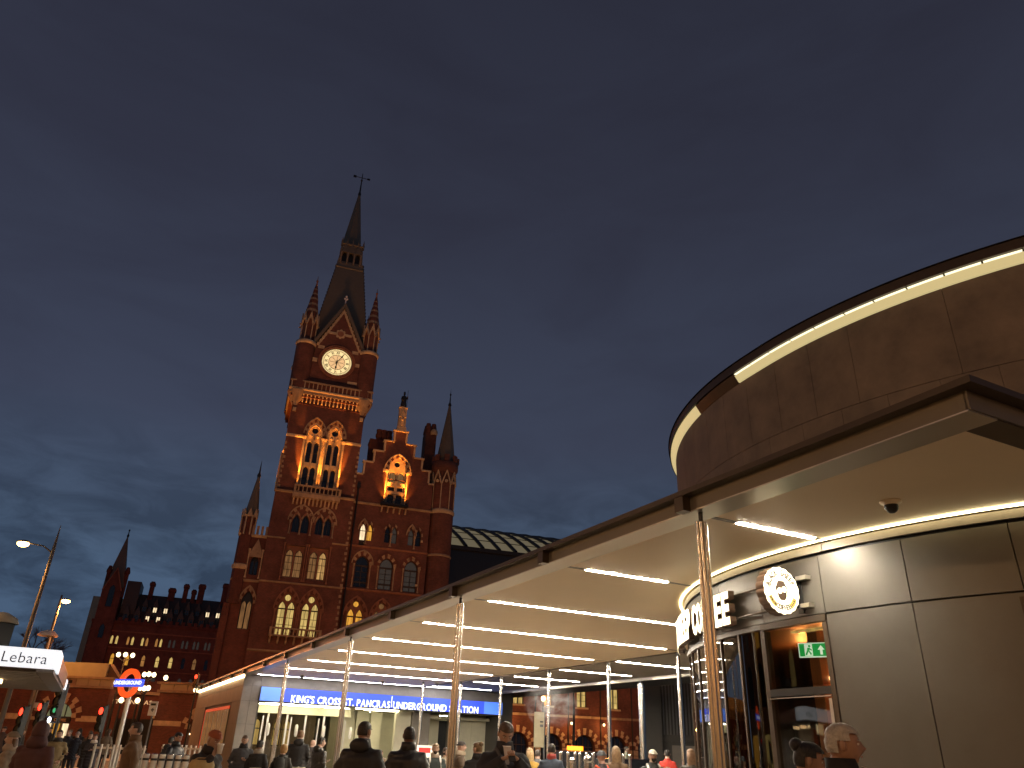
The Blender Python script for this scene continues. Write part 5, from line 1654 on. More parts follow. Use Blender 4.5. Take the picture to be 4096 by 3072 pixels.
# palm in a planter by the glazing
PM = thing('potted_palm', 'dark leafy palm in planter against the cafe glazing', 'plant', (CD[0] + arcpt(196.5, 8.45)[0], CD[1] + arcpt(196.5, 8.45)[1], 0))
MB().lathe([(0.0, 0.0), (0.26, 0.0), (0.34, 0.7), (0.30, 0.7), (0.28, 0.6), (0, 0.6)], n=16).build('planter', 'grey', PM)
random.seed(3)
for i in range(16):
    a = random.uniform(0, 2 * PI)
    ln = random.uniform(0.35, 0.6)
    h = random.uniform(0.75, 0.98)
    pts = [(ln * t * math.cos(a), ln * t * math.sin(a), 0.6 + h * t - 0.42 * t ** 3) for t in (0, 0.25, 0.5, 0.75, 1)]
    lf = MB()
    lf.tube(pts, [0.008, 0.007, 0.006, 0.004, 0.002], 5)
    for t in [k / 14 for k in range(4, 15)]:
        p = Vector((ln * t * math.cos(a), ln * t * math.sin(a), 0.6 + h * t - 0.42 * t ** 3))
        for s in (-1, 1):
            d = Vector((math.cos(a + s * 1.0), math.sin(a + s * 1.0), 0.15)) * (0.17 * (1.15 - t))
            q = p + d + Vector((0, 0, -0.03))
            w = Vector((math.cos(a), math.sin(a), 0)) * 0.012
            lf.add([p - w, p + w, q], [(0, 1, 2)])
    lf.build('frond', 'leaf', PM)

# dark ribbed building behind the second canopy
DB = thing('ribbed_building', 'dark building with ribbed metal upper wall behind the steel columns', 'building', (8.6, 44.2, 0), math.radians(-9))
MB().box(-0.95, 0, 0, 9, 1.5, 7.5).build('side_wall', 'dark_wall', DB)
MB().box(-1.0, -0.4, 0, 0.2, 0.05, 7.4).build('corner_pier', 'dark_wall', DB)
for i in range(34):
    MB().box(0.3 + i * 0.17, -0.14, 2.6, 0.3 + i * 0.17 + 0.075, 0.0, 7.4).build('rib', 'grey', DB)
MB().box(0.7, -0.05, 0, 2.2, 0.0, 2.1).build('door', 'clad', DB)
MB().box(-0.5, -0.2, 2.3, 6, 0.0, 2.6).build('ledge', 'dark_wall', DB)

# ================================================================ people
SKIN_COLS = {'pale': (0.50, 0.32, 0.245), 'tan': (0.36, 0.21, 0.145), 'brown': (0.16, 0.075, 0.042)}
for k_, c_ in SKIN_COLS.items():
    M['skin_' + k_] = mat('skin_' + k_, c_, 0.5, vary=0.08, vscale=20)
M['eye'] = mat('eye_white', (0.6, 0.58, 0.55), 0.3)
M['lip'] = mat('lip', (0.30, 0.10, 0.08), 0.5)
CL = {}


def cloth(c, rough=0.8):
    k = (c, rough)
    if k not in CL:
        CL[k] = mat('cloth', c, rough, vary=0.18, vscale=9, bump=0.35, bscale=14)
    return CL[k]


def hair_m(c):
    k = ('h', c)
    if k not in CL:
        CL[k] = mat('hair', c, 0.55, vary=0.35, vscale=30, bump=0.5, bscale=60)
    return CL[k]


def head_pt(lon, lat, k=1.0):
    """surface of a head facing -y; lon 0 is the front; centre at the ears"""
    cl, sl = max(0.0, math.cos(lat)) ** 0.78, math.sin(lat)
    x, y, z = math.sin(lon) * cl, -math.cos(lon) * cl, sl
    front = max(0.0, math.cos(lon))
    ax, ay, az = 0.076, 0.097, 0.108 if sl > 0 else 0.120
    if sl < 0:
        ax *= 1 - 0.42 * (-sl) ** 1.6 * (0.4 + 0.6 * front)
        ay *= 1 - 0.12 * (-sl) * (1 - front)
    px, py, pz = ax * x, ay * y, az * z
    if front > 0.2:
        f = front ** 6
        g = lambda a, b, s: math.exp(-((lon - a) / s[0]) ** 2 - ((lat - b) / s[1]) ** 2)
        d = 0.028 * g(0, -0.20, (0.14, 0.17)) + 0.014 * g(0, -0.02, (0.10, 0.2)) + 0.006 * g(0, 0.26, (0.7, 0.12))
        d -= 0.010 * (g(0.40, 0.04, (0.18, 0.13)) + g(-0.40, 0.04, (0.18, 0.13)))
        d += 0.008 * g(0, -0.56, (0.26, 0.09)) + 0.010 * g(0, -0.95, (0.4, 0.16)) - 0.004 * g(0, -0.64, (0.3, 0.05))
        d += 0.006 * (g(0.55, -0.22, (0.2, 0.2)) + g(-0.55, -0.22, (0.2, 0.2)))
        py -= d
    return Vector((px * k, py * k, pz * k))


def shell(mb, sel, off, mi=0, n=26, m=18, thick=0.0, wob=0.0, rs=0):
    """cap lying on the head over the (lon,lat) for which sel(lon,lat) is true"""
    rnd = random.Random(rs)
    idx = {}
    for j in range(m + 1):
        for i in range(n):
            lon, lat = 2 * PI * i / n - PI, -PI / 2 + PI * j / m
            if sel(lon, lat):
                o_ = off(lon, lat) if callable(off) else off
                p = head_pt(lon, lat)
                p = p + p.normalized() * (o_ + rnd.uniform(-wob, wob))
                idx[(i, j)] = len(mb.v)
                mb.v.append(tuple(p))
    for j in range(m):
        for i in range(n):
            q = [(i, j), ((i + 1) % n, j), ((i + 1) % n, j + 1), (i, j + 1)]
            if all(a in idx for a in q):
                mb.f.append([idx[a] for a in q])
                mb.m.append(mi)
                mb.sm.append(True)


def loft(rings, n=14):
    """rings: (cx, cy, z, rx, ry)"""
    vs = [(cx + rx * math.cos(2 * PI * i / n), cy + ry * math.sin(2 * PI * i / n), z) for cx, cy, z, rx, ry in rings for i in range(n)]
    fs = [(k * n + i, k * n + (i + 1) % n, (k + 1) * n + (i + 1) % n, (k + 1) * n + i) for k in range(len(rings) - 1) for i in range(n)]
    e = (len(rings) - 1) * n
    return vs, fs + [tuple(range(n - 1, -1, -1)), tuple(range(e, e + n))]


ARMS = {  # elbow, wrist, hand direction for the right arm (x<0 is the person's right); mirrored for the left
    'down': ((0.275, 0.03, 1.14), (0.265, -0.05, 0.90), (0, -0.15, -1)),
    'back': ((0.27, 0.12, 1.16), (0.25, 0.10, 0.93), (0, 0.1, -1)),
    'fwd': ((0.27, -0.08, 1.17), (0.25, -0.22, 0.98), (0, -0.6, -0.8)),
    'phone': ((0.275, -0.05, 1.15), (0.085, -0.26, 1.17), (-0.55, -0.75, 0.1)),
    'phone_high': ((0.30, -0.06, 1.19), (0.075, -0.27, 1.39), (-0.6, -0.65, 0.25)),
    'face': ((0.24, -0.16, 1.22), (0.11, -0.22, 1.47), (-0.2, -0.1, 1)),
    'pocket': ((0.29, 0.06, 1.14), (0.20, -0.10, 0.94), (-0.5, -0.2, -0.9)),
    'strap': ((0.24, -0.10, 1.19), (0.13, -0.15, 1.36), (-0.4, -0.1, 0.9)),
}
LEGS = {'stand': ((0.0, 0.0), (0.0, 0.0)), 'walk': ((-0.22, -0.30), (0.14, 0.30))}
_proto = {}


def proto(pose):
    """one continuous body mesh: trunk, limbs, hands and head; material slots 0 coat 1 trousers 2 skin 3 shoe 4 eye 5 lip 6 hair"""
    if pose in _proto:
        return _proto[pose]
    al, ar, legs, hem, bulk, lean, hyaw, hpitch, beard = pose
    mb = MB()
    # trunk with coat skirt
    rings = [(0, 0, hem, 0.215 * bulk, 0.165 * bulk), (0, 0, hem + 0.06, 0.21 * bulk, 0.16 * bulk), (0, 0, 0.98, 0.20 * bulk, 0.15 * bulk), (0, 0, 1.12, 0.185 * bulk, 0.135 * bulk),
             (0, 0.005, 1.25, 0.200 * bulk, 0.145 * bulk), (0, 0.01, 1.34, 0.198 * bulk, 0.135 * bulk), (0, 0.015, 1.40, 0.165 * bulk, 0.115), (0, 0.018, 1.445, 0.125, 0.098), (0, 0.018, 1.49, 0.085, 0.078), (0, 0.015, 1.54, 0.06, 0.062), (0, 0.01, 1.58, 0.055, 0.058)]
    mb.add(*loft(rings))
    wr = []
    for s, a in ((-1, ar), (1, al)):
        e, w, hd = ARMS[a]
        sh = (s * 0.185, 0.01, 1.365)
        e, w = (s * e[0], e[1], e[2]), (s * w[0], w[1], w[2])
        m1 = tuple((p + q) / 2 for p, q in zip(sh, e))
        mb.tube([(s * 0.09, 0.01, 1.37), sh, m1, e, tuple((p + q) / 2 for p, q in zip(e, w)), w], [0.070, 0.078 * bulk, 0.068 * bulk, 0.060 * bulk, 0.054 * bulk, 0.044 * bulk], 10)
        wr.append((Vector(w), Vector((s * hd[0], hd[1], hd[2])).normalized(), s))
    for s, (ky, fy) in zip((-1, 1), LEGS[legs]):
        mb.tube([(s * 0.09, 0, 0.95), (s * 0.10, ky * 0.4, 0.75), (s * 0.10, ky, 0.50), (s * 0.095, (ky + fy) / 2 + 0.03, 0.30), (s * 0.095, fy + 0.02, 0.09), (s * 0.095, fy + 0.02, 0.02)], [0.105, 0.098, 0.072, 0.062, 0.052, 0.055], 10)
        mb.tube([(s * 0.095, fy + 0.05, 0.05), (s * 0.10, fy - 0.06, 0.05), (s * 0.105, fy - 0.17, 0.035)], [0.05, 0.05, 0.036], 8)
    tmp = bpy.data.meshes.new('body')
    tmp.from_pydata(mb.v, [], mb.f)
    o = bpy.data.objects.new('body', tmp)
    COL.objects.link(o)
    md = o.modifiers.new('remesh', 'REMESH')
    md.mode, md.voxel_size = 'VOXEL', 0.022
    sm = o.modifiers.new('smooth', 'SMOOTH')
    sm.factor, sm.iterations = 0.5, 3
    bpy.context.view_layer.update()
    me = bpy.data.meshes.new_from_object(o.evaluated_get(bpy.context.evaluated_depsgraph_get()))
    bpy.data.objects.remove(o)
    out = MB()
    out.v = [tuple(v.co) for v in me.vertices]
    for p in me.polygons:
        c = p.center
        mi = 0
        if c.z > 1.515:
            mi = 2
        elif c.z < 0.10 + 0.0:
            mi = 3
        elif c.z < hem + 0.01 and abs(c.x) < 0.21 and not any((c - w).length < 0.16 for w, h, s in wr):
            mi = 1
        elif c.z < hem - 0.02:
            mi = 1
        # cloth creases at elbow and waist
        out.f.append(list(p.vertices))
        out.m.append(mi)
        out.sm.append(True)
    rnd = random.Random(hash(pose) % 1000)
    for i, v in enumerate(out.v):
        if hem < v[2] < 1.45:
            k = 0.008 * math.sin(v[2] * 62 + v[0] * 22 + 2 * math.sin(v[0] * 17 + v[1] * 9)) * (0.5 + 0.5 * math.sin(v[2] * 9 + v[0] * 7))
            d = Vector((v[0], v[1], 0)).normalized() * k
            out.v[i] = (v[0] + d.x, v[1] + d.y, v[2])
    bpy.data.meshes.remove(me)
    bpy.data.meshes.remove(tmp)
    # hands: palm, four unequal bent fingers, thumb off the side
    for w, hd, s in wr:
        st = len(out.v)
        ho = MB()
        ho.add(*loft([(0, 0, 0.03, 0.028, 0.020), (0, 0, 0, 0.030, 0.019), (0, 0, -0.04, 0.040, 0.017), (0, -0.002, -0.085, 0.042, 0.015)], 10), 2, True)
        for fx, ln in ((-0.030, 0.066), (-0.010, 0.076), (0.010, 0.071), (0.029, 0.056)):
            ho.tube([(fx, -0.002, -0.075), (fx * 1.05, -0.010, -0.085 - ln * 0.45), (fx * 1.05, -0.030, -0.085 - ln * 0.75), (fx, -0.050, -0.085 - ln * 0.82)], [0.0105, 0.0095, 0.0085, 0.007], 6, 2)
        ho.tube([(-s * 0.028, -0.004, -0.02), (-s * 0.056, -0.018, -0.055), (-s * 0.056, -0.036, -0.085)], [0.014, 0.0115, 0.009], 6, 2)
        z = -hd
        x = Vector((1, 0, 0)) - z * z.x
        x = x.normalized() if x.length > 0.2 else Vector((0, 1, 0))
        y = z.cross(x)
        ho.xf(Matrix(((x.x, y.x, z.x, w.x), (x.y, y.y, z.y, w.y), (x.z, y.z, z.z, w.z), (0, 0, 0, 1))))
        out.add(ho.v, ho.f, 2, True)
    # head
    hm = Matrix.Translation((0, -0.012, 1.625)) @ Matrix.Rotation(hyaw, 4, 'Z') @ Matrix.Rotation(hpitch, 4, 'X')
    hd_ = MB()
    n, m = 28, 20
    vs = [head_pt(2 * PI * i / n - PI, -PI / 2 + PI * j / m) for j in range(m + 1) for i in range(n)]
    hd_.add(vs, [(j * n + i, j * n + (i + 1) % n, (j + 1) * n + (i + 1) % n, (j + 1) * n + i) for j in range(m) for i in range(n)], 2, True)
    for s in (-1, 1):
        hd_.ell((s * 0.079, 0.008, -0.004), (0.013, 0.022, 0.034), 8, 6, 2)
        hd_.ell((s * 0.031, -0.082, 0.006), (0.013, 0.009, 0.007), 8, 6, 4)
        hd_.ell((s * 0.031, -0.090, 0.006), (0.006, 0.003, 0.006), 8, 5, 6)
        hd_.tube([(s * 0.014, -0.098, 0.026), (s * 0.034, -0.094, 0.031), (s * 0.052, -0.080, 0.026)], [0.004, 0.005, 0.003], 5, 6)
    hd_.ell((0, -0.098, -0.064), (0.022, 0.007, 0.006), 10, 6, 5)
    if beard:
        shell(hd_, lambda lo, la: abs(lo) < 1.5 and la < -0.42 - 0.35 * (abs(lo) < 0.25) and la > -1.35, 0.009, 6, wob=0.003)
    hd_.xf(hm)
    out.add(hd_.v, [])
    base = len(out.v) - len(hd_.v)
    for f, mi, s_ in zip(hd_.f, hd_.m, hd_.sm):
        out.f.append([i + base for i in f])
        out.m.append(mi)
        out.sm.append(s_)
    # bend forward at the hips
    if lean:
        R_ = Matrix.Rotation(lean, 4, 'X')
        for i, v in enumerate(out.v):
            if v[2] > 0.85:
                k = min(1, (v[2] - 0.85) / 0.25)
                p = Vector((v[0], v[1], v[2] - 0.9))
                q = Matrix.Rotation(lean * k, 3, 'X') @ p
                out.v[i] = (q.x, q.y, q.z + 0.9)
        hm = Matrix.Translation((0, 0, 0.9)) @ R_ @ Matrix.Translation((0, 0, -0.9)) @ hm
    ml = bpy.data.meshes.new('body')
    ml.from_pydata(out.v, [], out.f)
    for _ in range(7):
        ml.materials.append(M['skin_pale'])
    ml.polygons.foreach_set('material_index', out.m)
    ml.polygons.foreach_set('use_smooth', out.sm)
    ml.update()
    _proto[pose] = (ml, hm, lean)
    return _proto[pose]


def tors(lean):
    return Matrix.Translation((0, 0, 0.9)) @ Matrix.Rotation(lean, 4, 'X') @ Matrix.Translation((0, 0, -0.9))


def person(label, x, y, h, yaw, coat, trousers=(0.02, 0.02, 0.025), skin='pale', hair=('short', (0.03, 0.02, 0.014)), al='down', ar='down', legs='stand', hem=0.80, bulk=1.08,
           lean=0.0, hyaw=0.0, hpitch=0.0, beard=False, extras=(), group=None, z=0.0, rough=0.8, scale=None):
    pose = (al, ar, legs, hem, bulk, lean, hyaw, hpitch, beard)
    ml, hm, ln = proto(pose)
    k = h / 1.745
    P = thing('person', label, 'person', (x, y, z), math.radians(yaw), group)
    P.scale = (k, k, k)
    b = link('body', ml, P)
    mats = (cloth(coat, rough), cloth(trousers), M['skin_' + skin], M['black'], M['eye'], M['lip'], hair_m(hair[1]))
    for i, m_ in enumerate(mats):
        b.material_slots[i].link = 'OBJECT'
        b.material_slots[i].material = m_
    hk, hc = hair
    hb = MB()
    face = lambda lo, la: abs(lo) < 1.15 and la < 0.55
    if hk in ('short', 'thin', 'bun', 'long', 'curly', 'crop'):
        th = {'short': 0.014, 'thin': 0.006, 'bun': 0.016, 'long': 0.018, 'curly': 0.03, 'crop': 0.007}[hk]
        low_ = {'long': -0.9, 'curly': -0.7}.get(hk, -0.45)
        def ok(lo, la, low_=low_):
            a = abs(lo)
            if la > 0.52:
                return True
            if a < 1.0:
                return False
            if a < 1.75:
                return la > 0.05 if hk not in ('long', 'curly') else la > -0.6
            return la > low_
        shell(hb, ok, lambda lo, la: th * (1.25 if la > 0.5 else 0.85), wob=th * 0.22, rs=int(h * 100))
        if hk == 'long':
            hb.add(*loft([(0, 0.055, 0.06, 0.085, 0.05), (0, 0.075, -0.05, 0.098, 0.045), (0, 0.085, -0.16, 0.10, 0.04), (0, 0.095, -0.27, 0.085, 0.03), (0, 0.10, -0.33, 0.05, 0.015)], 12), 0, True)
        if hk == 'bun':
            hb.ell((0, 0.09, 0.09), (0.05, 0.05, 0.05), 10, 7)
        hb.xf(hm)
        hb.build('hair', hair_m(hc), P)
    elif hk == 'bald':
        pass
    elif hk in ('beanie', 'turban', 'cap', 'hood'):
        if hk == 'hood':
            shell(hb, lambda lo, la: (abs(lo) > 0.85 or la > 0.75) and la > -1.1, lambda lo, la: 0.035 + 0.02 * (abs(lo) > 2), wob=0.003)
            hb.add(*loft([(0, 0.05, -0.06, 0.115, 0.11), (0, 0.05, -0.14, 0.15, 0.13), (0, 0.04, -0.22, 0.14, 0.12)], 14), 0, True)
        elif hk == 'turban':
            shell(hb, lambda lo, la: la > 0.22, 0.028, wob=0.006)
        elif hk == 'cap':
            shell(hb, lambda lo, la: la > 0.25, 0.016)
            hb.add([(-0.07, -0.09, 0.045), (0.07, -0.09, 0.045), (0.06, -0.17, 0.03), (-0.06, -0.17, 0.03), (-0.07, -0.09, 0.055), (0.07, -0.09, 0.055), (0.06, -0.17, 0.04), (-0.06, -0.17, 0.04)], [(0, 1, 2, 3), (4, 5, 6, 7), (2, 3, 7, 6), (0, 3, 7, 4), (1, 2, 6, 5)])
        else:
            shell(hb, lambda lo, la: la > (0.28 if abs(lo) < 1.2 else 0.0), lambda lo, la: 0.02 + 0.012 * (la < 0.45), wob=0.002)
        hb.xf(hm)
        hb.build('hood' if hk == 'hood' else ('cap' if hk == 'cap' else 'hat'), cloth(hc), P)
        if hk == 'beanie' and 'longhair' in extras:
            l_ = MB()
            l_.add(*loft([(0, 0.055, 0.0, 0.085, 0.05), (0, 0.075, -0.1, 0.098, 0.045), (0, 0.095, -0.25, 0.07, 0.03)], 12), 0, True)
            l_.xf(hm)
            l_.build('hair', hair_m((0.10, 0.05, 0.02)), P)
    T = tors(ln)
    for e in extras:
        q = MB()
        nm, mm = None, None
        if isinstance(e, tuple):
            e, col = e
        else:
            col = None
        if e == 'collar':
            q.add(*loft([(0, 0.01, 1.44, 0.115, 0.105), (0, 0.012, 1.50, 0.10, 0.098), (0, 0.018, 1.55, 0.092, 0.092), (0, 0.018, 1.55, 0.075, 0.075), (0, 0.012, 1.49, 0.07, 0.07)], 16), 0, True)
            nm, mm = 'collar', cloth(col or coat, rough)
        elif e == 'hood_down':
            q.ell((0, 0.115, 1.47), (0.13, 0.065, 0.085), 12, 8)
            nm, mm = 'hood', cloth(col or coat, rough)
        elif e == 'scarf':
            q.add(*loft([(0, 0.005, 1.43, 0.13, 0.12), (0, -0.005, 1.48, 0.125, 0.125), (0, 0, 1.545, 0.10, 0.10)], 16), 0, True)
            nm, mm = 'scarf', cloth(col or (0.4, 0.35, 0.3))
        elif e == 'backpack':
            q.add(*loft([(0, 0.21, 1.02, 0.13, 0.075), (0, 0.23, 1.06, 0.15, 0.10), (0, 0.23, 1.28, 0.145, 0.10), (0, 0.20, 1.40, 0.11, 0.07), (0, 0.18, 1.43, 0.06, 0.03)], 12), 0, True)
            for s in (-1, 1):
                q.tube([(s * 0.10, 0.14, 1.42), (s * 0.12, 0.0, 1.465), (s * 0.125, -0.135, 1.38), (s * 0.15, -0.15, 1.2), (s * 0.2, -0.02, 1.08), (s * 0.12, 0.15, 1.08)], 0.022, 6)
            nm, mm = 'backpack', cloth(col or (0.02, 0.02, 0.02))
        elif e == 'straps':
            for s in (-1, 1):
                q.tube([(s * 0.10, 0.12, 1.43), (s * 0.12, 0.0, 1.47), (s * 0.125, -0.145, 1.38), (s * 0.15, -0.165, 1.2), (s * 0.19, -0.10, 1.08)], 0.024, 6)
            nm, mm = 'strap', cloth(col or (0.6, 0.58, 0.55))
        elif e == 'mask':
            shell(q, lambda lo, la: abs(lo) < 0.95 and -1.05 < la < -0.18, 0.012)
            q.xf(hm)
            q.build('face_mask', cloth(col or (0.02, 0.02, 0.02)), P)
            continue
        elif e == 'shirt':
            q.add([(-0.045, -0.128, 1.50), (0.045, -0.128, 1.50), (0.02, -0.165, 1.33), (-0.02, -0.165, 1.33)], [(0, 1, 2, 3)])
            q.add([(-0.05, -0.10, 1.51), (0.05, -0.10, 1.51), (0.045, -0.128, 1.50), (-0.045, -0.128, 1.50)], [(0, 1, 2, 3)])
            nm, mm = 'shirt', cloth(col or (0.55, 0.5, 0.46))
        elif e == 'shirt_hem':
            q.add(*loft([(0, 0, hem - 0.05, 0.200 * bulk, 0.150 * bulk), (0, 0, hem + 0.03, 0.205 * bulk, 0.155 * bulk)], 14), 0, True)
            nm, mm = 'shirt_hem', cloth(col or (0.7, 0.66, 0.62))
        elif e == 'phone':
            q.box(-0.036, -0.385, 1.355, 0.036, -0.375, 1.46)
            q.xf(Matrix.Translation((0, -0.36, 1.42)) @ Matrix.Rotation(math.radians(-50), 4, 'X') @ Matrix.Translation((0, 0.38, -1.42)))
            ph_ = q
            ph_.xf(T)
            o = ph_.build('phone', 'rubber', None, (0, 0, 0))
            o.parent = None
            o.matrix_world = Matrix.Translation((x, y, z)) @ Matrix.Rotation(math.radians(yaw), 4, 'Z') @ Matrix.Scale(k, 4)
            tag(o, col or 'dark phone held in both hands', 'phone')
            continue
        elif e == 'headphones':
            q.tube([(0.098 * math.cos(a), 0.01, 0.02 + 0.135 * math.sin(a)) for a in [PI * i / 10 for i in range(11)]], 0.011, 6)
            for s in (-1, 1):
                q.ell((s * 0.098, 0.01, 0.0), (0.02, 0.035, 0.042), 8, 6)
            q.xf(hm)
            q.build('headphones', 'grey', P)
            continue
        elif e == 'cross_strap':
            q.tube([(-0.11, 0.10, 1.44), (-0.10, -0.02, 1.475), (-0.06, -0.150, 1.38), (0.05, -0.175, 1.2), (0.17, -0.13, 1.02)], 0.018, 6)
            nm, mm = 'strap', cloth(col or (0.12, 0.12, 0.12))
        elif e == 'panels':
            for s in (-1, 1):
                q.add([(s * 0.03, 0.163, 1.26), (s * 0.13, 0.150, 1.25), (s * 0.15, 0.145, 0.98), (s * 0.05, 0.168, 0.96)], [(0, 1, 2, 3)])
            nm, mm = 'back_panel', cloth(col or (0.05, 0.035, 0.035), 0.5)
        elif e == 'badge':
            q.ell((0.10, -0.172, 1.24), (0.03, 0.008, 0.02), 8, 5)
            nm, mm = 'badge', M['white']
        if nm:
            q.xf(T)
            q.build(nm, mm, P)
    return P


BK = (0.012, 0.011, 0.012)
NV = (0.018, 0.022, 0.035)
BR = (0.13, 0.075, 0.04)
person('person seen from behind in maroon hooded coat walking past the phone kiosk', -6.74, 12.27, 1.70, 190, (0.075, 0.030, 0.030), hair=('hood', (0.070, 0.028, 0.028)), legs='walk', hem=0.72, bulk=1.2, al='fwd', ar='back')
person('person in beige beanie and pale fur trimmed coat at the left edge', -8.03, 13.84, 1.57, 285, (0.26, 0.20, 0.14), hair=('beanie', (0.20, 0.15, 0.10)), extras=(('scarf', (0.35, 0.28, 0.22)), 'longhair'), legs='walk', hem=0.7, bulk=1.15)
person('person in long khaki coat and dark scarf standing beyond the maroon hooded walker', -12.11, 23.01, 1.64, 15, (0.22, 0.165, 0.085), hair=('short', (0.06, 0.03, 0.015)), extras=(('scarf', (0.03, 0.025, 0.025)),), al='pocket', ar='pocket', hem=0.55)
person('person in navy coat standing shoulder to shoulder in a pair, the taller grey-haired one', -17.40, 33.78, 1.66, 5, NV, hair=('short', (0.16, 0.13, 0.11)), al='pocket', hem=0.66)
person('person in navy coat and pale cap, the other of the standing pair', -16.95, 33.6, 1.62, -10, NV, hair=('beanie', (0.25, 0.2, 0.17)), al='down', ar='pocket', hem=0.66)
person('woman-height person in long black coat carrying a bag walking near the navy pair', -15.3, 31.3, 1.60, 30, BK, hair=('long', (0.02, 0.015, 0.012)), legs='walk', hem=0.48)
person('person in big white fur scarf among the crowd at the left crossing', -14.0, 29.0, 1.56, 20, (0.03, 0.025, 0.03), hair=('short', (0.05, 0.03, 0.02)), extras=(('scarf', (0.6, 0.55, 0.5)),), al='phone', ar='phone', hem=0.6)
person('man in brown overcoat standing in profile by the steel fence', -6.59, 15.13, 1.80, 285, BR, trousers=(0.02, 0.02, 0.02), hair=('short', (0.035, 0.02, 0.012)), extras=('collar', 'badge'), al='back', ar='down', hem=0.52, bulk=1.12)
person('person in dark grey jacket behind the steel bollards, half turned away', -8.75, 22.35, 1.58, 160, (0.05, 0.048, 0.05), hair=('short', (0.04, 0.03, 0.02)), extras=('hood_down',))
person('man in black puffer jacket in profile behind the steel bollards', -7.54, 19.60, 1.68, 70, BK, hair=('short', (0.015, 0.012, 0.01)), extras=('collar',), al='phone', ar='phone', beard=True, skin='tan', rough=0.45, hpitch=0.25)
TURBAN = person('man in orange-brown turban and black jacket holding a cup by his face', -4.13, 11.80, 1.70, 60, (0.020, 0.014, 0.013), hair=('turban', (0.28, 0.07, 0.025)), extras=('collar',), al='down', ar='face', lean=0.2, bulk=1.2, hem=0.82, skin='tan', hpitch=0.1)
person('bald man in dark grey jacket looking at his hands by the station corner', -6.25, 20.57, 1.69, 20, (0.045, 0.045, 0.050), skin='tan', hair=('thin', (0.10, 0.06, 0.04)), extras=(('collar', BK),), al='phone', ar='pocket', hem=0.78, hpitch=0.3)
person('person in black coat with pale scarf on one shoulder at the glass doors', -5.62, 19.72, 1.58, 170, BK, hair=('short', (0.012, 0.01, 0.01)), skin='brown', extras=(('scarf', (0.25, 0.22, 0.18)),), hem=0.6)
person('person with big blond hair and dark backpack seen from behind at the doors', -5.20, 20.35, 1.50, 180, (0.035, 0.035, 0.032), hair=('curly', (0.34, 0.20, 0.075)), extras=(('backpack', (0.03, 0.032, 0.03)),))
person('tall man in black jacket with white shirt hem seen from behind', -5.33, 22.37, 1.86, 185, (0.018, 0.017, 0.018), hair=('short', (0.18, 0.10, 0.05)), extras=('collar', 'shirt_hem', 'hood_down'), hem=0.92, bulk=1.15, al='pocket', ar='pocket')
person('bald person turned away beyond the tall man at the doors', -6.07, 27.33, 1.66, 150, (0.05, 0.045, 0.045), hair=('bald', (0.1, 0.06, 0.04)))
person('person in black jacket with headphones glancing sideways at the doors', -4.57, 21.52, 1.70, 140, (0.022, 0.020, 0.018), hair=('short', (0.02, 0.015, 0.012)), extras=('headphones', 'hood_down'), hyaw=-0.6, al='phone', ar='pocket', bulk=1.15, rough=0.5)
person('man in black hooded coat seen from behind, the taller of two near the sign', -1.76, 10.86, 1.87, 172, (0.012, 0.010, 0.011), hair=('crop', (0.022, 0.014, 0.010)), skin='tan', extras=('collar', 'hood_down', 'panels'), hyaw=-0.35, bulk=1.25, hem=0.70, rough=0.6)
person('man in black leather jacket seen from behind, next to the taller hooded coat', -1.28, 11.93, 1.85, 185, (0.016, 0.014, 0.013), hair=('crop', (0.012, 0.009, 0.008)), skin='brown', extras=('collar',), bulk=1.22, hem=0.74, rough=0.42, hyaw=0.2)
person('child in brown coat inside the entrance hall between two black jackets', -4.54, 32.69, 1.38, 20, (0.10, 0.065, 0.04), hair=('short', (0.08, 0.05, 0.025)), skin='pale')
person('bearded man in navy jacket looking down at phone under canopy', 0.08, 10.00, 1.90, 12, (0.030, 0.032, 0.042), hair=('short', (0.10, 0.07, 0.05)), skin='pale', beard=True, al='phone_high', ar='phone_high', lean=0.05, hpitch=0.5, bulk=1.2, hem=0.84,
       extras=('collar', 'shirt', ('cross_strap', (0.10, 0.10, 0.105)), ('phone', 'dark phone held by the bearded man under canopy')))
person('person in black face mask and dark green jacket with white backpack straps', -1.41, 18.95, 1.66, 10, (0.030, 0.042, 0.040), hair=('short', (0.22, 0.15, 0.08)), extras=('mask', ('straps', (0.62, 0.58, 0.52)), ('collar', (0.4, 0.33, 0.27))), bulk=1.15)
person('dark-haired person in pale coat sleeve behind the masked one', -1.36, 21.96, 1.58, 60, (0.30, 0.25, 0.18), hair=('long', (0.02, 0.013, 0.01)), al='fwd', ar='fwd')
person('person in dark beanie and brown coat in profile by the near column', -0.88, 19.98, 1.73, 95, (0.085, 0.055, 0.035), hair=('beanie', (0.022, 0.016, 0.014)), extras=(('scarf', (0.35, 0.28, 0.2)),), al='phone', ar='phone', hem=0.68)
person('person with tied-up brown hair and black coat facing the bright door', -0.38, 16.00, 1.70, 200, BK, hair=('bun', (0.13, 0.075, 0.03)), hem=0.7, extras=('collar',), hyaw=0.5)
person('long blond-haired person in mustard coat seen from behind', 0.78, 19.98, 1.64, 190, (0.40, 0.24, 0.045), hair=('long', (0.36, 0.24, 0.11)), hem=0.6)
person('person in grey puffer jacket next to the mustard coat', 1.12, 22.97, 1.62, 170, (0.06, 0.06, 0.065), hair=('short', (0.04, 0.03, 0.025)), rough=0.5, bulk=1.2)
person('man in navy jacket with red collar seen from behind at the bollards', 1.17, 17.96, 1.74, 175, (0.04, 0.055, 0.085), hair=('short', (0.02, 0.015, 0.012)), extras=(('collar', (0.35, 0.06, 0.05)),), al='fwd')
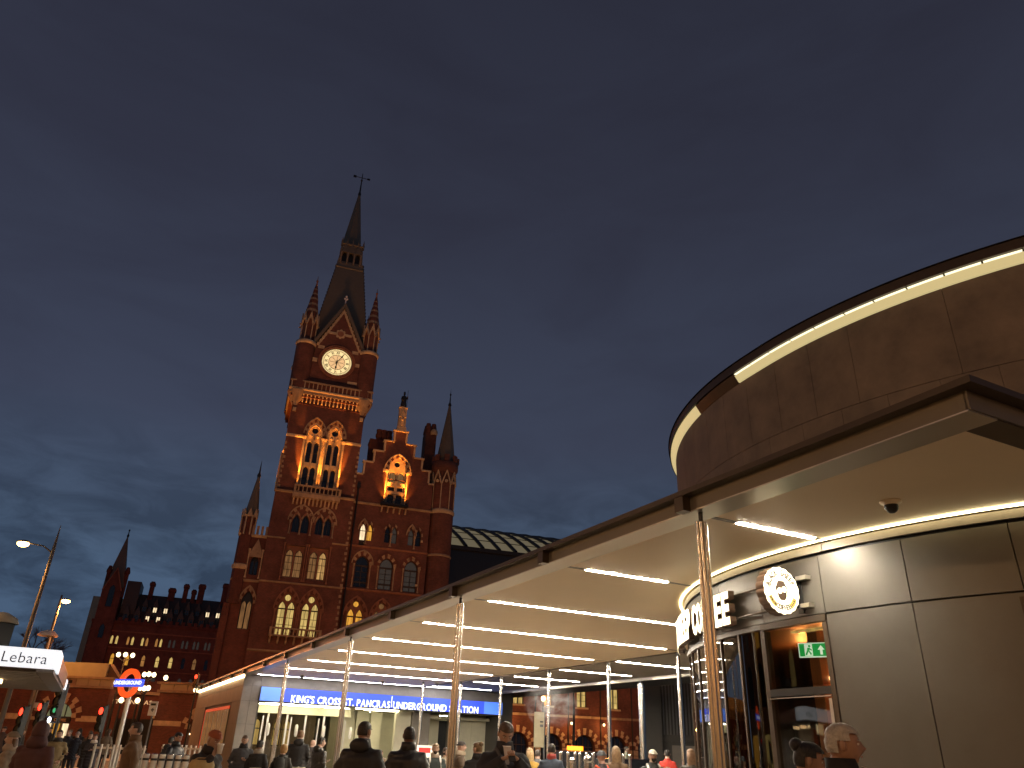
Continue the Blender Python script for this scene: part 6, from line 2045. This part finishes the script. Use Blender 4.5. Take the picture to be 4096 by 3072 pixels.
person('person in grey beanie wearing bright orange backpack', 1.99, 15.88, 1.64, 195, (0.05, 0.055, 0.065), hair=('beanie', (0.10, 0.105, 0.115)), extras=(('backpack', (0.80, 0.10, 0.03)),), bulk=1.12)
person('long fair-haired person in brown coat seen from behind near the columns', 2.40, 16.83, 1.73, 180, (0.16, 0.095, 0.05), hair=('long', (0.26, 0.16, 0.08)), hem=0.55, bulk=1.15)
person('person in pale green top and black trousers standing on a step by the arcade', 5.84, 37.55, 1.75, 80, (0.22, 0.23, 0.17), trousers=(0.01, 0.01, 0.01), hair=('short', (0.02, 0.015, 0.01)), z=0.16, hem=0.88)
MB().box(-0.6, -0.5, 0, 0.6, 0.5, 0.155).build('step_block', 'clad', None, (5.84, 37.55, 0))
tag(bpy.data.objects['step_block'], 'low grey stone step under the pale green figure', 'step')
person('person in white cap, dark mask and rucksack straps facing the square', 3.12, 16.71, 1.70, 5, (0.06, 0.065, 0.065), hair=('cap', (0.65, 0.6, 0.52)), extras=(('mask', (0.02, 0.02, 0.02)), ('straps', (0.42, 0.38, 0.32))), bulk=1.15)
person('dark-haired person in bright red jacket seen from behind by the dark door', 5.21, 25.47, 1.76, 160, (0.42, 0.03, 0.02), hair=('short', (0.012, 0.01, 0.01)))
person('short person with fair hair low in front of the red jacket', 2.00, 9.80, 1.47, 180, (0.10, 0.085, 0.07), hair=('long', (0.24, 0.17, 0.11)))
person('long-haired person in black and white patterned jacket beside the cafe glazing', 4.09, 17.53, 1.74, 175, (0.10, 0.095, 0.085), hair=('long', (0.20, 0.11, 0.055)), hem=0.7)
person('grey-haired man in black jacket striding past the bronze wall', 2.25, 5.40, 1.83, 72, BK, hair=('short', (0.40, 0.38, 0.35)), skin='tan', extras=('collar', ('shirt', (0.5, 0.35, 0.3))), legs='walk', al='fwd', ar='back', bulk=1.12)
person('person with dark hair tied up walking just ahead of the cafe window', 2.22, 5.95, 1.72, 78, (0.014, 0.014, 0.018), hair=('bun', (0.012, 0.010, 0.010)), skin='tan', legs='walk', extras=('collar',), hpitch=0.15)
# the crowd waiting at the crossing on the far left
random.seed(21)
crowd = [(-31.2, 40, BK, 'short', 'dark short hair and black coat'), (-30.7, 44, (0.08, 0.05, 0.04), 'beanie', 'dark beanie and brown coat'), (-30.1, 39, NV, 'long', 'long dark hair and navy coat'), (-29.7, 46, (0.05, 0.05, 0.05), 'short', 'short hair and grey coat'),
         (-28.9, 41, (0.20, 0.16, 0.12), 'hood', 'raised hood and beige coat'), (-28.3, 47, BK, 'beanie', 'dark hat and black coat'), (-27.75, 44, (0.10, 0.03, 0.03), 'short', 'short hair and dark red coat'), (-27.2, 48, (0.03, 0.035, 0.03), 'long', 'long hair and dark green coat'),
         (-26.7, 45, BK, 'hood', 'raised hood and black coat'), (-26.1, 43, (0.06, 0.05, 0.05), 'beanie', 'hat and taupe coat'), (-25.6, 46, NV, 'short', 'short hair and dark blue coat'), (-25.1, 42, (0.15, 0.12, 0.09), 'long', 'long hair and camel coat')]
spots = ['behind the maroon walker', 'nearest the kiosk post', 'left of the khaki coat', 'under the red signal', 'behind the khaki coat', 'below the cafe doorway', 'between the lit shop windows', 'behind the navy pair', 'right of the navy pair', 'beside the white fur scarf', 'before the red traffic light', 'left of the steel fence']
for (azm, d, col, hk, desc), sp in zip(crowd, spots):
    a = math.radians(azm)
    hc = {'short': (0.03, 0.02, 0.015), 'long': (0.06, 0.035, 0.02), 'beanie': (0.04, 0.035, 0.035), 'hood': col}[hk]
    person('crowd member with ' + desc + ' ' + sp, d * math.sin(a), d * math.cos(a), random.uniform(1.58, 1.80), random.choice((0, 20, 170, 190, 90, 270)), col, hair=(hk, hc), skin=random.choice(('pale', 'tan', 'brown')), hem=0.7, group='people waiting at the crossing')

# ================================================================ street furniture, kiosk, vehicles
KZ = 2.8
KP = thing('phone_kiosk', 'small kiosk with white lit fascia lettered in dark blue', 'kiosk', (-9.78, 17.62, 0), math.radians(26.5))
kb = MB()
kb.box(-7, 0.0, KZ, 0, 9.8, KZ + 0.40)
kb.build('kiosk_roof', 'sign_brown', KP)
MB().box(-7, -0.05, KZ + 0.01, 0.0, -0.002, KZ + 0.41).build('fascia', 'white_face', KP)
MB().box(0.003, 0.0, KZ + 0.01, 0.05, 1.6, KZ + 0.41).build('side_fascia', 'white_face', KP)
M['copper_face'] = mat('brown_side_board', (0.30, 0.12, 0.06), 0.4, vary=0.2)
MB().box(0.003, 1.62, KZ + 0.01, 0.04, 8.6, KZ + 0.40).build('side_fascia', 'copper_face', KP)
MB().box(0.003, 8.6, KZ + 0.01, 0.06, 9.8, KZ + 0.28).build('side_fascia', 'white_face', KP)
text('lettering', 'Lebara', 0.31, 'ink', KP, (-0.61, -0.055, KZ + 0.195), extrude=0.003, bold=-0.002, spacing=1.05)
for i in range(14):
    MB().box(-7, 0.35 + i * 0.66, KZ - 0.05, -0.35, 0.35 + i * 0.66 + 0.5, KZ).build('soffit_slat', 'clad', KP)
MB().box(-0.33, 0.0, KZ - 0.06, 0.0, 9.8, KZ - 0.002).build('soffit_edge', 'grey', KP)
for x, y, w, m in ((-1.75, 1.5, 0.16, 'globe'), (-1.75, 2.6, 0.7, 'bulb'), (-1.7, 4.0, 0.9, 'bulb')):
    MB().box(x - w / 2, y - 0.12, KZ - 0.16, x + w / 2, y + 0.12, KZ - 0.06).build('ceiling_light', m, KP)
MB().ell((-2.1, 0.5, KZ - 0.2), (0.12, 0.12, 0.2), 10, 8).build('hanging_lamp', 'globe', KP)
MB().box(-7, 0.8, 0, -2.5, 9, KZ - 0.06).build('kiosk_body', 'white', KP)
MB().box(-2.52, 0.8, 1.8, -2.45, 1.6, 2.6).build('side_poster', 'orange', KP)
MB().box(-2.5, 0.7, 0, -2.3, 0.85, KZ - 0.06).build('kiosk_post', 'black', KP)
# underground roundel on its pole
RD = thing('station_roundel', 'red ring and blue bar underground sign glowing on steel pole', 'sign', (-12.5, 27.28, 0), math.radians(-24))
MB().cyl(0, 0.12, 0, 3.2, 0.075, n=12).build('pole', 'steel_soft', RD)
o1, o2 = disc(0, 3.15, 0.455, 40), disc(0, 3.15, 0.295, 40)
rg_ = MB()
for i in range(40):
    j = (i + 1) % 40
    rg_.prism([o1[i], o1[j], o2[j], o2[i]], -0.05, 0.05)
rg_.build('ring', 'red_ring', RD)
MB().box(-0.60, -0.075, 3.03, 0.60, 0.075, 3.27).build('bar', 'blue', RD)
text('lettering', 'UNDERGROUND', 0.165, 'sign_white', RD, (0, -0.078, 3.15), extrude=0.002, bold=0.004)
MB().box(-0.61, -0.06, 3.02, 0.61, 0.06, 3.03).build('bar_trim', 'steel_soft', RD)


M['tube'] = mat('polished_tube', (0.72, 0.69, 0.64), 0.22, metal=0.35)


def railing(label, p0, p1, h, r, n, loc_m='steel_soft', bands=False):
    d = Vector(p1) - Vector(p0)
    t = thing('bar_fence' if not bands else 'tube_barrier', label, 'fence' if not bands else 'barrier', (p0[0], p0[1], 0), math.atan2(d.y, d.x))
    L = d.length
    for i in range(n):
        x = L * i / (n - 1)
        o = MB().cyl(x, 0, 0.0, h, r, n=10).build('bar', loc_m, t)
        if bands:
            for z in (h - 0.12, h - 0.34):
                MB().cyl(x, 0, z, z + 0.045, r * 1.06, n=10).build('dark_band', 'black', o)
            MB().ell((x, 0, h), (r, r, r * 0.3), 10, 6).build('cap', 'steel', o)
    if not bands:
        MB().box(-0.05, -0.02, h - 0.13, L + 0.05, 0.02, h - 0.07).build('rail', 'steel_soft', t)
    return t


railing('satin steel bar fence to the left of the brown overcoat', (-12.15, 25.3), (-10.85, 25.75), 1.30, 0.035, 9)
railing('satin steel bar fence just right of the brown overcoat', (-11.55, 28.9), (-10.1, 28.4), 1.33, 0.035, 9)
railing('bright steel tube barrier with dark bands before the black jackets', (-7.85, 18.40), (-6.30, 18.95), 1.22, 0.066, 11, 'tube', True)


def signal(label, x, y, zl, face, lit=True, lamp='red_lamp', side=None, group=None):
    t = thing('traffic_light', label, 'traffic light', (x, y, 0), math.radians(face))
    MB().cyl(0, 0.14, 0, zl + 0.25, 0.055, n=10).build('post', 'black', t)
    hd = MB()
    hd.box(-0.14, -0.08, zl - 0.74, 0.14, 0.10, zl + 0.17)
    h_ = hd.build('signal_head', 'black', t)
    for k, m in enumerate((lamp, 'black', 'black') if lit else ('black', 'black', 'black')):
        z = zl - k * 0.28
        MB().prism(disc(0, z, 0.13, 14), -0.10, -0.08).build('lens', m, h_)
        v = MB()
        v.lathe([(0.14, 0), (0.14, 0.05)], n=12)
        v.xf(Matrix.Translation((0, -0.08, z)) @ Matrix.Rotation(PI / 2, 4, 'X'))
        v.v = [p for p in v.v]
        v.build('visor', 'black', h_)
    return t


signal('red traffic light farthest left, by the kiosk corner', -16.98, 29.46, 2.18, -30)
signal('red traffic light to the left of the striped shop arch', -17.49, 31.47, 2.41, -29)
signal('red traffic light in front of the dark station entrance doors', -15.61, 32.44, 2.38, -25)
t3 = signal('dark-backed signal head with green and white lamps before the striped arch', -14.21, 26.42, 2.75, -28, lit=False)
MB().prism(disc(0.05, 2.2, 0.07, 10), -0.12, -0.09).build('lens', 'green_lamp', t3)
MB().ell((-0.06, -0.12, 1.92), (0.06, 0.05, 0.09), 8, 6).build('lens', 'white_lamp', t3)
signal('red traffic light high on a mast before the dark hotel front', -21.14, 56.15, 5.36, -20)
sp = thing('parking_sign', 'grey plate sign with dark bar and arrow on thin post', 'sign', (-17.5, 41.46, 0), math.radians(-22))
MB().cyl(0, 0.05, 0, 2.55, 0.04, n=8).build('post', 'grey', sp)
MB().box(-0.25, -0.02, 2.48, 0.25, 0.02, 3.14).build('plate', 'white', sp)
MB().box(-0.16, -0.03, 2.95, 0.16, -0.018, 3.05).build('dark_bar', 'black', sp)
MB().prism([(-0.10, 2.75), (0.05, 2.86), (0.05, 2.78), (0.12, 2.78), (0.12, 2.72), (0.05, 2.72), (0.05, 2.64)], -0.03, -0.018).build('arrow', 'grey', sp)

SP = []
SQ = []


def street_lamp(label, base, top, head, z0):
    t = thing('street_lamp', label, 'street lamp', (base[0], base[1], 0))
    bx, by = base
    MB().tube([(0, 0, 0), (0, 0, head[2] - 0.1), (0, 0, head[2] + 0.4), (0, 0, top)], [0.14, 0.09, 0.06, 0.015], 10).build('post', 'grey', t)
    dx, dy = head[0] - bx, head[1] - by
    MB().tube([(0, 0, head[2] - 0.35), (dx * 0.35, dy * 0.35, head[2] - 0.02), (dx, dy, head[2] + 0.06)], [0.05, 0.04, 0.035], 8).build('arm', 'grey', t)
    hb = MB()
    hb.ell((dx, dy, head[2] + 0.08), (0.34, 0.22, 0.10), 12, 8)
    h_ = hb.build('lamp_head', 'grey', t)
    MB().ell((dx, dy, head[2] - 0.04), (0.32, 0.24, 0.17), 12, 8).build('lens', 'sodium', h_)
    SP.append((head[0], head[1], head[2] - 0.35))
    return t


street_lamp('tall spike-topped street lamp with glowing head over the kiosk', (-25.75, 42.85), 12.3, (-27.15, 42.2, 11.05), 0)
street_lamp('more distant street lamp with glowing head, right of the tall one', (-34.75, 60.75), 10.9, (-34.4, 60.9, 10.85), 0)
DL = thing('shade_lamp', 'unlit lamp post with broad domed shade behind the kiosk', 'street lamp', (-29.9, 52.0, 0))
MB().cyl(0.35, 0, 0, 7.4, 0.07, n=8).build('post', 'grey', DL)
MB().lathe([(0.62, 7.2), (0.58, 7.3), (0.36, 7.5), (0.1, 7.6), (0, 7.6)], n=18).build('shade', 'white', DL)
LN = thing('lantern', 'square post lantern with lit pane cut by the left edge', 'street lamp', (-13.45, 21.05, 0), math.radians(-30))
MB().cyl(0, 0, 0, 3.55, 0.06, n=8).build('post', 'black', LN)
MB().box(-0.25, -0.25, 3.55, 0.25, 0.25, 4.15).build('housing', 'black', LN)
MB().box(-0.05, -0.262, 3.75, 0.20, -0.25, 4.1).build('pane', 'lit_white', LN)
MB().lathe([(0.42, 4.15), (0.36, 4.3), (0.12, 4.42), (0, 4.44)], n=12).build('cap', 'clad_pale', LN)


for bx_, by_, hx_, hy_ in ((-13.5, 1.0, -12.3, 1.4), (13.0, -7.0, 12.0, -6.2), (-3.0, -9.0, -2.2, -8.0), (-22, 17, -21, 17.5)):  # unseen lamp posts added as warm fill for the square and canopy
    street_lamp('added unseen lamp post with glowing head at %s of the viewpoint' % ('the left hand' if bx_ < -10 and by_ < 5 else 'the right hand back' if bx_ > 0 else 'the back' if by_ < 0 else 'the far left'), (bx_, by_), 9.2, (hx_, hy_, 8.6), 0)
    SP.pop()
    SQ.append((hx_, hy_, 8.2))


def globe_lamp(label, globes, d, single=False):
    pts = [(d * math.sin(math.radians(a)), d * math.cos(math.radians(a)), 1.6 + d * math.tan(math.radians(e))) for a, e in globes]
    cx, cy = sum(p[0] for p in pts) / len(pts), sum(p[1] for p in pts) / len(pts)
    t = thing('globe_lamp', label, 'street lamp', (cx, cy, 0))
    zb = min(p[2] for p in pts)
    MB().tube([(0, 0, 0), (0, 0, zb - 0.25)], [0.12, 0.07], 8).build('post', 'black', t)
    for p in pts:
        MB().tube([(0, 0, zb - 0.5), (p[0] - cx, p[1] - cy, p[2] - 0.22)], 0.035, 6).build('bracket', 'black', t)
        MB().ell((p[0] - cx, p[1] - cy, p[2]), (0.17, 0.17, 0.19), 12, 8).build('globe', 'globe', t)
    return t


globe_lamp('triple globe lamp highest against the hotel windows', ((-25.65, 4.60), (-25.24, 4.63), (-24.81, 4.62)), 74)
globe_lamp('triple globe lamp to the upper right of the roundel', ((-23.85, 3.52), (-23.58, 3.56), (-23.28, 3.54)), 72)
globe_lamp('triple globe lamp lowest, touching the right of roundel', ((-23.91, 2.70), (-23.66, 2.69), (-23.43, 2.73)), 68)
globe_lamp('single globe lamp over the red brick arcade end', ((-22.53, 3.41),), 70)
globe_lamp('single globe lamp left of the roundel pole', ((-24.84, 1.93),), 66)
globe_lamp('single globe lamp before the gilt lettering', ((-23.89, 1.96),), 66)
globe_lamp('single globe lamp on tall post under the rear canopy window', ((5.25, 4.05),), 60)
globe_lamp('single globe lamp behind the second rear column', ((3.1, 3.3),), 62)
# bare tree beyond the kiosk
TR = thing('bare_tree', 'leafless winter tree spreading behind the kiosk', 'tree', (-57, 97, 0))
tb = MB()
random.seed(5)


def branch(p, d, ln, r, k):
    q = p + d * ln
    tb.tube([p, (p + q) / 2 + Vector((random.uniform(-1, 1), random.uniform(-1, 1), 0)) * ln * 0.06, q], [r, r * 0.85, r * 0.65], 5, caps=False)
    if k == 0:
        return
    for i in range(3 if k > 2 else 4):
        a = random.uniform(0, 2 * PI)
        nd = (d + Vector((math.cos(a), math.sin(a), random.uniform(-0.1, 0.45))) * random.uniform(0.5, 0.85)).normalized()
        branch(p + d * ln * random.uniform(0.6, 1.0), nd, ln * random.uniform(0.62, 0.8), r * 0.55, k - 1)


branch(Vector((0, 0, 6.0)), Vector((0, 0, 1)), 3.0, 0.24, 5)
tb.build('crown', 'bark', TR)
MB().tube([(0, 0, 0), (0.05, 0, 3), (0, 0, 6.2)], [0.38, 0.30, 0.24], 10).build('trunk', 'bark', TR)


def car(label, x, y, rz, taxi=False):
    t = thing('taxi' if taxi else 'parked_car', label, 'car', (x, y, 0), math.radians(rz))
    prof = [(-2.25, 0.35), (2.2, 0.35), (2.3, 0.6), (2.2, 0.9), (1.15, 1.02), (0.55, 1.62), (-1.5, 1.66), (-2.1, 1.15), (-2.3, 0.9)] if taxi else [(-2.25, 0.3), (2.2, 0.3), (2.3, 0.55), (2.15, 0.82), (1.1, 0.95), (0.35, 1.42), (-1.3, 1.45), (-2.05, 1.02), (-2.3, 0.85)]
    b = MB()
    b.prism([(p[0], p[1]) for p in prof], -0.85, 0.85)
    b.build('body', 'car', t)
    zt = 1.56 if taxi else 1.36
    MB().prism([(1.0, 1.06 if taxi else 0.98), (0.52, zt), (-1.35, zt), (-1.9, 1.08 if taxi else 1.0)], -0.856, 0.856).build('window', 'dark_glass', t)
    zb, zs_ = (1.04, 1.58) if taxi else (0.97, 1.40)
    xw, xt = (1.13, 0.59) if taxi else (1.08, 0.39)
    MB().add([(xw + 0.01, -0.72, zb), (xw + 0.01, 0.72, zb), (xt + 0.03, 0.66, zs_), (xt + 0.03, -0.66, zs_)], [(0, 1, 2, 3)]).build('windscreen', 'dark_glass', t)
    for s in (-1, 1):
        MB().ell((2.2, s * 0.62, 0.72), (0.08, 0.13, 0.10), 10, 7).build('headlight', 'head_lamp', t)
        MB().box(-2.33, s * 0.7 - 0.1, 0.75, -2.25, s * 0.7 + 0.1, 0.95).build('tail_light', 'red_trim', t)
        MB().box(0.75, s * 0.86 - 0.02, 0.98, 0.95, s * 1.05, 1.12).build('wing_mirror', 'car', t)
        for wx in (-1.4, 1.4):
            w = MB()
            w.lathe([(0.0, -0.1), (0.2, -0.1), (0.33, -0.09), (0.34, 0), (0.33, 0.09), (0.2, 0.1), (0.0, 0.1)], n=16)
            w.xf(Matrix.Translation((wx, s * 0.80, 0.34)) @ Matrix.Rotation(PI / 2, 4, 'X'))
            wo = w.build('wheel', 'rubber', t)
            r_ = MB()
            r_.lathe([(0.0, -0.11), (0.2, -0.115), (0.2, 0.115), (0.0, 0.11)], n=12)
            r_.xf(Matrix.Translation((wx, s * 0.80, 0.34)) @ Matrix.Rotation(PI / 2, 4, 'X'))
            r_.build('rim', 'steel_soft', wo)
    MB().box(2.28, -0.35, 0.45, 2.31, 0.35, 0.68).build('grille', 'steel_soft', t)
    if taxi:
        MB().box(-0.3, -0.32, 1.655, 0.05, 0.32, 1.83).build('roof_sign', 'amber_lamp', t)
    return t


car('black taxi cab with amber roof lamp facing the square', 3.35, 36.2, -110, True)
car('black saloon car parked beyond the steel bollards', 4.3, 31.2, -150)


def bollard(label, x, y, h=1.45, r=0.045, lit=False):
    t = thing('bollard', label, 'bollard', (x, y, 0), group='steel bollards by the road')
    MB().cyl(0, 0, 0, h, r, n=10).build('post', 'steel', t)
    MB().ell((0, 0, h + r * 0.7), (r * 1.15, r * 1.15, r * 1.15), 10, 7).build('cap', 'steel', t)
    return t


nb = 0
for cx, cy, w in (((2.0), 23.5, 'left of the taxi headlamps'), (2.75, 25.6, 'in front of the saloon bonnet'), (3.85, 25.4, 'behind the grey beanie')):
    for k, nth in enumerate(('first', 'middle', 'last')):
        bollard('slim steel bollard %s, %s of three' % (w, nth), cx + (k - 1) * 0.21, cy + 0.05 * k, 1.52)
bollard('short bright bollard nearest the navy jacket, left of a pair', 1.80, 19.92, 1.36, 0.07)
bollard('short bright bollard nearest the navy jacket, right of a pair', 2.16, 19.89, 1.38, 0.09)
bn = thing('banner_sign', 'tall cream panel sign with two dark marks on pole behind rear columns', 'sign', (2.25, 44.94, 0), math.radians(3))
MB().cyl(0.28, 0.05, 0, 3.6, 0.05, n=8).build('pole', 'grey', bn)
MB().box(-0.30, -0.02, 1.75, 0.25, 0.03, 3.5).build('panel', 'cream_paint', bn)
MB().box(0.02, -0.03, 2.98, 0.20, -0.018, 3.05).build('mark', 'black', bn)
MB().box(0.02, -0.03, 2.76, 0.20, -0.018, 2.88).build('mark', 'grey', bn)
ps = thing('notice_board', 'white notice board with red header and green tick', 'sign', (-2.85, 32.6, 0), math.radians(8))
MB().box(-0.30, -0.02, 0.55, 0.30, 0.02, 1.62).build('board', 'white', ps)
MB().box(-0.23, -0.03, 1.36, 0.23, -0.018, 1.54).build('header', 'red', ps)
tk = MB()
o1, o2 = disc(0.04, 1.08, 0.12, 20), disc(0.04, 1.08, 0.085, 20)
for i in range(20):
    j = (i + 1) % 20
    tk.prism([o1[i], o1[j], o2[j], o2[i]], -0.028, -0.018)
tk.prism([(-0.02, 1.08), (0.03, 1.03), (0.10, 1.13), (0.085, 1.145), (0.03, 1.065), (-0.005, 1.10)], -0.028, -0.018)
tk.build('green_tick', 'green', ps)
for s in (-0.2, 0.2):
    MB().cyl(s, 0.05, 0, 0.6, 0.02, n=6).build('leg', 'grey', ps)
sc_ = thing('suitcase', 'small red suitcase with pale handle beside the bald man', 'suitcase', (-5.55, 19.45, 0), math.radians(20))
MB().box(-0.2, -0.12, 0.06, 0.2, 0.12, 0.62).build('shell', 'red', sc_)
MB().tube([(-0.12, 0.1, 0.6), (-0.12, 0.1, 1.0), (0.12, 0.1, 1.0), (0.12, 0.1, 0.6)], 0.015, 6).build('handle', 'white', sc_)
for s in (-0.15, 0.15):
    MB().ell((s, 0, 0.045), (0.03, 0.04, 0.045), 8, 6).build('wheel', 'rubber', sc_)
bg = thing('tote_bag', 'tan shoulder bag hanging beside the man in turban', 'bag', (-4.02, 11.50, 0.96), math.radians(30))
MB().add(*loft([(0, 0, 0.0, 0.15, 0.06), (0, 0, 0.05, 0.18, 0.09), (0, 0, 0.30, 0.17, 0.08), (0, 0, 0.36, 0.14, 0.05)], 14), 0, True).build('bag_body', cloth((0.42, 0.30, 0.13)), bg)
MB().tube([(-0.13, 0, 0.34), (-0.06, 0.03, 0.38), (0.06, 0.03, 0.38), (0.13, 0, 0.34)], 0.012, 6).build('strap', cloth((0.3, 0.2, 0.1)), bg)
cu = thing('paper_cup', 'white paper cup held near the face of the man in turban', 'cup', TURBAN.matrix_basis @ (tors(0.2) @ Vector((-0.055, -0.265, 1.50))))
MB().lathe([(0.0, 0), (0.032, 0), (0.042, 0.11), (0.046, 0.115), (0.046, 0.13), (0, 0.13)], n=14).build('cup_body', 'white', cu)

# breath of vapour under the canopy
VP = bpy.data.materials.new('vapour')
VP.use_nodes = True
vt = VP.node_tree
for n in list(vt.nodes):
    vt.nodes.remove(n)
vo, vv = vt.nodes.new('ShaderNodeOutputMaterial'), vt.nodes.new('ShaderNodeVolumePrincipled')
vv.inputs['Color'].default_value = (0.85, 0.85, 0.85, 1)
vc, vn_, vg, vm = vt.nodes.new('ShaderNodeTexCoord'), vt.nodes.new('ShaderNodeTexNoise'), vt.nodes.new('ShaderNodeTexGradient'), vt.nodes.new('ShaderNodeMath')
vg.gradient_type = 'SPHERICAL'
vn_.inputs['Scale'].default_value = 3.0
vn_.inputs['Detail'].default_value = 5
vn_.inputs['Distortion'].default_value = 1.0
vr = vt.nodes.new('ShaderNodeMapRange')
vr.inputs['From Min'].default_value, vr.inputs['From Max'].default_value = 0.47, 0.7
vr.inputs['To Max'].default_value = 2.6
vm.operation = 'MULTIPLY'
vt.links.new(vc.outputs['Object'], vg.inputs[0])
vt.links.new(vc.outputs['Object'], vn_.inputs['Vector'])
vt.links.new(vn_.outputs['Fac'], vr.inputs['Value'])
vt.links.new(vg.outputs['Fac'], vm.inputs[0])
vt.links.new(vr.outputs[0], vm.inputs[1])
vt.links.new(vm.outputs[0], vv.inputs['Density'])
vt.links.new(vv.outputs[0], vo.inputs['Volume'])
vb = MB().ell((0, 0, 0), (1, 1, 1), 16, 10).build('vapour', VP, None, (1.4, 21.6, 2.72))
vb.scale = (0.80, 0.55, 0.62)
tag(vb, 'thin grey breath of vapour drifting under the canopy', 'vapour', kind='stuff')

# ================================================================ lamps' light


def spot(src, dst, parent, e, ang, col=C(255, 150, 52), blend=0.7, r=0.12):
    d = bpy.data.lights.new('lamp_light', 'SPOT')
    d.energy, d.spot_size, d.spot_blend, d.color, d.shadow_soft_size = e, math.radians(ang), blend, col, r
    o = bpy.data.objects.new('lamp_light', d)
    COL.objects.link(o)
    if parent is not None:
        o.parent = parent
    o.location = src
    v = Vector(dst) - Vector(src)
    o.rotation_euler = v.to_track_quat('-Z', 'Y').to_euler()
    return o


def point(p, e, col, r=0.15, parent=None):
    d = bpy.data.lights.new('lamp_light', 'POINT')
    d.energy, d.color, d.shadow_soft_size = e, col, r
    o = bpy.data.objects.new('lamp_light', d)
    COL.objects.link(o)
    o.parent = parent
    o.location = p
    return o


for src, dst, par_, e, ang in FLOOD:
    spot(src, dst, par_, e * 7, ang)
for p, e in zip(SQ, (1000, 480, 480, 1100)):
    point(p, e, C(255, 200, 140), 0.2)
for p in SP:
    spot(p, (p[0], p[1], 0), None, 2600, 150, C(255, 170, 85), 0.8, 0.2)
# street lamps and wall floods of Pancras Road and the forecourt (station frame: x along the front, y towards the square negative)
FR = Matrix.Translation(AX) @ Matrix.Rotation(RZ, 4, 'Z')
for x, y, z, e in ((-14, -26, 8.5, 1600), (4, -27, 8.5, 1600), (22, -26, 8.5, 1600), (38, -22, 8.0, 2200)):
    p = FR @ Vector((x, y, z))
    point(tuple(p), e, C(255, 172, 108), 0.3)
for (x, y, z), (tx, ty, tz), e, ang in (((-2, -30, 9), (0.7, -4.5, 44), 11500, 46), ((8, -30, 9), (9, -4.2, 30), 4800, 46), ((2, -30, 9), (0.6, 0, 66), 14000, 26)):
    spot(tuple(FR @ Vector((x, y, z))), tuple(FR @ Vector((tx, ty, tz))), None, e, ang, C(255, 172, 108), 0.9, 0.4)
for x, y, z, e in ((-60, 140, 9, 2800), (-75, 135, 9, 2800), (-33, 52, 6.5, 620), (-24, 54, 6.5, 460), (-29, 66, 6.5, 300)):
    point((x, y, z), e, C(255, 130, 50), 0.3)
for x, lab in ((26.4, 'added beside the dark station pier'), (30.58, 'over the cream panel sign'), (34.43, 'between two clear arches'), (38.7, 'added nearest the ribbed building')):  # outer two lamps added to brighten the arcade
    wl = thing('wall_lamp', 'small globe wall lamp on the red brick arcade, ' + lab, 'wall lamp', AX, RZ)
    MB().box(x - 0.05, YG - 0.45, 4.82, x + 0.05, YG, 4.88).build('arm', 'iron', wl)
    MB().ell((x, YG - 0.45, 4.66), (0.13, 0.13, 0.15), 12, 8).build('globe', 'globe', wl)
    point((x, YG - 1.1, 4.4), 110, C(255, 170, 90), 0.12, wl)
# ceiling lamps of the cafe and the hall
for ph, r, z, e in ((203, 1.6, 3.3, 90), (190, 2.0, 3.3, 60), (180, 2.0, 3.3, 60)):
    a_ = arcpt(ph, R0 - r)
    point((CD[0] + a_[0], CD[1] + a_[1], z), e, C(255, 160, 80), 0.05)

# ================================================================ the other sides of the square, seen only as reflections
M['yellow_brick'] = brick_mat('yellow_brick', (0.36, 0.25, 0.12), (0.28, 0.19, 0.09), (0.2, 0.16, 0.1))
for nm, lab, px, py, rz, w, h in (('terminus_front', 'broad yellow brick terminus front across the square with lit arched windows', 10, -42, 180, 90, 21), ('terrace_block', 'row of stuccoed shops and flats lining the road to the side', -62, 12, -90, 126, 18)):
    t = thing(nm, lab, 'building', (px, py, 0), math.radians(rz))
    hs = []
    for i in range(int(w / 6)):
        c = -w / 2 + 3 + 6 * i
        hs += [opening(c, 0.6, 3.2, 2.0, 1.4), opening(c, 7, 10.5, 1.3, 1.3), opening(c, 13.5, 16, 1.0, 0.9)]
    f_ = MB()
    f_.wall(rect(-w / 2, 0, w / 2, h), hs, 0, 0.5)
    f_.add([(-w / 2, 0, h), (w / 2, 0, h), (w / 2, 6, h), (-w / 2, 6, h)], [(0, 1, 2, 3)])
    f_.build('front_wall', 'yellow_brick', t)
    for i, hole in enumerate(hs):
        pane(t, hole, 0.35, ('lit_amber', 'dark_glass', 'dim_glass', 'lit_cream', 'dim_glass', 'dark_glass')[(i * 7 + i // 3) % 6 if i % 3 else (0, 3)[i % 2]])
    MB().box(-w / 2, -0.5, h - 1, w / 2, 0, h).build('cornice', 'stone', t)
for x, y in ((-20, -34), (10, -34), (40, -34), (-52, -30), (-52, 12)):
    point((x, y, 8), 1800, C(255, 170, 95), 0.3)
